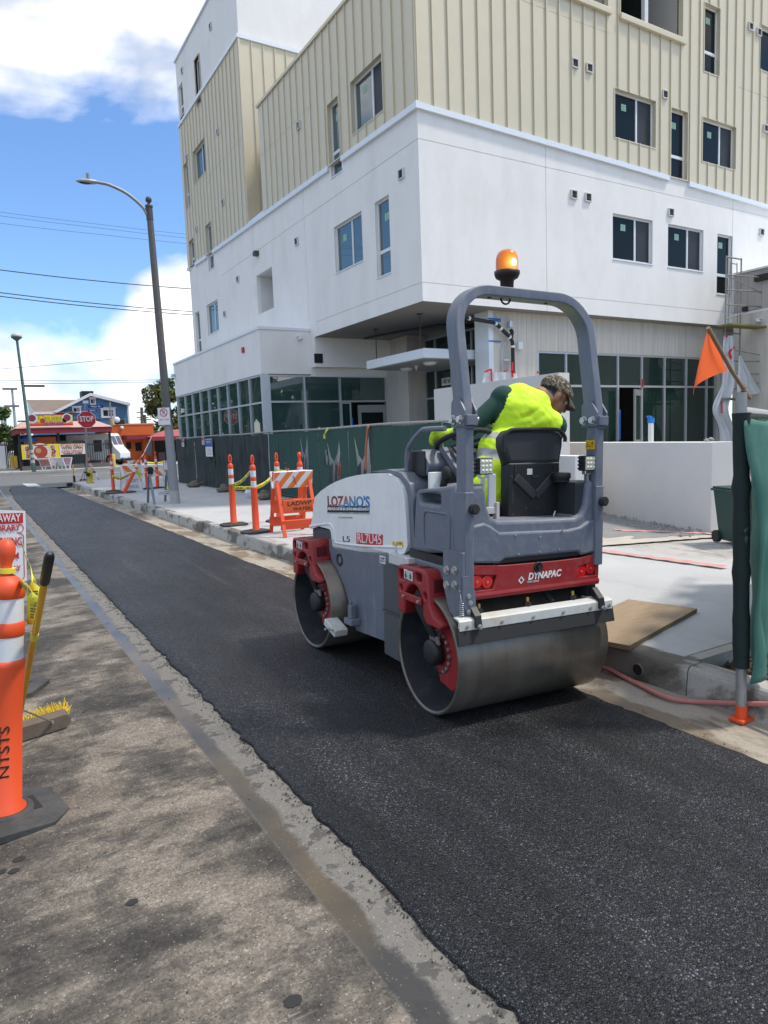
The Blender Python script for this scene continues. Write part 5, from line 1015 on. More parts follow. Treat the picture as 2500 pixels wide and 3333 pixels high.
# ================================================================ operator
def person():
    y0=.24
    OP=thing('person','worker in yellow safety vest and camouflage cap leaning right on the roller seat','person',FRw@Vector((.16,.12,1.1)))
    inv=Matrix.Translation(-Vector(OP.location))@FRw
    # remesh helper: union of tapered capsules and ellipsoids -> one continuous surface
    def blob(name,prims,mats,parent,voxel=.009,smooth=6,assign=None):
        mb=MB()
        for p in prims:
            if p[0]=='c':
                _,a,b,ra,rb=p; a,b=Vector(a),Vector(b); mb.cyl(a,b,ra,rb,n=18); mb.ell(a,(ra,)*3,nu=18,nv=12); mb.ell(b,(rb,)*3,nu=18,nv=12)
            else: mb.ell(p[1],p[2],p[3] if len(p)>3 else None,nu=22,nv=14)
        me=mb.mesh(name); bm=bmesh.new(); bm.from_mesh(me); bmesh.ops.recalc_face_normals(bm,faces=bm.faces); bm.to_mesh(me); bm.free()
        t=bpy.data.objects.new('tmp',me); r=t.modifiers.new('r','REMESH'); r.mode='VOXEL'; r.voxel_size=voxel; s=t.modifiers.new('s','SMOOTH'); s.factor=.5; s.iterations=smooth
        m2=eval_mesh(t,name)
        m2.materials.clear()
        for m in mats: m2.materials.append(m)
        for p in m2.polygons:
            p.use_smooth=True
            if assign: p.material_index=assign(p.center,p.normal)
        o=bpy.data.objects.new(name,m2); COL.objects.link(o); o.parent=parent; o.matrix_local=inv; return o
    SK=mat('skin',(.30,.135,.085),.55,var=.18,vscale=30); SH=mat('shirt_green',(.012,.055,.040),.85,var=.25,vscale=14,bump=.5,bscale=60); TR=mat('trousers_navy',(.015,.018,.03),.85); GL=mat('glove_yellow',(.50,.72,.03),.75,var=.15,vscale=40); HAIR=mat('hair_black',(.012,.011,.010),.7,var=.3,vscale=80); BOOT=mat('boot',(.06,.035,.02),.7)
    P=lambda u,v,y: lat(FR,'b5',u,v,'y',y)
    Q=lambda u,v,y: lat(FR,'q',u,v,'y',y)
    lsh=P(330,500,.30); rsh=P(1010,860,.24); nk=P(800,470,.32); hip=Vector((.045,.17,1.15))
    spine1=P(520,860,.22); chest=P(560,700,.27)
    hc=P(1010,460,.36)            # head centre
    elb=Q(560,640,.34); wr=Q(440,672,.40); hand=Q(375,672,.42)
    relb=rsh+Vector((.06,.16,-.22)); rwr=relb+Vector((-.05,.20,-.10))
    ax=(rsh-lsh).normalized()
    up=((lsh+rsh)/2-hip).normalized(); bk=ax.cross(up).normalized()
    RM=Matrix((ax,bk,up)).transposed()
    body=[('e',hip,(.17,.125,.13)),('e',hip.lerp(chest,.5),(.165,.115,.17),RM),('e',chest,(.195,.115,.18),RM),('e',(lsh+rsh)/2,(.21,.09,.085),RM),('c',lsh,rsh,.085,.08),('c',chest,nk,.13,.07),('c',nk-.02*up,hc-Vector((.03,.0,.01)),.062,.058),
      ('c',lsh,elb,.066,.052),('c',elb,wr,.052,.038),('c',rsh,relb,.075,.055),('c',relb,rwr,.052,.038),('c',hip+Vector((-.09,.05,-.03)),hip+Vector((-.02,.40,-.02)),.09,.07),('c',hip+Vector((.09,.05,-.03)),hip+Vector((.20,.40,-.02)),.09,.07),('c',hip+Vector((-.02,.40,-.02)),hip+Vector((-.03,.36,-.27)),.068,.05),('c',hip+Vector((.20,.40,-.02)),hip+Vector((.21,.36,-.27)),.068,.05)]
    # head: looks right and down; face direction fd, crown direction ud
    fd=(CR*.86+CF*.30-CU*.52).normalized(); ud=(CU*.80+CR*.50+CF*.10); ud=(ud-fd*ud.dot(fd)).normalized(); Rw=FRw.to_3x3().transposed(); fd=Rw@fd; ud=Rw@ud; sd=fd.cross(ud).normalized()
    HM=Matrix((fd,sd,ud)).transposed()
    def h(a,b,c): return hc+fd*a+sd*b+ud*c
    body+=[('e',h(-.012,0,.03),(.098,.077,.095),HM),('e',h(.035,0,-.045),(.062,.058,.068),HM),('c',h(.085,0,.0),h(.108,0,-.038),.010,.016),('e',h(.062,0,-.095),(.028,.032,.022),HM),('e',h(.083,.0,-.068),(.016,.026,.010),HM),('e',h(.070,.030,-.028),(.022,.022,.022),HM),('e',h(.070,-.030,-.028),(.022,.022,.022),HM),('e',h(.080,0,.024),(.018,.045,.012),HM)]
    for s in (1,-1): body+=[('e',h(-.012,s*.078,-.012),(.020,.010,.033),HM),('e',h(-.006,s*.080,-.036),(.012,.008,.014),HM)]
    # left hand on the wheel: palm and fingers curled round the rim
    pd=(hand-wr).normalized(); side=Vector((0,.5,-.86)); side=(side-pd*side.dot(pd)).normalized(); dn=pd.cross(side)
    palm=wr+pd*.055; body+=[('c',wr,palm,.032,.036),('e',palm,(.045,.040,.022),Matrix((pd,side,pd.cross(side))).transposed())]
    for i in range(4):
        o=(i-1.5)*.019; b0=palm+pd*.035+side*o; l=(.030,.036,.034,.026)[i]; b1=b0+pd*l+Vector((0,0,-.012)); b2=b1+(pd*.3+Vector((0,0,-1))).normalized()*l*.85; b3=b2+(-pd*.6+Vector((0,0,-.7))).normalized()*l*.6
        body+=[('c',b0,b1,.0105,.0100),('c',b1,b2,.0100,.0092),('c',b2,b3,.0092,.0082)]
    t0=palm-pd*.01+side*.034; t1=t0+side*.028+pd*.018; t2=t1+pd*.028+Vector((0,0,-.012)); body+=[('c',t0,t1,.012,.0115),('c',t1,t2,.0115,.0095)]
    rp=rwr+Vector((-.02,.07,-.01)); body+=[('e',rp,(.040,.048,.022))]
    for i in range(4):
        b0=rp+Vector((-.03+.02*i,.04,0)); body+=[('c',b0,b0+Vector((0,.035,-.012)),.010,.0095),('c',b0+Vector((0,.035,-.012)),b0+Vector((0,.045,-.04)),.0095,.0085)]
    body+=[('c',rp+Vector((-.04,0,0)),rp+Vector((-.065,.035,-.01)),.011,.0095)]
    headc=hc-ud*.0
    def assign(c,n):
        d=c-hc; L=(d.dot(fd),d.dot(sd),d.dot(ud))
        if d.length<.155 and (c-nk).length>.055 and (c-rsh).length>.13:
            if L[2]<.16 and (L[0]<-.035 and L[2]>-.035) and abs(L[1])<.085: return 3      # short hair at nape
            return 0
        if (c-nk).length<.085 and (c-(nk+up*.02)).dot(up)>-.005: return 0
        if (c-wr).dot(pd)>.0 and (c-wr).length<.2: return 2
        if (c-rwr).dot((rp-rwr).normalized())>0.01 and (c-rwr).length<.2: return 2
        if c.z<1.13: return 4
        return 1
    B=blob('body',body,[SK,SH,GL,HAIR,TR],OP,.0075,5,assign)
    # boots
    for s in (-1,1):
        mb=MB(); p=hip+Vector((.09+.12*s,.38,-.30)); mb.ell(p+Vector((0,.03,0)),(.045,.12,.045)); mb.build('boot',BOOT,OP,xf=inv)
    # vest over shirt
    V=mat('vest_yellow',(.62,.90,.02),.7,var=.10,vscale=9,bump=.7,bscale=18); BND=mat('reflective_band',(.42,.42,.43),.35,var=.1,vscale=30); TRIM=mat('vest_trim',(.012,.04,.02),.8)
    vest=[('e',hip.lerp(chest,.0),(.190,.142,.15),RM),('e',hip.lerp(chest,.25),(.190,.138,.17),RM),('e',hip.lerp(chest,.5),(.192,.134,.19),RM),('e',chest,(.210,.132,.195),RM),('c',lsh.lerp(rsh,.11),lsh.lerp(rsh,.90),.098,.092),('e',(lsh+rsh)/2+up*.005,(.19,.118,.097),RM),('c',chest,nk-up*.035,.135,.088)]
    tb1=(P(150,935,.19)-hip).dot(up); tb2=(P(40,1185,.19)-hip).dot(up)
    def vassign(c,n):
        t=(c-hip).dot(up); q=(c-nk); 
        if abs(t-tb1)<.026 or abs(t-tb2)<.026: return 1
        return 0
    vo=blob('safety_vest',vest,[V,BND,TRIM],OP,.009,8,vassign)
    # creases pressed into the vest cloth
    for v in vo.data.vertices:
        c=v.co; v.co=c+v.normal*(.011*mnoise.noise(Vector((c.x*7+c.z*5,c.y*7,c.z*13-c.x*6)))+.009*(abs(mnoise.noise(Vector((c.x*10-c.z*7,c.y*9,c.z*15))))-.2)+.003*mnoise.noise(Vector((c.x*26,c.y*26,c.z*30+c.x*20))))
    bm=bmesh.new(); bm.from_mesh(vo.data)
    kill=[f for f in bm.faces if ((f.calc_center_median()-lsh).dot(ax)<-.030 and (f.calc_center_median()-lsh).length<.2) or ((f.calc_center_median()-rsh).dot(ax)>.012 and (f.calc_center_median()-rsh).length<.2) or ((f.calc_center_median()-nk).dot(up)>.012 and (f.calc_center_median()-nk).length<.14)]
    bmesh.ops.delete(bm,geom=kill,context='FACES'); 
    edge=set(v for e in bm.edges if e.is_boundary for v in e.verts)
    for f in bm.faces:
        if any(v in edge for v in f.verts): f.material_index=2
    bm.to_mesh(vo.data); bm.free()
    # collar edge in the shirt, cap, eyes
    CAM=None
    m,nt,N,Lk,Pn=nodes('camo_cloth'); v=N.new('ShaderNodeTexCoord').outputs['Object']
    c=mixc(N,Lk,ramp(N,Lk,noi(N,Lk,v,26,5,.6,1.2),[(.46,0),(.50,1)]),(.27,.21,.145),(.085,.065,.045)); c=mixc(N,Lk,ramp(N,Lk,noi(N,Lk,mapped(N,Lk,v,(1,1,1),(0,0,0),(7,3,1)),32,4,.6,1),[(.56,0),(.59,1)]),c,(.035,.03,.022)); c=mixc(N,Lk,ramp(N,Lk,noi(N,Lk,mapped(N,Lk,v,(1,1,1),(0,0,0),(2,9,4)),40,4,.6,1),[(.60,0),(.63,1)]),c,(.42,.37,.29)); Lk(c,Pn.inputs['Base Color']); Pn.inputs['Roughness'].default_value=.9
    BRM=mat('brim_brown',(.085,.065,.045),.85,var=.3,vscale=40)
    capp=[('e',h(-.012,0,.050),(.112,.090,.082),HM),('e',h(.01,0,.045),(.103,.086,.07),HM)]
    cap=blob('cap',capp,[m],OP,.008,3)
    bm=bmesh.new(); bm.from_mesh(cap.data); bmesh.ops.delete(bm,geom=[f for f in bm.faces if (f.calc_center_median()-h(0,0,.028)).dot(ud)<(-.012 if (f.calc_center_median()-hc).dot(fd)<.0 else .004)],context='FACES'); bm.to_mesh(cap.data); bm.free()
    # brim: curved sheet with thickness
    mb=MB(); nu,nv=14,8; vs=[]
    for top in (1,0):
        for j in range(nv+1):
            for i in range(nu+1):
                b=-1+2*i/nu; r=j/nv; a=.075+ (.098*math.sqrt(max(0,1-(.92*b)**2)))*r; y=b*(.076+.006*r); z=.036-.035*r*r-.026*b*b*(.35+.65*r)+(.0035 if top else 0); vs.append(h(a-.028*b*b,y,z))
    K=(nu+1)*(nv+1); fs=[]
    for t in (0,1):
        for j in range(nv):
            for i in range(nu):
                q=t*K+j*(nu+1)+i; f=(q,q+1,q+nu+2,q+nu+1); fs.append(f if t else f[::-1])
    rim=[(nv*(nu+1)+i) for i in range(nu+1)]
    for i in range(nu): fs.append((rim[i],rim[i+1],rim[i+1]+K,rim[i]+K))
    for j in range(nv):
        for i in (0,nu): q=j*(nu+1)+i; fs.append((q,q+nu+1,q+nu+1+K,q+K))
    mb.add(vs,fs,True); mb.build('cap_brim',BRM,cap)
    for s in (-1,1):
        mb=MB(); mb.ell(h(.078,s*.030,.0),(.012,.012,.012)); e=mb.build('eye',mat('eye_white',(.6,.58,.55),.2),OP,xf=inv); mb=MB(); mb.ell(h(.087,s*.030,-.002),(.005,.006,.006)); mb.build('iris',HAIR,e)
        mb=MB(); mb.tube(spline([h(.080,s*.014,.020),h(.088,s*.030,.024),h(.078,s*.048,.017)],4),.0045,6); mb.build('eyebrow',HAIR,OP,xf=inv)
    return OP
person()
# ================================================================ street things near the site
O_OR=mat('delineator_orange',(.75,.085,.02),.5,var=.10,vscale=6,dirt=.12,dirtcol=(.35,.06,.03),dscale=6); O_WH=mat('reflector_white',(.68,.70,.72),.4,var=.06,vscale=12,dirt=.2,dirtcol=(.45,.45,.44),dscale=20); O_RB=mat('base_rubber',(.045,.046,.045),.85,var=.35,vscale=9,bump=.6,bscale=70,dirt=.35,dirtcol=(.16,.15,.13),dscale=6)
O_TAPE=mat('caution_tape',(.72,.66,.06),.45,var=.10,vscale=10)
def rubber_base(parent,s=.21,hole=True,rz=0):
    pts=[(-s,-s*.55),(-s*.62,-s*.95),(s*.62,-s*.95),(s,-s*.55),(s,s*.55),(s*.62,s*.95),(-s*.62,s*.95),(-s,s*.55)]
    mb=MB(); n=8; vs=[(x,y,0) for x,y in pts]+[(x,y,.026) for x,y in pts]+[(x*.90,y*.90,.036) for x,y in pts]; mb.add(vs,[(i,(i+1)%n,n+(i+1)%n,n+i) for i in range(n)]+[(n+i,n+(i+1)%n,2*n+(i+1)%n,2*n+i) for i in range(n)]+[tuple(range(2*n,3*n))]); mb.lathe([(.115,.036),(.11,.046),(.085,.046),(.08,.036)],(0,0,0),28)
    b=mb.build('rubber_base',O_RB,parent)
    if hole:
        mb=MB(); mb.box(s*.45,s*.60,-s*.32,s*.32,.0355,.0375); mb.build('base_slot',mat('slot_dark',(.02,.02,.02),.9),b)
    return b
def delineator(name,label,loc,rz=0,lean=None,top='loop',h=1.02,rb=.052,rt=.043,base=True,group='orange delineators on the new pavement',brz=0,kr=None):
    t=thing(name,label,'delineator',loc,rz,group)
    if lean: t.rotation_euler=lean
    mb=MB(); mb.lathe([(rb*1.25,.03),(rb*1.25,.05),(rb,.065),(rb*.97,.45),(rt*1.08,h-.36),(rt*1.12,h-.345),(rt*.98,h-.335)],(0,0,0),28); mb.lathe([(rt*.98,h-.24),(rt*1.04,h-.235),(rt*1.04,h-.185),(rt*.98,h-.18)],(0,0,0),28)
    mb.lathe([(rt*.98,h-.085),(rt*1.05,h-.08),(rt*1.05,h-.04),(rt*.9,h-.015),(rt*.5,h+.005)],(0,0,0),28); mb.build('post',O_OR,t)
    for a,b in ((h-.335,h-.24),(h-.18,h-.085)):
        mb=MB(); mb.cyl((0,0,a),(0,0,b),rt*.985,rt*.985,n=28,caps=False); mb.build('reflective_band',O_WH,t)
    mb=MB()
    if top=='loop':
        pts=[(0.021*math.cos(a),0,h+.075+.062*math.sin(a)) for a in [2*math.pi*i/24 for i in range(24)]]; mb.tube(pts,.013,8,closed=True)
    else:
        k=kr or rt; mb.lathe([(k*.75,h-.01),(k*.50,h+.03),(k*.50,h+.05),(k*.75,h+.085),(k*.80,h+.115),(k*.55,h+.145),(0,h+.155)],(0,0,0),20)
    mb.build('handle',O_OR,t)
    if base: rubber_base(t)
    return t
def tape(name,label,pts,w=.06,twist=.0,parent=None,grp='caution tape',words=True,sag=.0):
    P=spline(pts,8); vs=[]
    for i,p in enumerate(P):
        d=(P[min(i+1,len(P)-1)]-P[max(i-1,0)]).normalized(); u=Vector((0,0,1)) if abs(d.z)<.8 else Vector((1,0,0)); x=d.cross(u).normalized(); u=x.cross(d).normalized(); a=twist*i/len(P)+.25*mnoise.noise(Vector((i*.35,len(label),0))); q=u*math.cos(a)+x*math.sin(a)
        vs+=[p-q*w/2,p+q*w/2]
    mb=MB(); mb.add(vs,[(2*i,2*i+2,2*i+3,2*i+1) for i in range(len(P)-1)],True); o=mb.build(name,O_TAPE,fixn=False); s=o.modifiers.new('t','SOLIDIFY'); s.thickness=.0006
    if words:     # printed word blocks along the tape
        mb=MB(); n=len(P)-1; k=0
        for i in range(1,n-1,1):
            if i%4==3: continue
            a,b,c,d=[Vector(vs[j]) for j in (2*i,2*i+2,2*i+3,2*i+1)]; nn=(b-a).cross(d-a).normalized()*.0012
            for s_ in (1,-1):
                for t0 in (.08,.52):
                    A=a.lerp(b,t0);B=a.lerp(b,t0+.28);C=d.lerp(c,t0+.42);D=d.lerp(c,t0+.12); A,D=A.lerp(D,.25),A.lerp(D,.75); B,C=B.lerp(C,.25),B.lerp(C,.75); mb.add([A+nn*s_,B+nn*s_,C+nn*s_,D+nn*s_],[(0,1,2,3)])
        mb.build('tape_print',mat('tape_print',(.14,.13,.03),.6),o,fixn=False)
    return tag(o,label,'tape',grp)
Z=.142
d1=delineator('delineator','slim orange delineator with loop handle, farther one at the kerb edge',(3.66,11.05,Z)); d2=delineator('delineator','slim orange delineator with loop handle, nearer one at the kerb edge',(3.62,9.90,Z),rz=.3)
p3=Vector((4.43,10.95,0)); d3=delineator('delineator','orange delineator with loop handle behind the left end of the orange barricade',(p3.x,p3.y,Z),rz=.2); p4=Vector((4.52,10.2,0)); d4=delineator('delineator','orange delineator with knob top behind the right end of the orange barricade',(p4.x,p4.y,Z),top='knob')
tape('caution_tape','yellow caution tape from the far kerb delineator to the near one',[(3.66,11.05,.80),(3.63,10.45,.90),(3.62,9.9,1.10)],.055)
tape('caution_tape','yellow caution tape stretched from the kerb delineators to the orange barricade',[(3.66,11.0,.76),(3.9,10.4,.80),(p3.x,p3.y-.05,1.0)],.06)
tape('caution_tape','yellow caution tape along the back of the orange barricade',[(p3.x,p3.y-.05,1.0),((p3.x+p4.x)/2,(p3.y+p4.y)/2,.99),(p4.x,p4.y-.05,.98)],.05)
tape('caution_tape','yellow caution tape hanging down at the right of the orange barricade',[(p4.x+.02,p4.y-.07,.98),(p4.x+.03,p4.y-.09,.65),(p4.x,p4.y-.08,.3)],.05)
# orange A-frame barricade
def stripes(w,h,sl,pitch,flip=False):
    out=[]; x=-w/2-h*sl
    while x<w/2+h*sl:
        P=[(x,0),(x+pitch/2,0),(x+pitch/2+h*sl,h),(x+h*sl,h)]
        def clip(P,xm,keep):
            o=[]
            for i in range(len(P)):
                a,b=P[i],P[(i+1)%len(P)]; ia=(a[0]>=xm)==keep or a[0]==xm; ib=(b[0]>=xm)==keep or b[0]==xm
                if ia: o.append(a)
                if ia!=ib: t=(xm-a[0])/(b[0]-a[0]); o.append((xm,a[1]+t*(b[1]-a[1])))
            return o
        P=clip(P,-w/2,True); P=clip(P,w/2,False) if len(P)>2 else P
        if len(P)>2: out.append([(-q[0],q[1]) if flip else q for q in P])
        x+=pitch
    return out
S_OR=mat('sheeting_orange',(.80,.20,.03),.5,var=.06); S_WH=mat('sheeting_white',(.74,.74,.74),.45,var=.04)
BR=thing('barricade','orange plastic folding barricade with striped top panel and utility sign on the pavement','barricade',(4.0,9.35,Z),R(-6))
def leg_pair(parent,x,m,spread,h,name='leg',w=.05,d=.035):
    for s in (-1,1): MB().bar((x,s*spread,0),(x,s*.03,h),w,d).build(name,m,parent,bevel=.004)
W2=.275
for x in (-W2+.03,W2-.03): leg_pair(BR,x,O_OR,.36,.92)
for s in (-1,1):
    y=s*.06; tl=Matrix.Rotation(R(-s*17),3,'X')
    mb=MB(); mb.obox((0,y+s*.02,.80),(2*W2+.03,.03,.25),tl); pn=mb.build('top_panel',S_WH,BR,bevel=.004)
    for P in stripes(2*W2+.026,.246,.75,.19,flip=(s>0)):
        mb=MB(); mb.add([Vector((0,y+s*.02,.80))+tl@Vector((q[0],s*.0165,q[1]-.123)) for q in P],[tuple(range(len(P)))]); mb.build('stripe',S_OR,pn,fixn=False)
    MB().bar((-.02,y+s*.04,.90),(.03,y+s*.072,.72),.012,.006).build('panel_crack',M_BLK,pn)
    MB().obox((0,s*.29,.17),(2*W2,.03,.14),tl).build('lower_rail',O_OR,BR,bevel=.004)
    if s>0: MB().obox((0,s*.20,.40),(2*W2,.02,.20),tl).build('lower_rail',O_OR,BR,bevel=.004)
mb=MB(); tl=Matrix.Rotation(R(14),3,'X'); mb.obox((.04,-.205,.42),(.50,.018,.20),tl); sgn=mb.build('utility_sign',mat('sign_orange',(.80,.14,.04),.55,var=.05),BR,bevel=.003)
fm=Matrix.Translation((.04,-.2165,.42))@(tl@Matrix.Rotation(R(90),3,'X')).to_4x4()
text('LADWP','sign_lettering',mat('stencil_brown',(.07,.02,.015),.6),sgn,.085,fm@Matrix.Translation((-.01,.04,0)),width=.36,bold=.002); text('WATER','sign_lettering',MATS['stencil_brown'],sgn,.07,fm@Matrix.Translation((.03,-.045,0)),width=.27,bold=.0016)
mb=MB(); 
for x in (-.22,-.05,.1): mb.tube([(x,0,.91),(x-.012,0,.95),(x+.012,0,.955),(x+.02,0,.93)],.007,6)
mb.build('hook',O_OR,BR)
# ---------------------------------------------------------------- site fence with green windscreen
FX=6.42; FB=thing('site_fence','long chain link site fence covered with torn dark green windscreen beside the pavement','fence',(FX,16.5,Z))
F_GREEN=[mat('screen_green',(.016,.060,.047),.8,var=.30,vscale=3,bump=.5,bscale=16,dirt=.35,dirtcol=(.045,.075,.07),dscale=2,stretch=(1,1,.4)),mat('screen_dark',(.014,.026,.024),.8,var=.45,vscale=3,bump=.5,bscale=16,dirt=.6,dirtcol=(.075,.085,.085),dscale=2.2,stretch=(1,2.2,.35))]
F_PIPE=mat('galvanised',(.36,.36,.35),.5,metal=.5,var=.2,vscale=14)
seams=[25.2,22.85,20.9,19.4,18.05,16.3,14.95,13.45,12.1,10.5,8.9,7.4]
def tear(cy,cz,w,h,sk=0): return [(cy-w*.5,cz-h*.15),(cy-w*.35,cz-h*.42),(cy,cz-h*.5),(cy+w*.28,cz-h*.30),(cy+w*.5+sk,cz+h*.5),(cy+w*.22,cz+h*.12),(cy,cz+h*.02),(cy-w*.25,cz+h*.2),(cy-w*.42,cz+h*.48)]
TEARS={5:[(15.75,1.22,.24,.55),(15.35,.95,.20,.8)],6:[(14.2,1.15,.42,1.0)],7:[(12.75,1.02,.62,.95),(13.1,1.2,.14,.5)],8:[(11.55,1.05,.62,1.05)]}
rnd=random.Random(11)
for i,(b,a) in enumerate(zip(seams,seams[1:])):
    dark=0 if i>=5 else 1; n=26; zt=1.70+.012*math.sin(i); nz=18
    if i in TEARS:
        # panel with real holes, outline sagging between the ties
        out=[(a+.01+(b-a-.02)*k/14, .17+.02*mnoise.noise(Vector((k,i,0)))) for k in range(15)]+[(b-.01-(b-a-.02)*k/14,zt-.018*math.sin(math.pi*k/14)-.01*abs(mnoise.noise(Vector((k*.8,i,5))))) for k in range(15)]
        hs=[tear(*q) for q in TEARS[i]]
        M=face_m((0,0,0),(0,1,0),(0,0,1)); o=plate([(y-16.5,z-Z) for y,z in out],[[(y-16.5,z-Z) for y,z in h] for h in hs],.004,'windscreen_panel',F_GREEN[dark],FB,M)
        for q in TEARS[i]:          # torn flaps hanging inward
            for k in range(2):
                s=(-1,1)[k]; cy,cz,w,h=q; mb=MB(); P=[(0,cy+s*w*.1-16.5,cz+h*.0-Z),(-.02,cy+s*w*.3-16.5,cz-h*.1-Z),(-.05,cy+s*w*.32-16.5,cz-h*.42-Z),(-.04,cy+s*w*.05-16.5,cz-h*.5-Z)]; mb.add(P,[(0,1,2,3)]); mb.build('windscreen_flap',F_GREEN[1],FB,fixn=False)
    else:
        mb=MB(); vs=[]
        for j in range(nz+1):
            for k in range(n+1):
                y=a+.008+(b-a-.016)*k/n; t=j/nz; top=zt-.02*math.sin(math.pi*k/n)-.012*abs(mnoise.noise(Vector((k*.6,i,5)))); z=.16+(top-.16)*t; x=-.02-.035*mnoise.noise(Vector((y*1.8,z*.7,i)))*math.sin(math.pi*min(1,t*1.0))-.014*mnoise.noise(Vector((y*6,z*2.2,i)))
                vs.append((x,y-16.5,z-Z))
        mb.add(vs,[(j*(n+1)+k,j*(n+1)+k+1,(j+1)*(n+1)+k+1,(j+1)*(n+1)+k) for j in range(nz) for k in range(n)],True); mb.build('windscreen_panel',F_GREEN[dark],FB,fixn=False)
        # cut wind vents: crescent slits that gape dark
        if dark:
            for v in range(4):
                cy=a+(b-a)*(.15+.23*v)+rnd.uniform(-.05,.05); cz=rnd.uniform(.75,1.15); h=rnd.uniform(.4,.75); w=.10; mb=MB(); mb.add([(-.062,cy-w/2-16.5,cz+h/2-Z),(-.070,cy-w*.3-16.5,cz-Z),(-.066,cy-16.5,cz-h/2-Z),(-.070,cy+w*.25-16.5,cz-h*.1-Z),(-.062,cy+w/2-16.5,cz+h*.45-Z),(-.066,cy-16.5,cz+h*.05-Z)],[(0,1,5),(1,2,3,5),(3,4,5)]); mb.build('wind_slit',mat('slit_dark',(.006,.009,.009),.9),FB,fixn=False)
mb=MB(); zt=1.725; mb.tube([(0,y-16.5,zt-Z+.008*math.sin(y*1.3)) for y in [7.2+.3*i for i in range(61)]],.022,10); tr=mb.build('top_rail',F_PIPE,FB)
for i in range(110): 
    if i%1==0:
        y=7.3+i*.163; 
mb=MB()
for i in range(150):
    y=7.3+i*.12; mb.lathe([(.025,-.008),(.027,0),(.025,.008)],(0,y-16.5,zt-Z+.008*math.sin(y*1.3)),8,'y')
kind(mb.build('rail_lacing',mat('lacing',(.30,.28,.24),.8),FB),'stuff')
for y in (25.2,22.85,19.4,16.3,13.45,10.5,7.4):
    mb=MB(); mb.cyl((.03,y-16.5,-.02),(.03,y-16.5,1.62),.024,n=10); mb.build('fence_post',F_PIPE,FB)
mb=MB(); mb.tube([(0,y-16.5,.06) for y in (7.2,12,18,25.3)],.018,8); mb.build('bottom_rail',mat('dark_pipe',(.05,.05,.05),.6),FB)
mb=MB(); y=9.0
while y<17:
    for s in (1,-1):
        mb.tube([(.012,y-16.5,.05),(.012,y+s*1.55-16.5,1.58)],.0022,3,caps=False)
    y+=.085
kind(mb.build('chain_link',F_PIPE,FB,fixn=False),'stuff','galvanised chain link mesh')
# things hung on the fence
def notice(name,label,y,z0,z1,w,m,band=None):
    t=thing(name,label,'notice',(FX-.09,y,z0)); mb=MB(); mb.box(-.004,.0,-w/2,w/2,0,z1-z0); mb.build('sheet',m,t)
    if band:
        mb=MB(); mb.box(-.006,-.0042,-w/2+.01,w/2-.01,(z1-z0)*.55,(z1-z0)*.97); mb.build('printed_block',band,t)
    mb=MB()
    for i in range(5): mb.box(-.006,-.0042,-w*.38,w*(.38-.1*(i%2)),(z1-z0)*(.08+.085*i),(z1-z0)*(.08+.085*i)+.012)
    mb.build('printed_lines',mat('print_dim',(.16,.18,.26),.6),t); return t
a0,a1=at('b7',240,110,'X',FX-.09),at('b7',300,238,'X',FX-.09); n_=notice('notice','white site notice with blue top block hanging on the fence',(a0.y+a1.y)/2,a1.z,a0.z,abs(a0.y-a1.y)*.95,S_WH,mat('notice_blue',(.03,.07,.32),.5))
text('NOTICE','notice_heading',S_WH,n_,.10,face_m((-.008,0,(a0.z-a1.z)*.82),(0,-1,0),(0,0,1)),width=.42)
for lab,u0,v0,u1,v1 in (('small red and white notice at the far end of the fence',70,116,90,165),('small red and white notice beside the blue topped notice',216,98,238,150)):
    a0,a1=at('b7',u0,v0,'X',FX-.09),at('b7',u1,v1,'X',FX-.09); notice('notice',lab,(a0.y+a1.y)/2,a1.z,a0.z,abs(a0.y-a1.y)*.95,S_WH,mat('notice_red',(.5,.05,.05),.5))
a0,a1=at('b7',1138,30,'X',FX-.06),at('b7',1112,108,'X',FX-.06); tape('ribbon','short yellow ribbon tied to the fence top rail',[a0,(a0+a1)/2+Vector((-.02,.02,0)),a1],.05,.8,words=False,grp='ribbon')
a0,a1=at('b7',1430,22,'X',FX-.06),at('b7',1412,330,'X',FX-.06); mb=MB(); mb.tube(spline([a0+Vector((.08,.1,-.05)),a0,(a0+a1)/2+Vector((0,.03,0)),a1],6),.022,8); tag(mb.build('hanging_cord',mat('cord_orange',(.42,.13,.06),.6)),'orange cord hanging down over the fence top','cord')
# sandbags
M_BAG=mat('burlap',(.17,.145,.11),.95,var=.25,vscale=16,bump=.8,bscale=120)
for k,(x,y,l) in enumerate(((6.02,21.9,'tan sandbag on the fence foot, farthest of three'),(6.0,18.8,'crumpled tan sandbag on the fence foot, middle of three'),(5.9,15.4,'wide slumped tan sandbag on the fence foot, nearest of three'))):
    t=thing('sandbag',l,'sandbag',(x,y,Z),R(20*k),'sandbags weighting the fence')
    mb=MB(); mb.ell((0,0,.07),(.24+.04*(k==2),.15,.085),nu=24,nv=14); mb.ell((.05,.05,.15),(.13,.10,.07),nu=20,nv=12); vs=mb.v
    mb.v=[(v[0]+.03*mnoise.noise(Vector(v)*9+Vector((k*7,0,0))),v[1]+.03*mnoise.noise(Vector(v)*9+Vector((0,k*7,3))),max(0.0,v[2]+.03*mnoise.noise(Vector(v)*8+Vector((k,5,0))))) for v in vs]; mb.build('sack',M_BAG,t)
    mb=MB(); mb.tube([(.20,.03,.10),(.27,.05,.15),(.33,.04,.13)],[.03,.018,.03],8); mb.build('tied_neck',M_BAG,t)
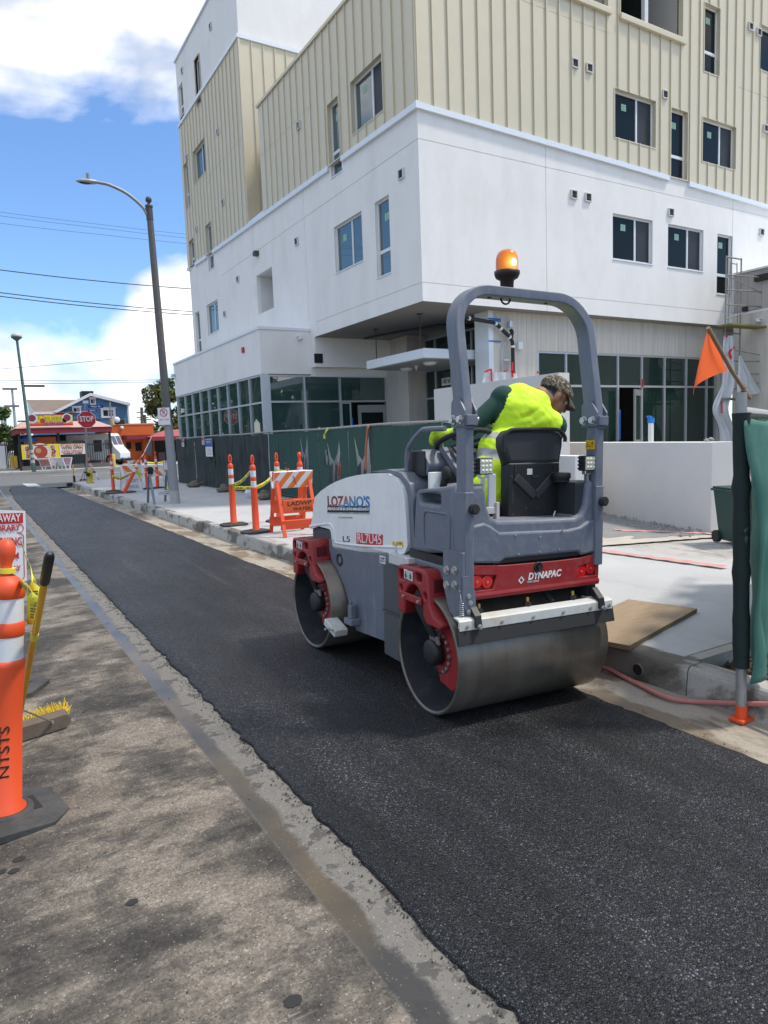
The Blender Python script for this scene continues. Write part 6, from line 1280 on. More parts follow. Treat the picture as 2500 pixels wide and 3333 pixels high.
mb=MB(); c=at('r4',805,475,'Z',Z+.1); mb.ell((0,0,.12),(.16,.12,.13),nu=18,nv=12); mb.v=[(v[0]+.03*mnoise.noise(Vector(v)*11),v[1]+.03*mnoise.noise(Vector(v)*11+Vector((3,0,0))),v[2]+.03*mnoise.noise(Vector(v)*9)) for v in mb.v]; o=mb.build('plastic_bag',mat('bag_white',(.66,.63,.70),.5)); o.location=(c.x,c.y,Z); tag(o,'crumpled white plastic bag behind the near kerb delineator','bag')
# ---------------------------------------------------------------- street lamp
SL=thing('street_lamp','tall speckled concrete street lamp with curved arm standing on the pavement','street lamp',(4.03,16.32,Z))
M_AGG=mat('exposed_aggregate',(.12,.115,.11),.85,var=.75,vscale=70,bump=.6,bscale=90); M_LPAINT=mat('pole_paint',(.27,.275,.28),.7,var=.08); M_LBASE=mat('pole_base',(.40,.39,.36),.85,var=.12,vscale=9)
def pole(z0,z1,r0,r1,m,name,lean=-.019):
    mb=MB(); mb.cyl((lean*(z0),0,z0),(lean*(z1),0,z1),r0,r1,n=10,smooth=False); return mb.build(name,m,SL)
pole(-.01,.30,.118,.112,M_LBASE,'pole_base'); pole(.30,1.86,.105,.096,M_LPAINT,'painted_pole'); pole(1.86,6.35,.094,.068,M_AGG,'pole')
mb=MB(); lx=-.019*6.5; mb.cyl((lx,0,6.35),(lx,0,6.62),.075,.070,n=14); mb.lathe([(.08,6.62),(.085,6.66),(.05,6.68),(.03,6.70),(.03,6.72),(.06,6.74),(.07,6.78),(.055,6.83),(.02,6.85),(0,6.852)],(lx,0,0),18); mb.build('pole_cap',mat('cap_dark',(.06,.06,.06),.6),SL)
mb=MB(); mb.tube(spline([(lx-.05,0,6.45),(lx-.15,0,6.62),(lx-.45,0,6.85),(lx-.80,0,6.98),(lx-1.03,0,7.0)],8),[.034]*33,10); mb.build('lamp_arm',mat('arm_grey',(.30,.30,.30),.5,metal=.3),SL)
mb=MB(); mb.ell((lx-1.24,0,6.985),(.24,.095,.05),Matrix.Rotation(R(-4),3,'Y')); hdl=mb.build('lamp_head',mat('head_grey',(.42,.43,.43),.45,metal=.3),SL); mb=MB(); mb.ell((lx-1.30,0,6.955),(.14,.07,.03)); mb.build('lamp_lens',mat('lens_dark',(.06,.06,.055),.3),hdl); mb=MB(); mb.cyl((lx-1.23,0,7.02),(lx-1.23,0,7.15),.035,n=12); mb.build('photocell',mat('head_grey2',(.25,.25,.25),.5),hdl)
a0=at('a7',1030,312,'Y',16.3); a1=at('a7',1100,568,'Y',16.3); ns=thing('parking_sign','narrow white no parking sign strapped to the street lamp pole','sign',((a0.x+a1.x)/2,16.22,a1.z)); ns.rotation_euler=(0,0,R(-42)); hh=a0.z-a1.z; w=.30
MB().box(-w/2,w/2,-.004,0,0,hh).build('sign_plate',S_WH,ns,bevel=.002); mb=MB(); mb.lathe([(.075,-.0055),(.095,-.0055)],(0,0,hh*.72),24,'y'); mb.bar((-.06,-.0058,hh*.72+.06),(.06,-.0058,hh*.72-.06),.018,.001,up=(0,1,0)); mb.build('red_ring',mat('sign_red',(.50,.02,.025),.5),ns,fixn=False)
text('P','sign_letter',M_BLK,ns,.13,face_m((0,-.0052,hh*.72),(1,0,0),(0,0,1))); text('ANY TIME','sign_letter',MATS['sign_red'],ns,.05,face_m((0,-.0052,hh*.3),(1,0,0),(0,0,1)),width=.24)
# ---------------------------------------------------------------- near left group
DL=delineator('delineator','large orange delineator with yellow tape on its neck cut by the left picture edge',(-.008,3.14,0),top='knob',h=1.00,rb=.068,rt=.068,kr=.044,base=False,group='orange delineators beside the old road')
rubber_base(DL,.22,True); DL.rotation_euler=(0,R(5.5),R(12))
for ch in DL.children:
    if ch.name.startswith('rubber_base'): ch.scale=(1.0,1.0,1.0)
tx=text('NTSTS','stencil',mat('stencil_black',(.02,.012,.01),.7),DL,.055,Matrix.Identity(4),width=.21,bold=.0)
for v in tx.data.vertices:        # wrapped round the tube, reading upwards
    a=-v.co.y/.0705-R(8); h_=v.co.x+.30; rr_=.0692+v.co.z; v.co=Vector((rr_*math.sin(a),-rr_*math.cos(a),h_))
tx.matrix_local=Matrix.Rotation(R(-4),4,'Z')
mb=MB(); mb.cyl((0,0,1.015),(0,0,1.035),.036,n=18); mb.build('neck_tape',O_TAPE,DL)
D2=delineator('delineator','orange delineator carrying the temporary parking sign behind the large one',(.08,4.85,0),top='knob',h=.95,rb=.055,rt=.05,group='orange delineators beside the old road'); D2.rotation_euler=(0,0,R(-30))
# temporary no parking sign
sy=4.55; c0=at('a8',0,505,'Y',sy); c1=at('a8',215,530,'Y',sy); b1=at('a8',255,1290,'Y',sy); sw=.27; sh=c1.z-b1.z
PS=thing('parking_sign','white temporary parking notice with red lettering tied behind the large delineator','sign',(c1.x-sw/2,sy,b1.z)); PS.rotation_euler=(0,R(3.5),R(-8))
S_RED=mat('sign_red',(.50,.02,.025),.5)
mb=MB(); n=12; vs=[]
for t in (0,1):
    for i in range(n+1):
        x=-sw/2+sw*i/n; y=.03*(abs(x)/(sw/2))**1.5
        for z in (0,sh): vs.append((x,y+.003*t,z+(.012*(1-abs(x)/(sw/2)) if z>0 else 0)))
fs=[(2*i,2*i+2,2*i+3,2*i+1) for i in range(n)]+[(2*(n+1)+2*i+1,2*(n+1)+2*i+3,2*(n+1)+2*i+2,2*(n+1)+2*i) for i in range(n)]
mb.add(vs,fs,True); mb.build('sign_card',S_WH,PS,fixn=False)
def card(s,size,z,width,x=0,m=S_RED): 
    o=text(s,'sign_lettering',m,PS,size,face_m((x,-.0045,z),(1,0,0),(0,0,1)),width=width,bold=.001)
    for v in o.data.vertices: v.co.z+=-.03*(abs(v.co.x+x)/(sw/2))**1.5
mb=MB(); 
for i in range(10):
    xa=-sw/2+.012+(sw-.024)*i/10; xb=-sw/2+.012+(sw-.024)*(i+1)/10; f=lambda x:.03*(abs(x)/(sw/2))**1.5-.0025; mb.add([(xa,f(xa),sh*.83),(xb,f(xb),sh*.83),(xb,f(xb),sh*.975),(xa,f(xa),sh*.975)],[(0,1,2,3)])
mb.build('red_band',S_RED,PS,fixn=False)
card('TOW AWAY',.06,sh*.905,sw*.82,m=S_WH); card('TEMPORARY',.05,sh*.765,sw*.80); card('NO PARKING',.07,sh*.57,sw*.86); card('7AM   6PM',.05,sh*.37,sw*.72); card('SAT   SUNDAY',.045,sh*.19,sw*.78)
mb=MB()
for z0,z1 in ((.70,.82),(.03,.69)):
    P=rrect(-sw/2+.012,sw/2-.012,sh*z0,sh*z1,.02); mb.tube([(x,.03*(abs(x)/(sw/2))**1.5-.002,z) for x,z in P],.0018,4,closed=True)
mb.build('sign_border',S_RED,PS)
# push broom standing on its end
p0=at('r5',120,630,'Z',.06); BRM_=thing('push_broom','push broom with yellow bristles and yellow handle leaning behind the large delineator','broom',(p0.x-.08,p0.y,0))
hd_=Vector((.24,.04,.055)); M_WOOD=mat('broom_wood',(.13,.10,.075),.85,var=.4,vscale=20,bump=.5,bscale=60); M_BRIS=mat('bristle',(.72,.50,.02),.6,var=.25,vscale=60); M_HAND=mat('handle_yellow',(.66,.36,.012),.4,var=.10,vscale=14,dirt=.15,dirtcol=(.3,.18,.05),dscale=20)
ax=Vector((.36,.10,0)); d=ax.normalized(); n_=Vector((-d.y,d.x,0)); c=Vector((.10,.02,.045)); M3=Matrix((d,n_,Vector((0,0,1)))).transposed()
mb=MB(); P=rrect(-.22,.22,-.035,.035,.034,6); mb.v+= [tuple(c+M3@Vector((x,-.022+.0*z,z+.0))) for x,z in P]+[tuple(c+M3@Vector((x,.022,z+.02))) for x,z in P]; k=len(P); mb.f+=[tuple(range(k)),tuple(reversed(range(k,2*k)))]+[(i,(i+1)%k,k+(i+1)%k,k+i) for i in range(k)]; mb.m+=[0]*(k+2); mb.sm+=[False]*(k+2); mb.build('broom_block',M_WOOD,BRM_)
mb=MB(); rnd=random.Random(4)
for i in range(900):
    x=rnd.uniform(-.215,.215); z=rnd.uniform(-.015,.045); a=c+M3@Vector((x,.02,z)); b=a+M3@Vector((rnd.gauss(0,.012)+.02*(x/.2)**3,.055+rnd.gauss(0,.006),.030+rnd.gauss(0,.01))); mb.tube([a,b],.0016,3,caps=False)
kind(mb.build('bristles',M_BRIS,BRM_,fixn=False),'stuff')
top=at('a8',540,1000,'Z',1.13)-Vector(BRM_.location); hb=c+M3@Vector((-.06,-.02,.0)); k=(hb-top)*1.0
mb=MB(); grip=top.lerp(hb,.115); mb.tube([hb,grip],.0135,14); mb.build('handle',M_HAND,BRM_); mb=MB(); gd=(top-grip).normalized(); mb.tube([grip-gd*.005,grip+gd*.01,top-gd*.02,top-gd*.006,top],[.0165,.018,.018,.014,.006],16); mb.build('grip',mat('grip_black',(.012,.012,.013),.4),BRM_)
mb=MB(); mb.bar(c+M3@Vector((.12,-.03,.02)),hb.lerp(top,.2),.012,.004); mb.cyl(c+M3@Vector((.12,-.024,.02)),c+M3@Vector((.12,-.036,.02)),.008,n=8); mb.build('brace',G_STEEL,BRM_)
bl=Vector(BRM_.location); q=bl+top.lerp(hb,.36)
tape('caution_tape','yellow caution tape running from the parking sign down to the broom handle',[at('a8',228,870,'Y',4.4),at('a8',300,1090,'Y',3.8),at('a8',370,1290,'Y',3.2),q+Vector((0,.02,.04))],.055,.5)
tape('caution_tape','black printed yellow tape from the large delineator to the broom handle',[at('a8',225,1318,'Y',3.12),at('a8',262,1355,'Y',2.98),at('a8',350,1480,'Y',2.75),q+Vector((0,-.025,-.02))],.04,.1)
mb=MB(); mb.cyl(q+gd*-.03,q+gd*.012,.0155,n=14); o=mb.build('tape_wrap',O_TAPE,BRM_); o.location=-bl
# ---------------------------------------------------------------- near right group
mb=MB(); P=[Vector((a.x,a.y,.0)) for a in (at('r8',490,1250,'Z',.16),at('r8',1030,950,'Z',.16),at('r8',480,875,'Z',.16))]; a,b,c=P; d=a+(c-b); d=d+(d-a)*.0
PW=thing('plywood_sheet','weathered plywood sheet lying on the pavement beside the rear drum','plywood',(a.x,a.y,Z+.002)); off=Vector((a.x,a.y,0))
M_PLY=mat('plywood_face',(.33,.235,.14),.8,var=.28,vscale=3.5,bump=.3,bscale=40,stretch=(2,9,1),dirt=.35,dirtcol=(.42,.37,.30),dscale=3)
mb=MB(); Q=[p-off for p in (a,b,c,d)]; mb.v=[(p.x,p.y,.001) for p in Q]+[(p.x,p.y,.030) for p in Q]; mb.f=[(4,5,6,7),(0,1,5,4),(1,2,6,5),(2,3,7,6),(3,0,4,7)]; mb.m=[0]*5; mb.sm=[False]*5; mb.build('face_veneer',M_PLY,PW)
for k in range(3):
    z=.006+k*.0085; mb=MB(); cc=sum(Q,Vector())/4; mb.v=[tuple((cc+(p-cc)*1.0018).to_2d())+(z,) for p in Q]+[tuple((cc+(p-cc)*1.0018).to_2d())+(z+.0035,) for p in Q]; mb.f=[(0,1,5,4),(1,2,6,5),(2,3,7,6),(3,0,4,7)]; mb.m=[0]*4; mb.sm=[False]*4; mb.build('ply_layer',mat('ply_dark',(.10,.062,.03),.9,var=.3,vscale=12),PW)
# pink hose along the gutter
H=[at('r8',120,1330,'Z',-.02),at('r8',310,1410,'Z',-.02),at('r8',440,1480,'Z',-.02),at('r8',580,1550,'Z',-.02),at('r8',720,1620,'Z',-.02),at('r8',850,1662,'Z',-.02),at('r8',1000,1680,'X',3.335),at('r8',1180,1688,'X',3.355),at('r8',1330,1695,'X',3.36),at('r8',1598,1702,'X',3.362),at('r8',1900,1715,'X',3.362)]
mb=MB(); mb.tube(spline(H,8),.0135,12); tag(mb.build('water_hose',mat('hose_pink',(.50,.19,.16),.5,var=.22,vscale=18,dirt=.35,dirtcol=(.25,.08,.07),dscale=12)),'pink rubber hose lying along the gutter past the fence foot','hose')
# near fence panel with green screen
NP=at('r8',1385,1720,'X',3.33); ND=Vector((.90,.44,0)).normalized(); NF=thing('fence_panel','tall fence panel wrapped in green mesh at the right picture edge','fence',(NP.x,NP.y,-.036))
tp=at('a5',1060,110,'Y',NP.y+.03)-Vector(NF.location)
mb=MB(); mb.tube([(0,0,.03),tp],.026,12); mb.build('fence_post',F_PIPE,NF); mb=MB(); mb.tube([tp+Vector((0,0,-.10)),tp+Vector((0,0,-.10))+ND*3.2],.026,12); mb.build('top_rail',F_PIPE,NF)
mb=MB()
for i in range(60): 
    q=tp+Vector((0,0,-.10))+ND*(.03+.05*i); mb.tube([q+Vector((0,-.03,.0)),q+Vector((0,0,.03)),q+Vector((.01,.03,0)),q+Vector((.015,0,-.04)),q+Vector((.0,-.03,0))],.004,5)
kind(mb.build('rail_lacing',mat('lacing_pale',(.42,.41,.37),.8),NF),'stuff')
M_NG=mat('near_screen',(.042,.15,.115),.75,var=.22,vscale=2.2,bump=.35,bscale=200,dirt=.6,dirtcol=(.20,.33,.28),dscale=1.3,stretch=(1.5,1.5,.5))
mb=MB(); n,nz=54,44; vs=[]; bz=tp.z-.13
for j in range(nz+1):
    for k in range(n+1):
        s=-.055+2.9*k/n; t=j/nz; z=.22+(bz-.22-.018*abs(math.sin(s*16)))*t; fold=.045*math.sin(s*15+1.6*math.sin(z*2.3))+.03*mnoise.noise(Vector((s*5,z*4,2)))*(.35+.65*t)+.04*mnoise.noise(Vector((s*2.2,z*1.2,0)))+.012*mnoise.noise(Vector((s*9,z*3,4)))
        base=tp*min(1,max(0,z/tp.z)); q=Vector((base.x,base.y,0))+ND*(s-.03*t*math.sin(math.pi*t)*(1 if k==0 else .6))+Vector((-ND.y,ND.x,0))*(-(fold+.055)); vs.append((q.x,q.y,z))
mb.add(vs,[(j*(n+1)+k,j*(n+1)+k+1,(j+1)*(n+1)+k+1,(j+1)*(n+1)+k) for j in range(nz) for k in range(n)],True); o=mb.build('windscreen',M_NG,NF,fixn=False); s_=o.modifiers.new('s','SOLIDIFY'); s_.thickness=.003
mb=MB()        # dark sleeve of mesh wound round the post
pts=[]; 
for i in range(22): t=i/21; q=tp*(.17+.77*t); pts.append(q+Vector((.006*mnoise.noise(Vector((i,0,0))),.006*mnoise.noise(Vector((i,3,0))),0)))
mb.tube(pts,[.040+.010*mnoise.noise(Vector((i*.7,9,0))) for i in range(22)],12); mb.build('screen_sleeve',mat('sleeve_dark',(.014,.026,.024),.85,var=.4,vscale=12,bump=.6,bscale=80),NF)
for q,h in ((.42,.40),(.95,.9),(1.55,.62)):
    mb=MB(); z0=.9; pn=Vector((-ND.y,ND.x,0))*-.10; A=tp*.5; A=Vector((A.x,A.y,0))+ND*q+pn; mb.add([A+Vector((0,0,z0-h*.5)),A+ND*.07+Vector((0,0,z0)),A+ND*.02+Vector((0,0,z0+h*.5)),A-ND*.035+Vector((0,0,z0+h*.05))],[(0,1,2,3)]); mb.build('wind_slit',mat('slit_green',(.010,.045,.034),.9),NF,fixn=False)
cz=at('a5',1090,2050,'Y',NP.y)-Vector(NF.location); mb=MB(); mb.ell(cz,(.025,.025,.05)); mb.ell(cz+Vector((-.01,-.01,.05)),(.018,.018,.02)); mb.v=[(v[0]+.018*mnoise.noise(Vector(v)*22),v[1]+.018*mnoise.noise(Vector(v)*22+Vector((5,0,0))),v[2]) for v in mb.v]; mb.build('torn_plastic',mat('torn_plastic',(.05,.06,.06),.4,var=.5,vscale=12),NF)
mb=MB(); mb.cyl((0,0,.0),(0,0,.085),.031,.029,n=18); mb.obox((.01,0,.010),(.12,.08,.018)); mb.build('orange_foot',O_OR,NF,bevel=.004)
# flag on a stick tied to the near fence post
ft=at('a4',935,880,'Y',NP.y-.02); fb=at('a4',1290,1490,'Y',NP.y+.02); fe=at('a4',1175,1315,'Y',NP.y+.01); fl=at('a4',808,1555,'Y',NP.y+.14)
FG=thing('safety_flag','triangular orange flag on a wooden stick tied to the near fence post','flag',tuple(fb)); o3=Vector(fb)
mb=MB(); mb.tube([Vector((0,0,0))-(fe-fb).normalized()*.08,fe-o3,(ft-o3)],.0095,10); mb.build('flag_stick',mat('stick_wood',(.30,.19,.11),.7,var=.25,vscale=20),FG)
mb=MB(); n=16; vs=[]
for i in range(n+1):
    t=i/n
    for j in range(n+1):
        u=j/n; e0=ft.lerp(fe,t); e1=ft.lerp(fl,t); e1=e1+Vector((0,0,.010*math.sin(t*math.pi))); p=e0.lerp(e1,u); bow=math.sin(math.pi*u)*t; p=p+Vector((.0,.035*bow+.022*math.sin(u*7+t*2)*t,-.0+.03*bow*(1 if t>.8 else t))); vs.append(p-o3)
mb.add(vs,[(i*(n+1)+j,(i+1)*(n+1)+j,(i+1)*(n+1)+j+1,i*(n+1)+j+1) for i in range(n) for j in range(n)],True); fm_=mat('flag_orange',(.92,.15,.05),.65,var=.10,vscale=6,bump=.3,bscale=120); nt_=fm_.node_tree; tr_=nt_.nodes.new('ShaderNodeBsdfTranslucent'); tr_.inputs[0].default_value=(1,.19,.06,1); mx_=nt_.nodes.new('ShaderNodeMixShader'); mx_.inputs[0].default_value=.5; nt_.links.new(nt_.nodes['Principled BSDF'].outputs[0],mx_.inputs[1]); nt_.links.new(tr_.outputs[0],mx_.inputs[2]); nt_.links.new(mx_.outputs[0],nt_.nodes['Material Output'].inputs[0])
o=mb.build('flag_cloth',fm_,FG,fixn=False); mb=MB(); mb.tube([(.012*math.cos(i),.012*math.sin(i),-.03+.002*i) for i in range(24)],.003,5); mb.build('wire_tie',mat('wire_rust',(.30,.10,.03),.7),FG)
# wheeled green bin
BN=thing('wheeled_bin','dark green wheeled bin standing beside the pale planter wall','bin',(7.42,4.62,.15),R(-25)); BN.scale=(.72,.72,.70); M_BIN=mat('bin_green',(.010,.045,.038),.5,var=.15,vscale=5)
mb=MB(); b=[(-.20,-.24),(.20,-.24),(.20,.24),(-.20,.24)]; tq=[(-.27,-.31),(.27,-.31),(.27,.31),(-.27,.31)]; mb.v=[(x,y,.05) for x,y in b]+[(x,y,.86) for x,y in tq]; mb.f=[(0,1,2,3),(0,1,5,4),(1,2,6,5),(2,3,7,6),(3,0,4,7)]; mb.m=[0]*5; mb.sm=[False]*5; mb.build('bin_body',M_BIN,BN,bevel=.02)
mb=MB(); mb.box(-.30,.30,-.34,.34,.86,.90); mb.build('bin_rim',M_BIN,BN,bevel=.015); mb=MB(); mb.box(-.28,.28,-.32,.32,.90,.93); mb.build('bin_lid',M_BIN,BN,bevel=.015); mb=MB(); mb.box(-.14,-.03,-.36,-.29,.58,.80); mb.build('lift_pocket',M_DARK,BN); mb=MB(); mb.box(-.17,.0,-.37,-.30,.575,.60); mb.build('lift_bar',M_BIN,BN)
for x in (-.22,.22): MB().cyl((x-.03,.27,.10),(x+.03,.27,.10),.10,n=18).build('wheel',G_RUB,BN)
# kraft paper and plastic tape strips on the forecourt
def sheet(name,label,pts,m,nx=30,ny=6,amp=.012,z=.155):
    A,B,C,D=[Vector(p) for p in pts]; vs=[]; mb=MB()
    for j in range(ny+1):
        for i in range(nx+1):
            p=A.lerp(B,i/nx).lerp(D.lerp(C,i/nx),j/ny); e=1 if 0<j<ny else .6; p=p+Vector((.03*mnoise.noise(Vector((i*.5,j,3))),.03*mnoise.noise(Vector((i*.5,j,8))),amp*abs(mnoise.noise(Vector((p.x*3.2,p.y*3.2,1))))*e+amp*.8*max(0,mnoise.noise(Vector((p.x*9,p.y*9,5)))))); vs.append((p.x,p.y,z+p.z+.004))
    mb.add(vs,[(j*(nx+1)+i,j*(nx+1)+i+1,(j+1)*(nx+1)+i+1,(j+1)*(nx+1)+i) for j in range(ny) for i in range(nx)],True); return tag(mb.build(name,m),label,'paper')
M_KR=mat('kraft_paper',(.50,.45,.37),.85,var=.18,vscale=3,dirt=.35,dirtcol=(.55,.52,.46),dscale=3); M_PK=mat('pink_tape',(.66,.30,.26),.6,var=.25,vscale=6,dirt=.4,dirtcol=(.55,.48,.42),dscale=6)
sheet('kraft_paper','long brown paper strip on the forecourt in front of the planter wall',[(6.0,5.6,0),(7.75,5.0,0),(8.1,5.25,0),(6.2,6.15,0)],M_KR); None
sheet('pink_tape','pink plastic tape strip along the pavement edge behind the roller',[(5.86,5.6,0),(6.0,3.9,0),(6.09,3.9,0),(5.95,5.6,0)],M_PK,30,3,.02,.158); sheet('pink_tape','pink plastic tape strip at the foot of the planter wall',[(7.2,6.2,0),(7.78,5.05,0),(7.86,5.1,0),(7.28,6.3,0)],M_PK,30,3,.02,.165)
mb=MB(); rnd=random.Random(9)
for i in range(900):
    t=rnd.random(); x=7.9+.62*t*1.8+rnd.gauss(-.22,.16); y=5.3+3.6*t+rnd.gauss(0,.1); r=.006+.022*rnd.random()**3; c=Vector((x,y,.165+r*.4)); vs=[c+Vector(d)*r*(.5+.8*rnd.random()) for d in ((1,0,0),(-1,0,0),(0,1,0),(0,-1,0),(0,0,1),(0,0,-1))]; mb.add(vs,[(0,2,4),(2,1,4),(1,3,4),(3,0,4),(2,0,5),(1,2,5),(3,1,5),(0,3,5)])
kind(mb.build('rubble',mat('rubble',(.30,.29,.27),.95,var=.5,vscale=9),fixn=False),'stuff','plaster crumbs along the foot of the planter wall')
mb=MB(); mb.quad((6.5,5.75,.161),(7.72,5.2,.168),(9.2,10,.185),(7.3,10,.172)); kind(mb.build('stained_ground',mat('grey_dust',(.24,.235,.225),.95,var=.35,vscale=3,bump=.5,bscale=40)),'structure')
mb=MB(); mb.obox((6.75,3.55,.185),(.9,.5,.02),Matrix.Rotation(R(-30),3,'Z')); tag(mb.build('dark_board',mat('board_dark',(.14,.115,.085),.8,var=.3,vscale=5)),'dark scrap board lying beyond the bin','board')
mb=MB(); mb.cyl((4.42,2.22,.06),(4.35,2.14,.20),.028,n=16,caps=False); mb.cyl((4.42,2.22,.06),(4.35,2.14,.20),.023,n=16,caps=False); tag(mb.build('pipe_stub',M_VINYL,fixn=False),'white plastic pipe stub sticking out of the soil','pipe')
# capped pipe and rubble on the planter wall
a0=at('a4',365,1790,'Y',8.6); b0=at('a4',365,2025,'Y',8.6); PP=thing('capped_pipe','white pipe with blue tape cap rising behind the planter wall','pipe',(b0.x,b0.y,b0.z-.2)); mb=MB(); mb.box(-.035,.035,-.035,.035,0,a0.z-b0.z+.12); mb.build('pipe',M_VINYL,PP); mb=MB(); mb.obox((0,0,a0.z-b0.z+.17),(.09,.09,.09)); mb.obox((-.03,0,a0.z-b0.z+.225),(.09,.09,.03),Matrix.Rotation(R(25),3,'Y')); mb.build('blue_cap',mat('blue_cap',(.02,.20,.65),.6),PP)
c=at('a5',655,752,'Z',1.285)
for i,l in enumerate(('grey rubble lump on the planter wall top, larger of two','grey rubble lump on the planter wall top, smaller of two')):
    mb=MB(); mb.ell((0,0,.02),(.045-.015*i,.04-.01*i,.032-.01*i)); mb.v=[(v[0]+.02*mnoise.noise(Vector(v)*40+Vector((i,0,0))),v[1]+.02*mnoise.noise(Vector(v)*40),max(0,v[2]+.012*mnoise.noise(Vector(v)*35))) for v in mb.v]; o=mb.build('rubble_lump',MATS['rubble']); o.location=(c.x+.03-.09*i,c.y+.02,1.286); tag(o,l,'rubble','rubble lumps on the wall')
# plastic sheet over the ramp wall end with red tape
M_POLY=mat('polythene',(.55,.58,.60),.3,var=.12,vscale=4); M_RTAPE=mat('red_tape2',(.60,.012,.02),.55)
def drape(name,label,corners,nx,ny,amp,seed,m=M_POLY):
    A,B,C,D=[Vector(p) for p in corners]; root=thing(name,label,'plastic sheet',tuple((C+D)/2)); o0=Vector(root.location); vs=[]; nrm=(B-A).cross(D-A).normalized(); mb=MB()
    for j in range(ny+1):
        for i in range(nx+1):
            p=A.lerp(B,i/nx).lerp(D.lerp(C,i/nx),j/ny); w=math.sin(math.pi*i/nx)*.5+.5; p=p+nrm*(amp*mnoise.noise(Vector((i*.42,j*.12,seed)))*w+amp*.5*math.sin(i*1.4+seed)*(j/ny)); vs.append(p-o0)
    mb.add(vs,[(j*(nx+1)+i,j*(nx+1)+i+1,(j+1)*(nx+1)+i+1,(j+1)*(nx+1)+i) for j in range(ny) for i in range(nx)],True); mb.build('sheet',m,root,fixn=False); return root
def rt(root,pts,w=.03):
    o0=Vector(root.location); mb=MB()
    for a,b in zip(pts,pts[1:]): mb.bar(Vector(a)-o0,Vector(b)-o0,w,.004,up=(0,-1,0))
    mb.build('red_tape',M_RTAPE,root)
Yp=12.55; A=at('a3',385,760,'Y',Yp); B=at('a3',700,755,'Y',Yp); C=at('a3',770,800,'Y',Yp); D=at('a3',270,900,'Y',Yp)
s1=drape('polythene_sheet','clear plastic sheet with red tape at the foot of the wall pipes',[A,B,C-Vector((0,0,.6)),D-Vector((0,0,.6))],20,14,.07,2)
T3=lambda u,v:at('a3',u,v,'Y',Yp-.04)
rt(s1,[T3(388,755),T3(450,730),T3(455,850)],.045); rt(s1,[T3(575,750),T3(600,748)],.04); rt(s1,[T3(660,660),T3(660,810)],.05); rt(s1,[T3(640,750),T3(690,765)],.04); s2=thing('red_tape','red tape strips stuck on the shop front frame above the cap','tape',tuple(at('a3',1150,790,'Y',12.76))); rt(s2,[at('a3',1112,765,'Y',12.76),at('a3',1125,790,'Y',12.76),at('a3',1190,800,'Y',12.76),at('a3',1175,765,'Y',12.76)],.06); rt(s2,[at('a3',900,755,'Y',12.76),at('a3',915,765,'Y',12.76)],.05)
A=at('a2',1520,1210,'Y',13.4); B=at('a2',1640,1170,'Y',13.4); drape('polythene_sheet','plastic sheet hanging over the entrance left of the roll bar',[A,B,B-Vector((-.1,0,1.2)),A-Vector((.1,0,1.2))],10,14,.06,7)
# scaffold tower
SY=11.75; SF_=thing('scaffold','rusty paint splashed scaffold tower at the inner corner of the building','scaffold',(18.3,SY,.16)); so=Vector(SF_.location); M_SC=mat('scaffold_steel',(.27,.255,.22),.7,metal=.2,var=.5,vscale=22,dirt=.5,dirtcol=(.40,.38,.34),dscale=30)
def sp(r,u,v,dy=0): return at(r,u,v,'Y',SY+dy)-so
mb=MB()
def rod(a,b,r=.021,name='scaffold_tube'): MB().tube([a,b],r,8).build(name,M_SC,SF_)
xl=sp('a4',1120,160).x; xr=sp('a4',1270,170).x; zt=sp('a4',1120,160).z; zm=sp('a4',1100,880).z
rod((xl,0,0),(xl,0,zt)); rod((xr,0,0),(xr,0,zt)); 
xf=xr+2.1; rod((xf,-.3,0),(xf,-.3,zm+.1)); rod((xf,-.3,zm),(xf,-.3,zt))
for v in (172,): rod((xl,0,sp('a4',1120,v).z),(xr,0,sp('a4',1120,v).z))
rod((xl+.12,0,zm),(xl+.2,0,zt-.15),.014); rod((xr-.12,0,zm),(xr-.2,0,zt-.15),.014); rod((xl+.2,0,zt-.18),(xr-.2,0,zt-.18),.014)
for v in (350,500,650): z=sp('a4',1120,v).z; rod((xl,0,z),(xf,-.3,z+.02),.016)
rod((xl,0,sp('a4',1120,355).z),(xf,-.3,sp('a4',1120,650).z),.012); rod((xl,0,sp('a4',1120,800).z),(xf,-.3,sp('a4',1120,500).z),.012)
for v in (1215,1345): z=sp('a4',1120,v).z; rod((xl,0,z),(xf,-.3,z+.02),.016)
rod((xl,0,sp('a4',1120,1090).z),(xf,-.3,sp('a4',1120,1200).z),.012); rod((xl,0,sp('a4',1120,1520).z),(xf,-.3,sp('a4',1120,1330).z),.012)
for v in (930,1600): z=sp('a4',1100,v).z; rod((xl,0,z),(xr,0,z))
for k,(z,m_) in enumerate(((zm+.02,mat('plank_moss',(.22,.21,.07),.85,var=.3,vscale=8)),)): MB().box(xl-.25,xf+.4,-.35,.05,z,z+.045).build('scaffold_plank',m_,SF_)
MB().box(xl-.35,xr+.1,-.2,.05,sp('a4',1100,1595).z,sp('a4',1100,1595).z+.03).build('scaffold_plank',mat('plank_grey',(.26,.24,.20),.85),SF_)
A=at('a4',1120,950,'Y',SY-.08); pl=drape('polythene_sheet','large milky plastic sheet hanging down inside the scaffold tower',[at('a4',1095,960,'Y',SY-.08),at('a4',1180,960,'Y',SY-.08),at('a4',1215,2110,'Y',SY-.08),at('a4',1040,2060,'Y',SY-.08)],18,30,.14,4)
for v in pl.children[0].data.vertices:      # bulge towards the left half way down
    z=v.co.z+pl.location.z; v.co.x-=.38*math.exp(-((z-1.95)/.45)**2)
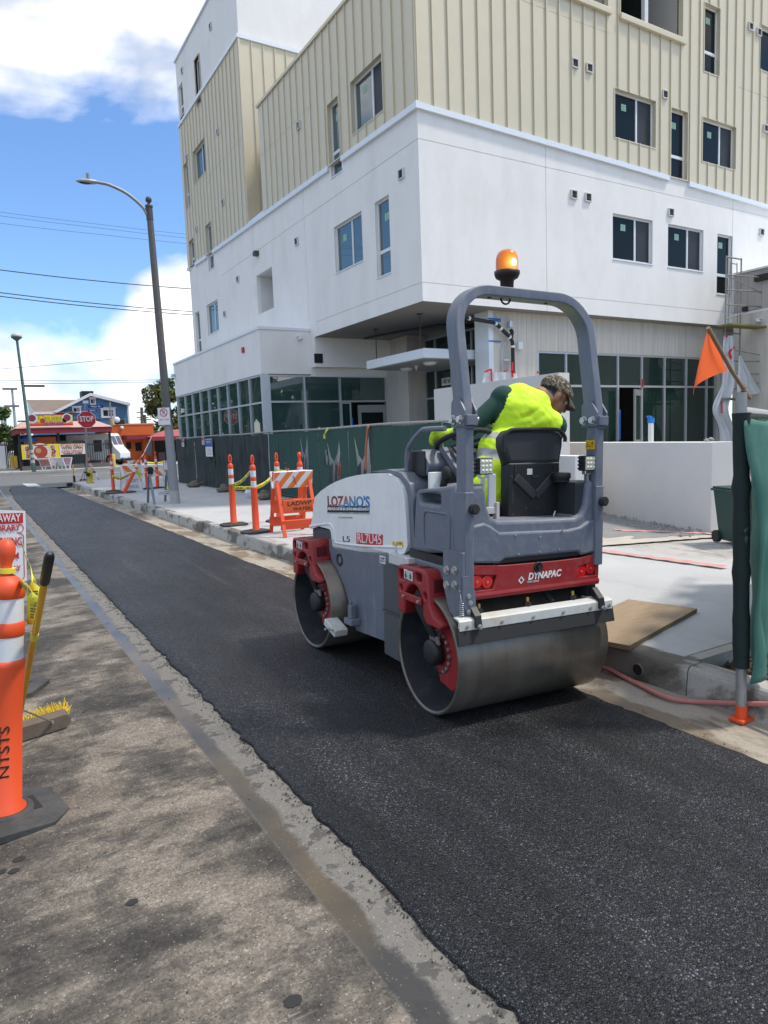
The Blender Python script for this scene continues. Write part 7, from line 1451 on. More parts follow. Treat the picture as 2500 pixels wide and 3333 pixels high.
drape('polythene_sheet','milky plastic sheet fanned out to the right of the scaffold tower',[at('a4',1245,1160,'Y',SY-.2),at('a4',1265,1165,'Y',SY-.2),at('a4',1470,1540,'Y',SY-.2),at('a4',1230,1560,'Y',SY-.2)],14,20,.08,9)
rt(pl,[at('a4',1115,955,'Y',SY-.14),at('a4',1130,975,'Y',SY-.14)],.07); rt(pl,[at('a4',1145,1120,'Y',SY-.14),at('a4',1170,1190,'Y',SY-.14)],.10); rt(pl,[at('a4',1150,1120,'Y',SY-.14),at('a4',1205,1075,'Y',SY-.14)],.06); rt(pl,[at('a4',1075,1610,'Y',SY-.14),at('a4',1075,1740,'Y',SY-.14)],.06)

# pale boards added so the fence tears show bright, with orange netting
M_PB=mat('pale_board',(.50,.56,.62),.7,var=.08,vscale=3)
for y0,y1,l in ((14.9,16.3,'pale backing added behind the fence tears, left one'),(13.7,14.8,'pale backing added behind the fence tears, middle one'),(12.2,13.5,'pale backing added behind the fence tears, right one')):
    t=thing('pale_backing',l,'sheet',(6.85,(y0+y1)/2,.15),0,'pale backings added behind the site fence'); mb=MB(); w=(y1-y0)/2; mb.add([(0,-w,0),(0,w,0),(.25,w,1.5),(.25,-w,1.5),(.03,-w,0),(.03,w,0),(.28,w,1.5),(.28,-w,1.5)],[(0,1,2,3),(4,7,6,5),(0,4,5,1),(3,2,6,7),(0,3,7,4),(1,5,6,2)]); mb.build('sheet_panel',M_PB,t)
mb=MB(); 
for i in range(16):
    mb.bar((6.72,12.35+.055*i,.55),(6.72,12.35+.055*i,1.0),.012,.012); 
    if i<9: mb.bar((6.72,12.35,.55+.055*i),(6.72,13.2,.55+.055*i),.012,.012)
tag(mb.build('orange_netting',O_OR),'orange safety netting behind the largest fence tear','netting')
mb=MB(); mb.box(6.70,6.78,10.6,11.8,.55,.95); tag(mb.build('white_barrier',S_WH,bevel=.02),'white barrier block behind the fence gap','barrier')
# ================================================================ street corner and far side
Y0=29.5; b=at('a6',1345,1470,'Z',Z); YS=b.y
ST=thing('stop_sign','red octagonal stop sign with street name plates on a grey post at the corner','stop sign',(b.x,YS,Z)); so=Vector(ST.location)
M_GALV=mat('post_grey',(.25,.26,.27),.5,metal=.4,var=.1); c=at('a6',1336,500,'Y',YS)-so; rr=(at('a6',1475,500,'Y',YS).x-at('a6',1197,500,'Y',YS).x)/2/math.cos(R(22.5))
MB().tube([(0,0,0),(c.x,.02,3.18)],.034,8).build('sign_post',M_GALV,ST); M_STOP=mat('stop_red',(.50,.012,.025),.45,var=.06)
def octo(r): return [(c.x+r*math.cos(R(22.5+45*i)),c.z+r*math.sin(R(22.5+45*i))) for i in range(8)]
mb=MB(); mb.prism(octo(rr),-.03,-.02,'xz'); mb.build('sign_rim',S_WH,ST); mb=MB(); mb.prism(octo(rr*.93),-.036,-.028,'xz'); fc=mb.build('sign_face',M_STOP,ST); text('STOP','sign_lettering',G_LET,fc,.30,face_m((c.x,-.037,c.z+.015),(1,0,0),(0,0,1)),width=rr*1.42,bold=.006); text('TUR','graffiti',mat('scribble',(.42,.10,.12),.6),fc,.12,face_m((c.x+.03,-.0375,c.z-.215),(1,0,.03),(0,0,1)),width=.26)
M_BLUE=mat('name_blue',(.015,.04,.27),.45)
for u0,v0,u1,v1,s,w in ((1358,270,1590,332,'Main St',.40),(1355,342,1495,385,'5500 S',.24)):
    a0=at('a6',u0,v1,'Y',YS)-so; a1=at('a6',u1,v0,'Y',YS)-so; mb=MB(); mb.box(a0.x,a1.x,-.03,-.02,a0.z+.02,a1.z-.01); pl=mb.build('name_plate',M_BLUE,ST); text(s,'plate_lettering',G_LET,pl,(a1.z-a0.z)*.6,face_m(((a0.x+a1.x)/2,-.032,(a0.z+a1.z)/2+.004),(1,0,0),(0,0,1)),width=w*.9,bold=.002)
a0=at('a6',1280,252,'Y',YS)-so; a1=at('a6',1360,208,'Y',YS)-so; MB().box(a0.x,a1.x,-.02,.0,a0.z,a1.z).build('upper_plate',S_WH,ST)
# fire hydrant
h=at('a6',1400,1480,'Z',Z); HY=thing('fire_hydrant','yellow fire hydrant with dark caps in front of the stop sign','hydrant',(h.x,h.y,Z)); M_HY=mat('hydrant_yellow',(.52,.40,.03),.55,var=.12,vscale=9)
mb=MB(); mb.lathe([(.13,0),(.13,.03),(.105,.04),(.105,.36),(.12,.37),(.12,.40),(.10,.42),(.09,.50),(.05,.56),(.03,.60),(0,.61)],(0,0,0),20); mb.build('hydrant_body',M_HY,HY); 
mb=MB(); mb.cyl((-.06,-.08,.34),(-.10,-.17,.34),.075,n=14); mb.build('hose_cap',M_BLK,HY); mb=MB(); mb.cyl((-.2,0,.42),(.2,0,.42),.035,n=12); mb.build('side_cap',mat('cap_brown',(.05,.04,.015),.6),HY); mb=MB(); mb.lathe([(.15,0),(.15,.012),(0,.012)],(0,0,0),8); mb.build('base_flange',mat('flange_rust',(.25,.18,.10),.8),HY)
# flasher stand beside the post
f0=at('a6',1240,1455,'Z',Z); FS=thing('flasher_stand','folding grey stand with orange flasher lamp leaning at the stop sign post','barricade',(f0.x,f0.y,Z)); q=lambda u,v:at('a6',u,v,'Y',f0.y)-Vector(FS.location)
for a_,b_ in (((1235,1460),(1345,1180)),((1290,1440),(1350,1190)),((1540,1450),(1370,1170))): MB().bar(q(*a_),q(*b_),.05,.03).build('stand_leg',M_GALV,FS)
mb=MB(); mb.ell(q(1368,1118),(.042,.03,.085)); mb.build('flasher_lens',mat('lens_orange',(.72,.16,.02),.25),FS); MB().bar(q(1375,1180),q(1425,1230),.06,.10).build('stand_panel',mat('panel_pink',(.66,.40,.36),.5),FS); MB().bar(q(1480,1330),q(1510,1385),.06,.09).build('stand_panel',S_WH,FS); MB().obox(q(1300,1430),(.35,.12,.06)).build('stand_weight',mat('weight_brown',(.12,.08,.05),.8),FS)
fp=at('a6',1150,1465,'Z',0); mk=thing('survey_marker','small yellow and black marker post standing at the kerb corner','marker',(fp.x,fp.y,0)); MB().cyl((0,0,0),(0,0,.28),.05,n=8).build('marker_base',M_BLK,mk); MB().cyl((0,0,.28),(-.02,0,.78),.03,n=8).build('marker_post',mat('marker_yellow',(.6,.36,.05),.6),mk)
k0=at('a6',1075,1500,'Z',.07); rb_=thing('rubber_wedge','black rubber wedge lying at the rounded kerb corner','wedge',(k0.x,k0.y,0)); mb=MB(); mb.obox((0,0,.07),(.22,.3,.13)); mb.build('wedge_block',G_RUB,rb_,bevel=.03); mb=MB(); mb.obox((.2,-.9,.05),(.2,.3,.09)); mb.build('wedge_block',G_RUB,rb_,bevel=.03)
# sawhorse and white barricades on the pavement
def abarricade(name,label,u0,v0,u1,v1,uf,vf,yb,h,leg,flip=False,board=None,legs=None,lower=None):
    f=at('a7',uf,vf,'Z',Z); t=thing(name,label,'barricade',(f.x,f.y,Z)); o=Vector(t.location); q=lambda u,v:at('a7',u,v,'Y',f.y)-o
    a,b_=q(u0,v1),q(u1,v0); w=b_.x-a.x; hh=b_.z-a.z; mb=MB(); mb.box(a.x,b_.x,-.02,.02,a.z,b_.z); pn=mb.build('striped_board',S_WH,t,bevel=.005)
    for P in stripes(w,hh,.9,hh*1.75,flip):
        mb=MB(); mb.add([((a.x+b_.x)/2+p[0],-.0215,a.z+p[1]) for p in P],[tuple(range(len(P)))]); mb.build('stripe',S_OR,pn,fixn=False)
    for (x,y0,y1) in ((a.x+.04,-.02,-.35),(b_.x-.04,-.02,-.35),(a.x+.04,.02,.35),(b_.x-.04,.02,.35)): MB().bar((x,y0,b_.z-.02),(x,y1,0),.05,.03).build('leg',leg,t)
    if lower:
        u0,v0,u1,v1,s1,s2=lower; a,b_=q(u0,v1),q(u1,v0); MB().box(a.x,b_.x,-.26,-.24,a.z,b_.z).build('lower_board',S_WH,t)
        for s,kx in ((s1,.62),(s2,.25)):
            if s: text(s,'board_lettering',mat('board_print',(.10,.10,.12),.6),t,(b_.z-a.z)*.30,face_m(((a.x+b_.x)/2,-.262,a.z+(b_.z-a.z)*kx),(1,0,0),(0,0,1)),width=(b_.x-a.x)*.6)
    return t
abarricade('barricade','steel legged barricade with striped board and small lamp beside the street lamp',830,1235,1140,1340,960,1740,0,0,mat('leg_steel',(.16,.22,.26),.5,metal=.4),flip=True,lower=(905,1530,1160,1620,'LADWP','800-996-3980'))
lm=at('a7',862,1225,'Y',at('a7',960,1740,'Z',Z).y); FL=thing('barricade_lamp','small black lamp on the striped barricade beside the street lamp','lamp',(lm.x,lm.y-.03,lm.z-.06)); mb=MB(); mb.cyl((0,-.06,.04),(0,.06,.04),.07,n=16); mb.box(-.06,.06,-.04,.04,-.06,.03); mb.build('lamp_case',M_BLK,FL)
abarricade('barricade','white plastic barricade with striped board and tall printed panel behind yellow tape',420,1165,690,1280,600,1560,0,0,S_WH,flip=True,lower=(440,1310,720,1555,'STREET','SERVICES'))
abarricade('barricade','white barricade with orange stripes, farther one half hidden behind the tape',530,1090,745,1160,650,1480,0,0,S_WH)
abarricade('barricade','white barricade with orange stripes peeking out left of the pole top of the fence',1065,1090,1190,1165,1120,1420,0,0,S_WH)
def dl_at(u0,v0,label,top='knob'):
    p=at('a7',u0,v0,'Z',Z); return delineator('delineator',label,(p.x,p.y,Z),top=top,group='orange delineators near the street corner')
dl_at(322,1565,'orange delineator wrapped with yellow tape at the kerb near the corner','loop'); dl_at(830,1530,'orange delineator standing behind the striped barricade with the lamp'); dl_at(985,1515,'orange delineator nearest the street lamp, tape tied at its top')
f=at('a7',470,1580,'Z',Z+.05); t=at('a7',655,1210,'Y',f.y-.1); d=(t-f); ln=delineator('delineator','fallen orange delineator leaning against the white barricade',(f.x,f.y,Z+.03),base=False,group='orange delineators near the street corner',top='knob'); ln.rotation_euler=d.to_track_quat('Z','Y').to_euler()
f=at('a7',420,1585,'Z',Z); rb2=thing('rubber_pad','black rubber delineator pad lying on the pavement near the corner','base',(f.x,f.y,Z)); rubber_base(rb2,.42,False)
A=lambda u,v,dy=0: at('a7',u,v,'Y',at('a7',600,1560,'Z',Z).y-.5+dy)
tape('caution_tape','yellow caution tape sagging between the corner delineator and the white barricade',[A(300,1335),A(420,1370),A(560,1310),A(620,1275)],.08,1.2); tape('caution_tape','tangle of yellow caution tape on the white barricade',[A(640,1180),A(700,1290),A(720,1370),A(790,1470)],.09,2.0); tape('caution_tape','yellow caution tape between the white barricade and the lamp barricade',[A(650,1250),A(740,1310),A(800,1270)],.09,2.0); tape('caution_tape','yellow tape hanging down beside the street lamp pole',[A(1135,1230,-2),A(1140,1400,-2),A(1130,1660,-2)],.08,1.0)
tape('caution_tape','yellow caution tape across the dark awning entrance far behind',[at('a7',800,1130,'Y',40),at('a7',960,1140,'Y',40),at('a7',1120,1118,'Y',40)],.10,.2,words=False)
# ---------------------------------------------------------------- far side of main street
def F6(u,v,Y): return at('a6',u,v,'Y',Y)
def F7(u,v,Y): return at('a7',u,v,'Y',Y)
GZ=.12
# green street lamp with globe, leaning
g0=at('a6',525,1305,'Z',GZ); GL=thing('globe_lamp','slender green street lamp with globe leaning left on the far pavement','street lamp',(g0.x,g0.y,GZ)); gt=at('f',35,722,'Y',g0.y)-Vector(GL.location)
M_GP=mat('pole_green',(.10,.16,.14),.6,var=.2,vscale=8); MB().tube([(0,0,0),gt*.5,gt*.965],[.13,.10,.075],10).build('lamp_pole',M_GP,GL); mb=MB(); mb.lathe([(.10,-.1),(.28,.0),(.32,.10),(.25,.22),(.1,.30),(0,.31)],gt+Vector((0,0,-.2)),18); mb.build('globe',mat('globe_white',(.55,.54,.50),.4),GL); mb=MB(); mb.lathe([(.08,-.2),(.30,-.02),(.33,.03)],gt+Vector((0,0,-.2)),18); mb.build('globe_cup',M_GP,GL); mb=MB(); mb.obox((.4,0,gt.z*.63),(1.3,.12,.12)); mb.build('cable_clamp',M_BLK,GL)
mb=MB()
for z,w in ((.55,.3),(.9,.26),(1.2,.2)): mb.cyl(gt*(z/gt.z),gt*((z+.2)/gt.z),.135,n=10)
mb.build('sticker_band',mat('stickers',(.5,.45,.42),.6,var=.3,vscale=12),GL)
# wrought iron fence with banners
YF=53.2; L=F6(330,1290,YF).x; Rr=F7(300,1215,YF).x; IF=thing('iron_fence','black iron picket fence along the front of the taco restaurant','fence',(L,YF,GZ)); M_IR=mat('iron_black',(.012,.012,.012),.6); zt=F6(1659,850,YF).z-GZ
n=int((Rr-L)/.15)
proto=MB().box(-.018,.018,-.018,.018,0,zt).build('picket',M_IR,IF)
for i in range(1,n):
    c_=proto.copy(); COL.objects.link(c_); c_.parent=IF; c_.location=((Rr-L)*i/n,0,0)
for z in (.2,zt-.12): MB().box(0,Rr-L,-.02,.02,z-.03,z+.03).build('fence_rail',M_IR,IF)
for x in (0,(Rr-L)*.36,(Rr-L)*.7,Rr-L): MB().box(x-.07,x+.07,-.07,.07,0,zt+.12).build('fence_post',M_IR,IF)
MB().box(0,Rr-L,-.06,.06,-.02,.30).build('fence_kerb',mat('kerb_dark',(.13,.12,.11),.9),IF)
# banners
def banner(name,label,u0,v0,u1,v1,Y,m):
    a=F6(u0,v1,Y); b_=F6(u1,v0,Y); t=thing(name,label,'banner',((a.x+b_.x)/2,Y,a.z)); MB().box(a.x-t.location.x,b_.x-t.location.x,-.01,.01,0,b_.z-a.z).build('banner_sheet',m,t); return t,b_.x-a.x,b_.z-a.z
M_YB=mat('banner_yellow',(.78,.60,.02),.55,var=.06); M_WB=mat('banner_cream',(.74,.66,.54),.55,var=.08)
t,w,h=banner('menu_banner','yellow menu banner with round food pictures on the iron fence',345,872,920,1118,YF-.12,M_YB)
FOOD=[mat('food_red',(.36,.05,.03),.6,var=.5,vscale=6),mat('food_tan',(.45,.26,.12),.6,var=.6,vscale=7),mat('food_white',(.66,.60,.55),.6,var=.4,vscale=6)]
def plate_(t,x,z,r,k):
    mb=MB(); mb.lathe([(0,-.014),(r,-.014)],(x,0,z),20,'y'); p=mb.build('food_plate',FOOD[2],t,fixn=False); mb=MB(); mb.lathe([(0,-.017),(r*.72,-.017)],(x+.02,0,z),14,'y'); mb.build('food_filling',FOOD[k],p,fixn=False); mb=MB(); mb.lathe([(0,-.019),(r*.3,-.019)],(x-r*.2,0,z+r*.15),10,'y'); mb.build('food_filling',FOOD[1-k],p,fixn=False)
for x,z,r,k in ((-.36,.75,.22,0),(-.34,.45,.22,1),(-.36,.18,.20,0),(.30,.78,.22,1),(.32,.48,.22,0),(.30,.20,.22,1)): plate_(t,x*w,z*h,r*.9,k)
plate_(t,-.02*w,.48*h,.60,0)
for x,z,ww in ((.0,.93,.8),(.02,.06,.7)): MB().box(x*w-ww/2,x*w+ww/2,-.016,-.012,z*h-.04,z*h+.04).build('banner_print',FOOD[0],t)
t,w,h=banner('open_banner','cream banner reading WE\'RE OPEN on the iron fence',925,868,1305,1045,YF-.14,M_WB)
for s,z,sz,m_,ww in (('ESTAMOS ABIERTOS',.86,.20,mat('print_orange',(.62,.16,.06),.6),.9),("WE'RE OPEN",.60,.26,M_BLK,.82),('JUEVES CERRADO',.30,.2,mat('print_pink',(.62,.10,.16),.6),.86),('THURSDAY CLOSED',.09,.15,M_BLK,.76)): text(s,'banner_lettering',m_,t,sz,face_m((0,-.015,z*h),(1,0,0),(0,0,1)),width=w*ww,bold=.006)
# taco restaurant: open shelter with maroon canopy
YR=54.5; RS=thing('taco_restaurant','open taco stand with maroon canopy and pink tiled roof behind the iron fence','building',(F6(900,1250,YR).x,YR+3,GZ)); ro=Vector(RS.location)
M_MAR=mat('canopy_maroon',(.22,.02,.03),.7,var=.12,vscale=2); M_PKR=mat('roof_pink',(.52,.33,.28),.85,var=.15,vscale=2); M_SHD=mat('stand_dark',(.035,.034,.033),.8,var=.3)
l0,l1=F6(250,640,YR),F7(290,600,YR); l2,l3=F6(270,725,YR),F7(290,655,YR); dp=7.5
def w_(p): return p-ro
mb=MB(); zA,zB=l0.z-ro.z,l2.z-ro.z; xa,xb=l0.x-ro.x,l1.x-ro.x; mb.box(xa,xb,YR-ro.y,YR-ro.y+.06,zB,zA); mb.box(xa,xa+.06,YR-ro.y+.06,YR-ro.y+dp,zB,zA); mb.box(xb-.06,xb,YR-ro.y+.06,YR-ro.y+dp,zB,zA); mb.build('canopy_valance',M_MAR,RS)
zR=F6(1100,515,YR+2).z-ro.z; mb=MB(); mb.v=[(xa-.1,YR-ro.y-.05,zA),(xb+.1,YR-ro.y-.05,zA),(xb-.6,YR-ro.y+3,zR),(xa+.6,YR-ro.y+3,zR),(xb-.6,YR-ro.y+dp,zR),(xa+.6,YR-ro.y+dp,zR),(xb+.1,YR-ro.y+dp,zA),(xa-.1,YR-ro.y+dp,zA)]; mb.f=[(0,1,2,3),(3,2,4,5),(1,6,4,2),(0,3,5,7),(7,5,4,6)]; mb.m=[0]*5; mb.sm=[False]*5; mb.build('roof',M_PKR,RS)
MB().box(xa+.3,xb-.3,YR-ro.y+2.95,YR-ro.y+3.1,zR,zR+.10).build('roof_ridge',M_BLK,RS)
for x in (xa+.15,xa+(xb-xa)*.42,xb-.15): MB().box(x-.08,x+.08,YR-ro.y+.1,YR-ro.y+.26,0,zB).build('canopy_post',M_BLK,RS)
MB().box(xa,xb,YR-ro.y+5.8,YR-ro.y+6,0,zB).build('back_wall',M_SHD,RS); MB().box(xa+1.0,xb-1.2,YR-ro.y+4.2,YR-ro.y+5,.0,1.1).build('counter',mat('counter_grey',(.16,.16,.165),.6),RS); MB().box(xa+.5,xa+2.6,YR-ro.y+1.6,YR-ro.y+1.7,1.6,2.3) .build('hanging_sign',mat('orange_poster',(.60,.14,.04),.6),RS)
for i in range(5): MB().box(xa+1.5+i*1.25,xa+2.3+i*1.25,YR-ro.y+4.15,YR-ro.y+4.19,1.35,2.0).build('menu_board',mat('menu_grey',(.22,.21,.20),.6,var=.4,vscale=4),RS)
# blue umbrella
u0=F6(320,845,YR+.5);u1=F6(560,735,YR+.5); UM=thing('patio_umbrella','blue patio umbrella under the maroon canopy','umbrella',((u0.x+u1.x)/2,YR+.6,GZ)); r=(u1.x-u0.x)/2; mb=MB(); mb.lathe([(r,u0.z-GZ),(r*.98,u0.z-GZ+.18),(.05,u1.z-GZ+.1),(0,u1.z-GZ+.12)],(0,0,0),8,smooth=False); mb.build('umbrella_canopy',mat('umbrella_blue',(.02,.08,.34),.7),UM); MB().cyl((0,0,0),(0,0,u1.z-GZ),.03,n=8).build('umbrella_pole',M_VINYL,UM)
# rooftop sign board
a=F6(417,605,YR-.05); b_=F6(1115,432,YR-.05); SB=thing('roof_sign','yellow and red restaurant sign board standing on the canopy roof','sign',((a.x+b_.x)/2,YR-.05,a.z)); w=b_.x-a.x; h=b_.z-a.z
def grad():
    m,nt,N,Lk,P=nodes('sign_gradient'); v=N.new('ShaderNodeTexCoord').outputs['Generated']; sp=N.new('ShaderNodeSeparateXYZ'); Lk(v,sp.inputs[0]); Lk(ramp(N,Lk,sp.outputs[2],[(0,(.55,.03,.03)),(.16,(.62,.06,.04)),(.24,(.72,.20,.03)),(.45,(.80,.48,.02)),(.75,(.82,.64,.02)),(1,(.80,.60,.03))]),P.inputs['Base Color']); P.inputs['Roughness'].default_value=.5; return m
MB().box(-w/2,w/2,0,.12,0,h).build('sign_board',grad(),SB); MB().box(-w/2-.04,w/2+.04,.02,.10,h,h+.06).build('sign_frame',mat('sign_frame_red',(.5,.05,.04),.6),SB)
text('El Taco Grande','sign_lettering',mat('sign_olive',(.30,.22,.02),.6),SB,.40,face_m((.05,-.006,h*.80),(1,0,0),(0,0,1)),width=w*.56,bold=.006,shear=.15); text('Tacos Estilo Mexico','sign_lettering',mat('sign_teal',(.30,.34,.10),.6),SB,.26,face_m((.1,-.006,h*.55),(1,0,0),(0,0,1)),width=w*.40); text('TACOS - BURRITOS - TORTAS - QUESADILLAS','sign_lettering',FOOD[0],SB,.12,face_m((0,-.006,h*.34),(1,0,0),(0,0,1)),width=w*.72); text('323 777-2539','sign_lettering',mat('sign_navy',(.06,.10,.34),.6),SB,.30,face_m((.2,-.008,h*.12),(1,0,0),(0,0,1)),width=w*.44,bold=.008)
for x in (-.38,.38):
    mb=MB(); mb.lathe([(0,-.008),(.34,-.008)],(x*w,0,h*.72),18,'y'); p=mb.build('sign_picture',mat('pic_white',(.62,.62,.66),.6),SB,fixn=False); mb=MB(); mb.lathe([(0,-.012),(.24,-.012)],(x*w,0,h*.76),12,'y'); mb.build('sign_picture_fill',mat('pic_dark',(.20,.03,.05),.6,var=.6,vscale=5),p,fixn=False)
for x in (-.16,.32): mb=MB(); mb.lathe([(0,-.008),(.16,-.008)],(x*w,0,h*.52),12,'y'); mb.build('sign_picture',FOOD[0],SB,fixn=False)
# sandwich boards on the far pavement
M_SBW=mat('board_white',(.70,.70,.69),.5)
def sandwich(label,uL,uR,vt,vb,Y,uT,printed):
    a=F6(uL,vb,Y); b_=F6(uR,vt,Y); t=thing('sandwich_board',label,'sandwich board',((a.x+b_.x)/2,Y,GZ)); w=(b_.x-a.x); h=b_.z-GZ
    # seen end on: two hinged panels spreading left and right
    for s in (-1,1):
        M3=Matrix.Rotation(R(s*17),3,'Y'); c_=Vector((s*w*.24,0,h*.5))
        for x0,x1,z0,z1 in ((-.45,-.38,-.5,.5),(.38,.45,-.5,.5),(-.38,.38,.42,.5),(-.38,.38,-.14,-.08)):
            mb=MB(); mb.obox(c_+M3@Vector((0,(x0+x1)/2,(z0+z1)/2*h*1.04)),(.05,x1-x0,(z1-z0)*h*1.04),M3); mb.build('board_rail',M_SBW,t)
        mb=MB(); mb.obox(c_+M3@Vector((s*.0,0,.16*h)),(.03,.76,.5*h),M3); mb.build('board_panel',printed if (s>0)==(uT>0) else S_WH,t)
    return t
P_R=mat('poster_red',(.60,.22,.18),.6,var=.6,vscale=4); P_M=mat('poster_mixed',(.50,.26,.30),.6,var=.8,vscale=5)
sandwich('white sandwich board with red striped poster, left one of two on the far pavement',640,850,1090,1315,49.3,-1,P_R).rotation_euler=(0,0,R(38)); sandwich('white sandwich board with colourful menu poster, right one of two on the far pavement',870,1090,1080,1305,49.0,1,P_M).rotation_euler=(0,0,R(28))
# yellow bollards
for r_,u,v0,v1,l in (('a6',195,1045,1248,'yellow bollard at the left gate pier, left one of two'),('a6',250,1058,1245,'yellow bollard at the left gate pier, right one of two'),('a7',328,1000,1215,'yellow bollard in front of the white truck')):
    Yb=56 if u!=328 else 50.5; a=at(r_,u,v1,'Y',Yb); b_=at(r_,u,v0,'Y',Yb); t=thing('bollard',l,'bollard',(a.x,Yb,a.z),0,'yellow steel bollards'); mb=MB(); mb.lathe([(.13,0),(.13,b_.z-a.z-.05),(.10,b_.z-a.z-.01),(0,b_.z-a.z)],(0,0,0),14); mb.build('bollard_post',mat('bollard_yellow',(.62,.40,.07),.6,var=.1),t)
# white step van
YV=56.5; a=F7(120,1110,YV); VN=thing('step_van','white step van parked behind the iron fence','van',(F7(505,1110,YV).x,YV,GZ)); vo=Vector(VN.location); q=lambda u,v,dy=0:F7(u,v,YV+dy)-vo
M_VW=mat('van_white',(.72,.76,.78),.35,var=.04,coat=.3); zb=.42
x0,x1=q(395,1000).x,q(625,1000).x; zt=q(300,690).z; zh=q(500,880).z; zn=q(600,975).z; zc=q(500,1050).z; w=x1-x0
# front of the van looks at the camera; box body runs back and to the left
def vp(x,y,z): return (x,y,z)
mb=MB(); L_=5.2; yaw=Matrix.Rotation(R(38),3,'Z')
def V(p): return tuple(yaw@Vector(p))
prof=[(-.0,zb),(0,zn*.62),(-.02,zn),(.55,zh),(.95,zt-.10),(1.1,zt),(6.2,zt),(6.2,zb)]   # distance behind the bumper, height
vs=[V((-w/2,y,z)) for y,z in prof]+[V((w/2,y,z)) for y,z in prof]; k=len(prof); mb.add(vs,[(i,(i+1)%k,k+(i+1)%k,k+i) for i in range(k)]+[tuple(reversed(range(k))),tuple(range(k,2*k))]); mb.build('van_body',M_VW,VN,bevel=.05)
def on(x0_,x1_,t0,t1,seg,m,name,o=.012):
    (ya,za),(yb,zb_)=prof[seg],prof[seg+1]; n=Vector((0,-(zb_-za),(yb-ya))).normalized(); n=n if n.y<0 else -n
    P=[(x0_,t0),(x1_,t0),(x1_,t1),(x0_,t1)]; mb=MB(); mb.add([V(Vector((x*w/2,ya+(yb-ya)*t,za+(zb_-za)*t))+n*o) for x,t in P],[(0,1,2,3)]); return mb.build(name,m,VN,fixn=False)
M_WS=glass('van_glass',(.05,.05,.09),1.8); on(-.86,-.06,.12,.88,3,M_WS,'windscreen'); on(.06,.86,.12,.88,3,M_WS,'windscreen'); M_HL=mat('headlamp',(.55,.50,.35),.2)
for s in (-1,1): on(s*.62-.16,s*.62+.16,.62,.95,0,mat('lamp_frame',(.05,.05,.05),.5),'headlamp_frame',.02); on(s*.62-.10,s*.62+.10,.78,.92,0,M_HL,'headlamp',.03); on(s*.62-.10,s*.62+.10,.66,.76,0,mat('indicator',(.60,.22,.03),.3),'indicator',.03)
on(-.42,.42,.35,.95,0,mat('grille_white',(.60,.64,.64),.5),'front_grille',.02); mb=MB(); mb.v=[]; 
mb.obox(yaw@Vector((0,-.10,zb-.02)),(w*1.02,.16,.20),yaw); mb.build('bumper',M_BLK,VN)
for s in (-1,1):
    c_=yaw@Vector((s*(w/2-.08),1.0,.40)); d_=yaw@Vector((1,0,0)); mb=MB(); mb.cyl(c_-d_*.12,c_+d_*.12,.40,n=22); wh=mb.build('wheel',G_RUB,VN); mb=MB(); mb.cyl(c_-d_*.13,c_+d_*.13,.2,n=16); mb.build('wheel_rim',mat('rim_grey',(.3,.3,.3),.5),wh)
mb=MB(); M3=yaw; mb.obox(yaw@Vector((-w/2-.012,2.1,zt*.62)),(.02,.8,.9),yaw); mb.build('side_window',mat('win_dark',(.04,.04,.045),.4),VN); mb=MB(); mb.obox(yaw@Vector((-w/2-.012,1.05,zt*.66)),(.02,.7,.7),yaw); mb.build('side_window',M_WS,VN)
mb=MB(); mb.obox(yaw@Vector((-w/2-.16,.75,zh+.15)),(.04,.16,.32),yaw); mb.build('wing_mirror',M_BLK,VN)
# orange building with maroon awning
YO=61; a=F7(290,570,YO); b_=F7(915,570,YO); OB=thing('orange_shop','orange stucco shop with maroon awning beside the white van','building',((a.x+b_.x)/2,YO+3,GZ)); oo=Vector(OB.location); M_ORW=mat('orange_stucco',(.60,.13,.03),.85,var=.18,vscale=2.5,bump=.6,bscale=20)
MB().box(a.x-oo.x,b_.x-oo.x,-3,3,0,a.z-GZ).build('wall',M_ORW,OB); MB().box(a.x-oo.x-.05,b_.x-oo.x+.05,-3.05,-2.8,a.z-GZ,a.z-GZ+.10).build('parapet',mat('parapet_peach',(.62,.30,.18),.8),OB)
z0=F7(600,720,YO).z-GZ; z1=F7(600,785,YO-1.2).z-GZ; xa,xb=F7(440,720,YO).x-oo.x,F7(860,720,YO).x-oo.x; mb=MB(); mb.v=[(xa,-3,z0),(xb,-3,z0),(xb+.25,-4.2,z1+.35),(xa+.2,-4.2,z1+.35),(xa+.2,-4.2,z1),(xb+.25,-4.2,z1),(xa,-3,z1),(xb,-3,z1)]; mb.f=[(0,1,2,3),(3,2,5,4),(0,3,4,6),(1,7,5,2)]; mb.m=[0]*4; mb.sm=[False]*4; mb.build('awning',M_MAR,OB)
for u0,v0,u1,v1 in ((655,830,735,960),(515,830,580,930)):
    p=F7(u0,v1,YO-.03)-oo; r_=F7(u1,v0,YO-.03)-oo; wd=MB().box(p.x,r_.x,-3.06,-3.0,p.z,r_.z).build('window',M_DARK,OB); MB().box(p.x-.06,r_.x+.06,-3.08,-3.06,p.z-.08,p.z).build('sill',M_ORW,wd)
p=F7(750,800,YO)-oo; MB().box(p.x,p.x+.35,-3.25,-3.0,0,z1).build('pilaster',M_ORW,OB)
lp=F7(440,610,YO)-oo; mb=MB(); mb.ell((lp.x,-3.15,lp.z),(.16,.14,.14)); mb.build('flood_lamp',M_VINYL,OB)
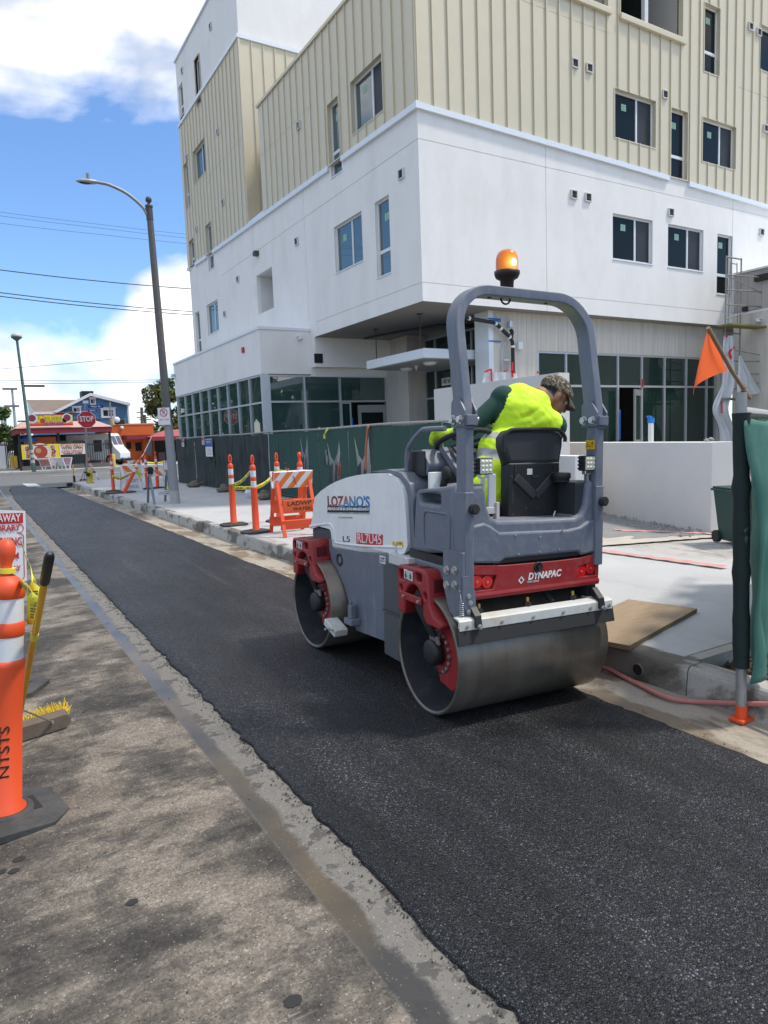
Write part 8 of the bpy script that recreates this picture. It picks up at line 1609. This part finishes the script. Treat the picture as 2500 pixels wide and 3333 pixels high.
# darker maroon canopy further right and pale roof behind
YM=58; a=F7(885,745,YM); b_=F7(1310,780,YM); AW=thing('maroon_canopy','maroon canopy over a dark entrance behind the street lamp pole','canopy',((a.x+b_.x)/2+.6,YM,GZ)); mo=Vector(AW.location); ap=F7(1110,640,YM+1.5)-mo
mb=MB(); zz=a.z-GZ; xa,xb=a.x-mo.x,b_.x-mo.x+2.5; mb.v=[(xa,0,zz),(xb,0,zz),(xb,4,zz),(xa,4,zz),(ap.x,1.5,ap.z),(xb-1,1.5,ap.z)]; mb.f=[(0,1,5,4),(0,4,3),(1,2,5),(3,4,5,2)]; mb.m=[0]*4; mb.sm=[False]*4; mb.build('canopy_roof',mat('canopy_faded',(.38,.09,.09),.8,var=.1),AW); MB().box(xa,xb,-.02,.02,zz-.32,zz).build('canopy_valance',M_MAR,AW); MB().box(xa+.1,xb,3.4,3.6,0,zz).build('back_wall',M_SHD,AW)
for x in (xa+.1,xb-.1): MB().box(x-.06,x+.06,0,.12,0,zz).build('canopy_post',M_BLK,AW)
for i in range(4): MB().box(xa+.8+i*.9,xa+1.3+i*.9,1.2,1.7,0,.8).build('dark_chair',mat('chair_dark',(.10,.06,.06),.7),AW)
YG=75; a=F7(905,580,YG); b_=F7(1110,660,YG); pr=thing('pale_roof_house','house with pale green roof behind the maroon canopy','building',((a.x+b_.x)/2,YG+3,GZ)); w=b_.x-a.x+5; mb=MB(); mb.v=[(-w/2,-3,b_.z-GZ),(w/2,-3,b_.z-GZ),(w/2,3,a.z-GZ),(-w/2,3,a.z-GZ)]; mb.f=[(0,1,2,3)]; mb.m=[0]; mb.sm=[False]; mb.build('roof',mat('roof_pale',(.40,.43,.34),.85),pr); MB().box(-w/2,w/2,-2.9,3,0,b_.z-GZ).build('wall',M_STUC2,pr)
# feather flag
fa=F7(735,1060,50.5); fb2=F7(780,985,50.5); FF_=thing('feather_flag','dark feather flag on a slanted pole in front of the orange shop','flag',(fa.x,50.5,GZ)); fo=Vector(FF_.location); MB().tube([(-.3,0,0),fa-fo,fb2-fo,F7(890,745,50.5)-fo],.025,6).build('flag_pole',M_VINYL,FF_); mb=MB(); P=[F7(u,v,50.5)-fo for u,v in ((780,985),(880,745),(890,900),(880,1025),(850,1028),(800,1000))]; mb.add(P,[tuple(range(6))]); o=mb.build('flag_cloth',mat('feather_dark',(.07,.06,.07),.7,var=.7,vscale=4),FF_,fixn=False); s_=o.modifiers.new('s','SOLIDIFY'); s_.thickness=.01
# blue house
YH=72; HB=thing('blue_house','blue gabled house with white trim rising behind the restaurant','house',(F6(1380,700,YH).x,YH,GZ)); ho=Vector(HB.location); h6=lambda u,v:F6(u,v,YH)-ho; h7=lambda u,v:F7(u,v,YH)-ho
M_BL=mat('siding_blue',(.085,.19,.33),.75,var=.06); M_TRIM=mat('trim_white',(.72,.74,.76),.6); M_SHG=mat('shingle_brown',(.20,.15,.115),.9,var=.35,vscale=1.5,bump=.8,bscale=6)
pk=h6(1385,130); eL=h6(790,430); eR=h7(560,275); wr=h7(545,300)
def lerpz(x): return (pk.z+(eL.z-pk.z)*(x-pk.x)/(eL.x-pk.x)) if x<pk.x else (pk.z+(eR.z-pk.z)*(x-pk.x)/(eR.x-pk.x))
xl=h6(830,430).x
z=0.0; i=0
while z<pk.z-.1:
    z1=z+.25; xs0=max(xl, pk.x+(eL.x-pk.x)*(z1-pk.z)/(eL.z-pk.z) if z1>eL.z else xl); xs1=min(wr.x, pk.x+(eR.x-pk.x)*(z1-pk.z)/(eR.z-pk.z) if z1>eR.z else wr.x)
    if z1>2.0 and xs1>xs0: MB().add([(xs0,-.03,z),(xs1,-.03,z),(xs1,.0,z1+.02),(xs0,.0,z1+.02)],[(0,1,2,3)]).build('siding_board',M_BL,HB,fixn=False)
    z=z1
mb=MB(); mb.prism([(xl,0),(wr.x,0),(wr.x,lerpz(wr.x)),(pk.x,pk.z),(xl,lerpz(xl))],.03,8,'xz'); mb.build('wall',M_BL,HB)
tt=.22
for a,b_ in ((eL,pk),(pk,eR)):
    mb=MB(); mb.add([(a.x,-.5,a.z-.05),(b_.x,-.5,b_.z-.05),(b_.x,-.5,b_.z+tt),(a.x,-.5,a.z+tt),(a.x,.1,a.z-.05),(b_.x,.1,b_.z-.05),(b_.x,.1,b_.z+tt),(a.x,.1,a.z+tt)],[(0,1,2,3),(4,7,6,5),(0,4,5,1),(3,2,6,7),(0,3,7,4),(1,5,6,2)]); mb.build('barge_board',M_TRIM,HB)
    mb=MB(); mb.add([(a.x,-.45,a.z+tt),(b_.x,-.45,b_.z+tt),(b_.x,8,b_.z+tt),(a.x,8,a.z+tt)],[(0,1,2,3)]); mb.build('roof',M_SHG,HB,fixn=False)
MB().box(wr.x-.15,wr.x,-.06,.0,0,lerpz(wr.x)).build('corner_board',M_TRIM,HB); c0=h6(1310,120);c1=h6(1490,52); MB().box(c0.x,c1.x,2,3.5,c0.z-.8,c1.z+.1).build('roof_unit',M_BLK,HB)
def hwin(u0,v0,u1,v1,f=F6):
    p=f(u0,v1,YH)-ho; r_=f(u1,v0,YH)-ho; wv=MB().box(p.x,r_.x,-.12,-.02,p.z,r_.z).build('window',M_TRIM,HB); w=r_.x-p.x; h=r_.z-p.z
    for i in (0,1): MB().box(p.x+w*(.16+.36*i),p.x+w*(.48+.36*i),-.13,-.118,p.z+h*.2,p.z+h*.82).build('pane',M_DARK if i==0 else mat('pane_grey',(.12,.15,.16),.4),wv)
    MB().box(p.x+w*.53,p.x+w*.83,-.14,-.131,p.z+h*.48,p.z+h*.53).build('muntin',M_TRIM,wv)
    MB().box(p.x-.08,r_.x+.08,-.16,-.02,r_.z,r_.z+.10).build('head_trim',M_TRIM,wv)
hwin(1118,308,1245,395); hwin(1390,172,1470,272); hwin(135,320,342,462,F7)
# lower left wing with shingle roof
a=h6(485,180); b_=h6(1190,183); c_=h6(525,395); d_=h6(800,400); mb=MB(); mb.add([(c_.x,-.6,c_.z),(d_.x+2,-.6,d_.z),(b_.x+1,6,b_.z+.3),(a.x,6,a.z+.3)],[(0,1,2,3)]); mb.build('roof',M_SHG,HB,fixn=False); MB().box(c_.x-.1,d_.x,-.65,-.55,c_.z-.18,c_.z+.05).build('gutter_board',M_TRIM,HB); MB().box(c_.x+.2,d_.x+1,0,6,0,c_.z-.05).build('wall',M_BL,HB); mb=MB(); mb.add([(a.x,6,a.z+.3),(c_.x,-.6,c_.z),(c_.x,6,c_.z)],[(0,1,2)]); mb.build('gable_end',M_TRIM,HB,fixn=False)
# satellite dish and mast on the orange shop
p=F7(370,490,60.2); DS=thing('roof_lamp','white globe lamp and dark fixture on the orange shop roof','lamp',(p.x,60.3,F7(370,560,60.3).z)); do=Vector(DS.location); mb=MB(); mb.ell(p-do,(.25,.25,.25)); mb.build('lamp_globe',M_VINYL,DS); mb=MB(); mb.obox(F7(395,525,60.3)-do,(.9,.3,.35)); mb.build('lamp_bracket',M_BLK,DS); mb=MB(); mb.tube([F7(395,545,60.3)-do,(0,0,0)],.05,6); mb.build('lamp_stem',M_BLK,DS)
p0_=F7(310,570,59.5); MS=thing('vent_mast','thin pale mast standing at the edge of the restaurant roof','mast',tuple(p0_)); MB().tube([(0,0,0),F7(290,470,59.5)-p0_],.16,8).build('mast_base',mat('mast_tan',(.42,.33,.20),.7),MS); MB().tube([F7(290,470,59.5)-p0_,F7(262,225,59.5)-p0_],.06,6).build('mast_tube',M_GALV,MS)
# left edge: gate pier, dark wall
YL=64; a=F6(10,1195,YL); b_=F6(110,905,YL); GP=thing('gate_pier','pale grey gate pier at the left picture edge','pier',((a.x+b_.x)/2,YL,GZ)); w=b_.x-a.x; MB().box(-w/2,w/2,-.3,.5,0,b_.z-GZ).build('pier_body',mat('pier_pale',(.50,.54,.60),.8,var=.06),GP); mb=MB(); mb.ell((.1,0,b_.z-GZ+.12),(.3,.3,.2)); mb.build('pier_cap',mat('pier_dark',(.2,.2,.22),.7),GP)
a=F6(95,1205,YL-4); b_=F6(265,830,YL-4); DW=thing('dark_gate','dark metal gate between the pier and the restaurant','gate',((a.x+b_.x)/2,YL-4,GZ)); w=b_.x-a.x
for i in range(8): MB().box(-w/2+w*i/8+.02,-w/2+w*(i+1)/8-.02,-.03,.03,.05,b_.z-GZ).build('gate_board',mat('gate_black',(.022,.022,.022),.6),DW)
MB().box(-w/2,w/2,-.05,.05,b_.z-GZ,b_.z-GZ+.06).build('gate_rail',MATS['gate_black'],DW)
# trees
M_BARK=mat('bark',(.10,.075,.055),.95,var=.3,vscale=6,bump=.8,bscale=20)
def leafmat(n,c): return mat(n,c,.7,var=.55,vscale=2.2)
M_LF=[leafmat('leaf_dark',(.035,.065,.022)),leafmat('leaf_yellow',(.15,.17,.03)),leafmat('leaf_mid',(.05,.10,.03))]
def tree(name,label,base,h,rx,rz,cz,mats,seed,n=2600,ls=.28):
    t=thing(name,label,'tree',base); rnd=random.Random(seed)
    mb=MB(); mb.tube(spline([(0,0,0),(.08,0,h*.3),(-.05,.05,cz)],4),[.22-.012*i for i in range(9)],8)
    lobes=[]
    for k in range(9):
        a=rnd.uniform(0,6.28); r=rnd.uniform(.2,.85); c=Vector((rx*r*math.cos(a),rx*r*math.sin(a),cz+rz*rnd.uniform(-.6,.75))); lobes.append((c,rx*rnd.uniform(.28,.5))); mb.tube([(0,0,h*.32),c*.5+Vector((0,0,h*.18)),c],[.09,.05,.02],5)
    mb.build('trunk',M_BARK,t); mb=MB()
    for i in range(n):
        c,r=lobes[rnd.randrange(len(lobes))]; d=Vector((rnd.gauss(0,1),rnd.gauss(0,1),rnd.gauss(0,1))).normalized()*r*(.55+.5*rnd.random()); p=c+Vector((d.x,d.y,d.z*.8)); u=Vector((rnd.gauss(0,1),rnd.gauss(0,1),rnd.gauss(0,.6))).normalized(); v=u.cross(Vector((rnd.gauss(0,1),rnd.gauss(0,1),1))).normalized(); s=ls*(.5+rnd.random()); mb.mi=0 if rnd.random()<.62 else 1; mb.add([p-u*s,p+v*s*.45,p+u*s,p-v*s*.45],[(0,1,2,3)])
    mb.build('crown',mats,t,fixn=False); return t
p=F7(1130,620,68); tree('leafy_tree','dark leafy tree with yellowish top behind the street lamp',(p.x+.2,68,GZ),5.5,2.7,3.0,F7(1130,380,68).z,[M_LF[0],M_LF[1]],5,3400,.24)
p=F6(20,800,70); tree('leafy_tree','bright green tree at the left picture edge',(p.x-.6,70,GZ),4,2.4,2.4,F6(20,740,70).z,[M_LF[2],M_LF[1]],8,2600,.25)
# trees, a palm and a house across the corner, seen mirrored in the street glazing
tree('leafy_tree','broad green tree mirrored in the far panes of the street glazing',(-9,60,GZ),9,5,4.5,6.0,[M_LF[0],M_LF[2]],15,4200,.5)
tree('leafy_tree','green tree mirrored in the middle panes of the street glazing',(-3.2,47.5,GZ),8,2.6,4.2,6.2,[M_LF[2],M_LF[0]],18,3600,.4)
tree('leafy_tree','tall dark tree mirrored in the lower street glazing',(-14,54,GZ),10,5,5,6.0,[M_LF[0],M_LF[2]],21,3600,.5)
for k,(x,y,l) in enumerate(((-6,66,'round green tree mirrored in the farthest street panes'),(-5.5,77,'dense green tree mirrored in the far end of the street glazing'),(-4.6,55.5,'leafy green tree mirrored beside the palm in the street glazing'),(-12,84,'distant green tree mirrored at the far glazing corner'))): tree('leafy_tree',l,(x,y,GZ),8,3.6,4.6,5.2,[M_LF[k%2*2],M_LF[2]],40+k,3000,.45)
for k,(x,y,l) in enumerate(((16.5,-4,'low green tree mirrored in the glazing beside the shop door'),(23,-16,'green tree mirrored in the camera side glazing'),(13,-14,'bushy tree mirrored low in the camera side glazing'))): tree('leafy_tree',l,(x,y,.1),5,2.6,2.6,3.0,[M_LF[2],M_LF[0]],60+k,2600,.32)
def palm(base,h):
    t=thing('palm_tree','palm tree with drooping fronds mirrored in the street glazing','palm tree',base); rnd=random.Random(2); mb=MB(); mb.tube([(0,0,0),(.1,0,h*.5),(0,0,h)],[.25,.2,.18],10); mb.build('trunk',M_BARK,t); mb=MB()
    for k in range(34):
        a=rnd.uniform(0,6.28); e=rnd.uniform(-.5,1.0); L_=rnd.uniform(2.2,3.2); pts=[]; 
        for i in range(9): s=i/8*L_; pts.append(Vector((math.cos(a)*s*math.cos(e),math.sin(a)*s*math.cos(e),h+s*math.sin(e)-.22*s*s)))
        for i in range(1,9):
            p=pts[i]; d=(pts[i]-pts[i-1]).normalized(); sd_=d.cross(Vector((0,0,1))).normalized(); w=.55*math.sin(math.pi*i/9)+.1; mb.mi=0 if e>.1 else 1
            for s in (-1,1):
                for z in range(3): q0=pts[i-1].lerp(p,z/3); mb.add([q0,q0+d*.09,q0+sd_*s*w+d*.25-Vector((0,0,.25))],[(0,1,2)])
    mb.build('crown',[M_LF[2],M_LF[1]],t,fixn=False)
palm((-6.2,50.5,GZ),6.2)
# stadium light masts
M_MAST=mat('mast_grey',(.30,.31,.33),.6)
for u,vt,ub,l in ((185,30,255,'tall floodlight mast left of the globe lamp, tallest of the group'),(62,325,105,'floodlight mast at the far left, shorter one with single head'),(15,345,65,'floodlight mast nearest the left picture edge'),(212,295,240,'floodlight mast partly behind the tallest one')):
    Ym=150; a=F6(ub,780,Ym); b_=F6(u,vt,Ym); t=thing('floodlight_mast',l,'light mast',(a.x,Ym,0),0,'floodlight masts in the distance'); MB().tube([(0,0,0),(b_.x-a.x,0,b_.z)],[.30,.20],8).build('mast',M_MAST,t); MB().box(b_.x-a.x-1.6,b_.x-a.x+.9,-.4,.4,b_.z-.15,b_.z+.2).build('lamp_bank',mat('bank_dark',(.12,.12,.13),.6),t)
# utility poles and overhead wires
for u0,v0,u1,v1,l in ((742,305,730,560,'thin utility pole left of the leafy tree, nearer one'),(787,415,798,560,'thin utility pole left of the leafy tree, farther one')):
    a=F7(u1,v1,110); b_=F7(u0,v0,110); t=thing('utility_pole',l,'utility pole',(a.x,110,0),0,'utility poles in the distance'); MB().tube([(0,0,0),(b_.x-a.x,0,b_.z)],.22,8).build('pole',M_BARK,t)
    for dz in (.8,1.6): MB().box(b_.x-a.x-.8,b_.x-a.x+.9,-.08,.08,b_.z-dz,b_.z-dz+.14).build('crossarm',M_BARK,t)
M_WIRE=mat('wire_black',(.02,.02,.022),.6)
WIRES=[((0,458),(413,507),60,'faint overhead wire, highest of the set'),((0,466),(413,515),60,'faint overhead wire, second from the top'),((0,482),(413,527),60,'faint overhead wire, third from the top'),((0,583),(413,624),46,'thick overhead cable above the middle of the street lamp pole'),((0,632),(413,673),46,'overhead wire just below the thick cable, upper of two'),((0,640),(413,680),46,'overhead wire just below the thick cable, lower of two'),((0,797),(413,756),48,'overhead wire rising to the right above the blue house'),((0,821),(413,818),47,'overhead wire over the restaurant, upper of two'),((0,827),(413,822),47,'overhead wire over the restaurant, lower of two')]
for (u0,v0),(u1,v1),Y,l in WIRES:
    a=at('f',u0,v0,'Y',Y); b_=at('f',u1,v1,'Y',Y); d=b_-a; m_=at('f',(u0+u1)/2,(v0+v1)/2+(3 if Y<60 else 1),'Y',Y); pts=[a-d*2.0+Vector((0,0,1.1)),a-d+Vector((0,0,.35)),a,m_,b_,b_+d+Vector((0,0,.35)),b_+d*2+Vector((0,0,1.1))]; mb=MB(); mb.tube(spline(pts,6),.028 if 'thick' in l else (.014 if Y<60 else .012),5); tag(mb.build('overhead_wire',M_WIRE),l,'wire','overhead wires across the sky')
bpy.data.scenes.remove(TMP)
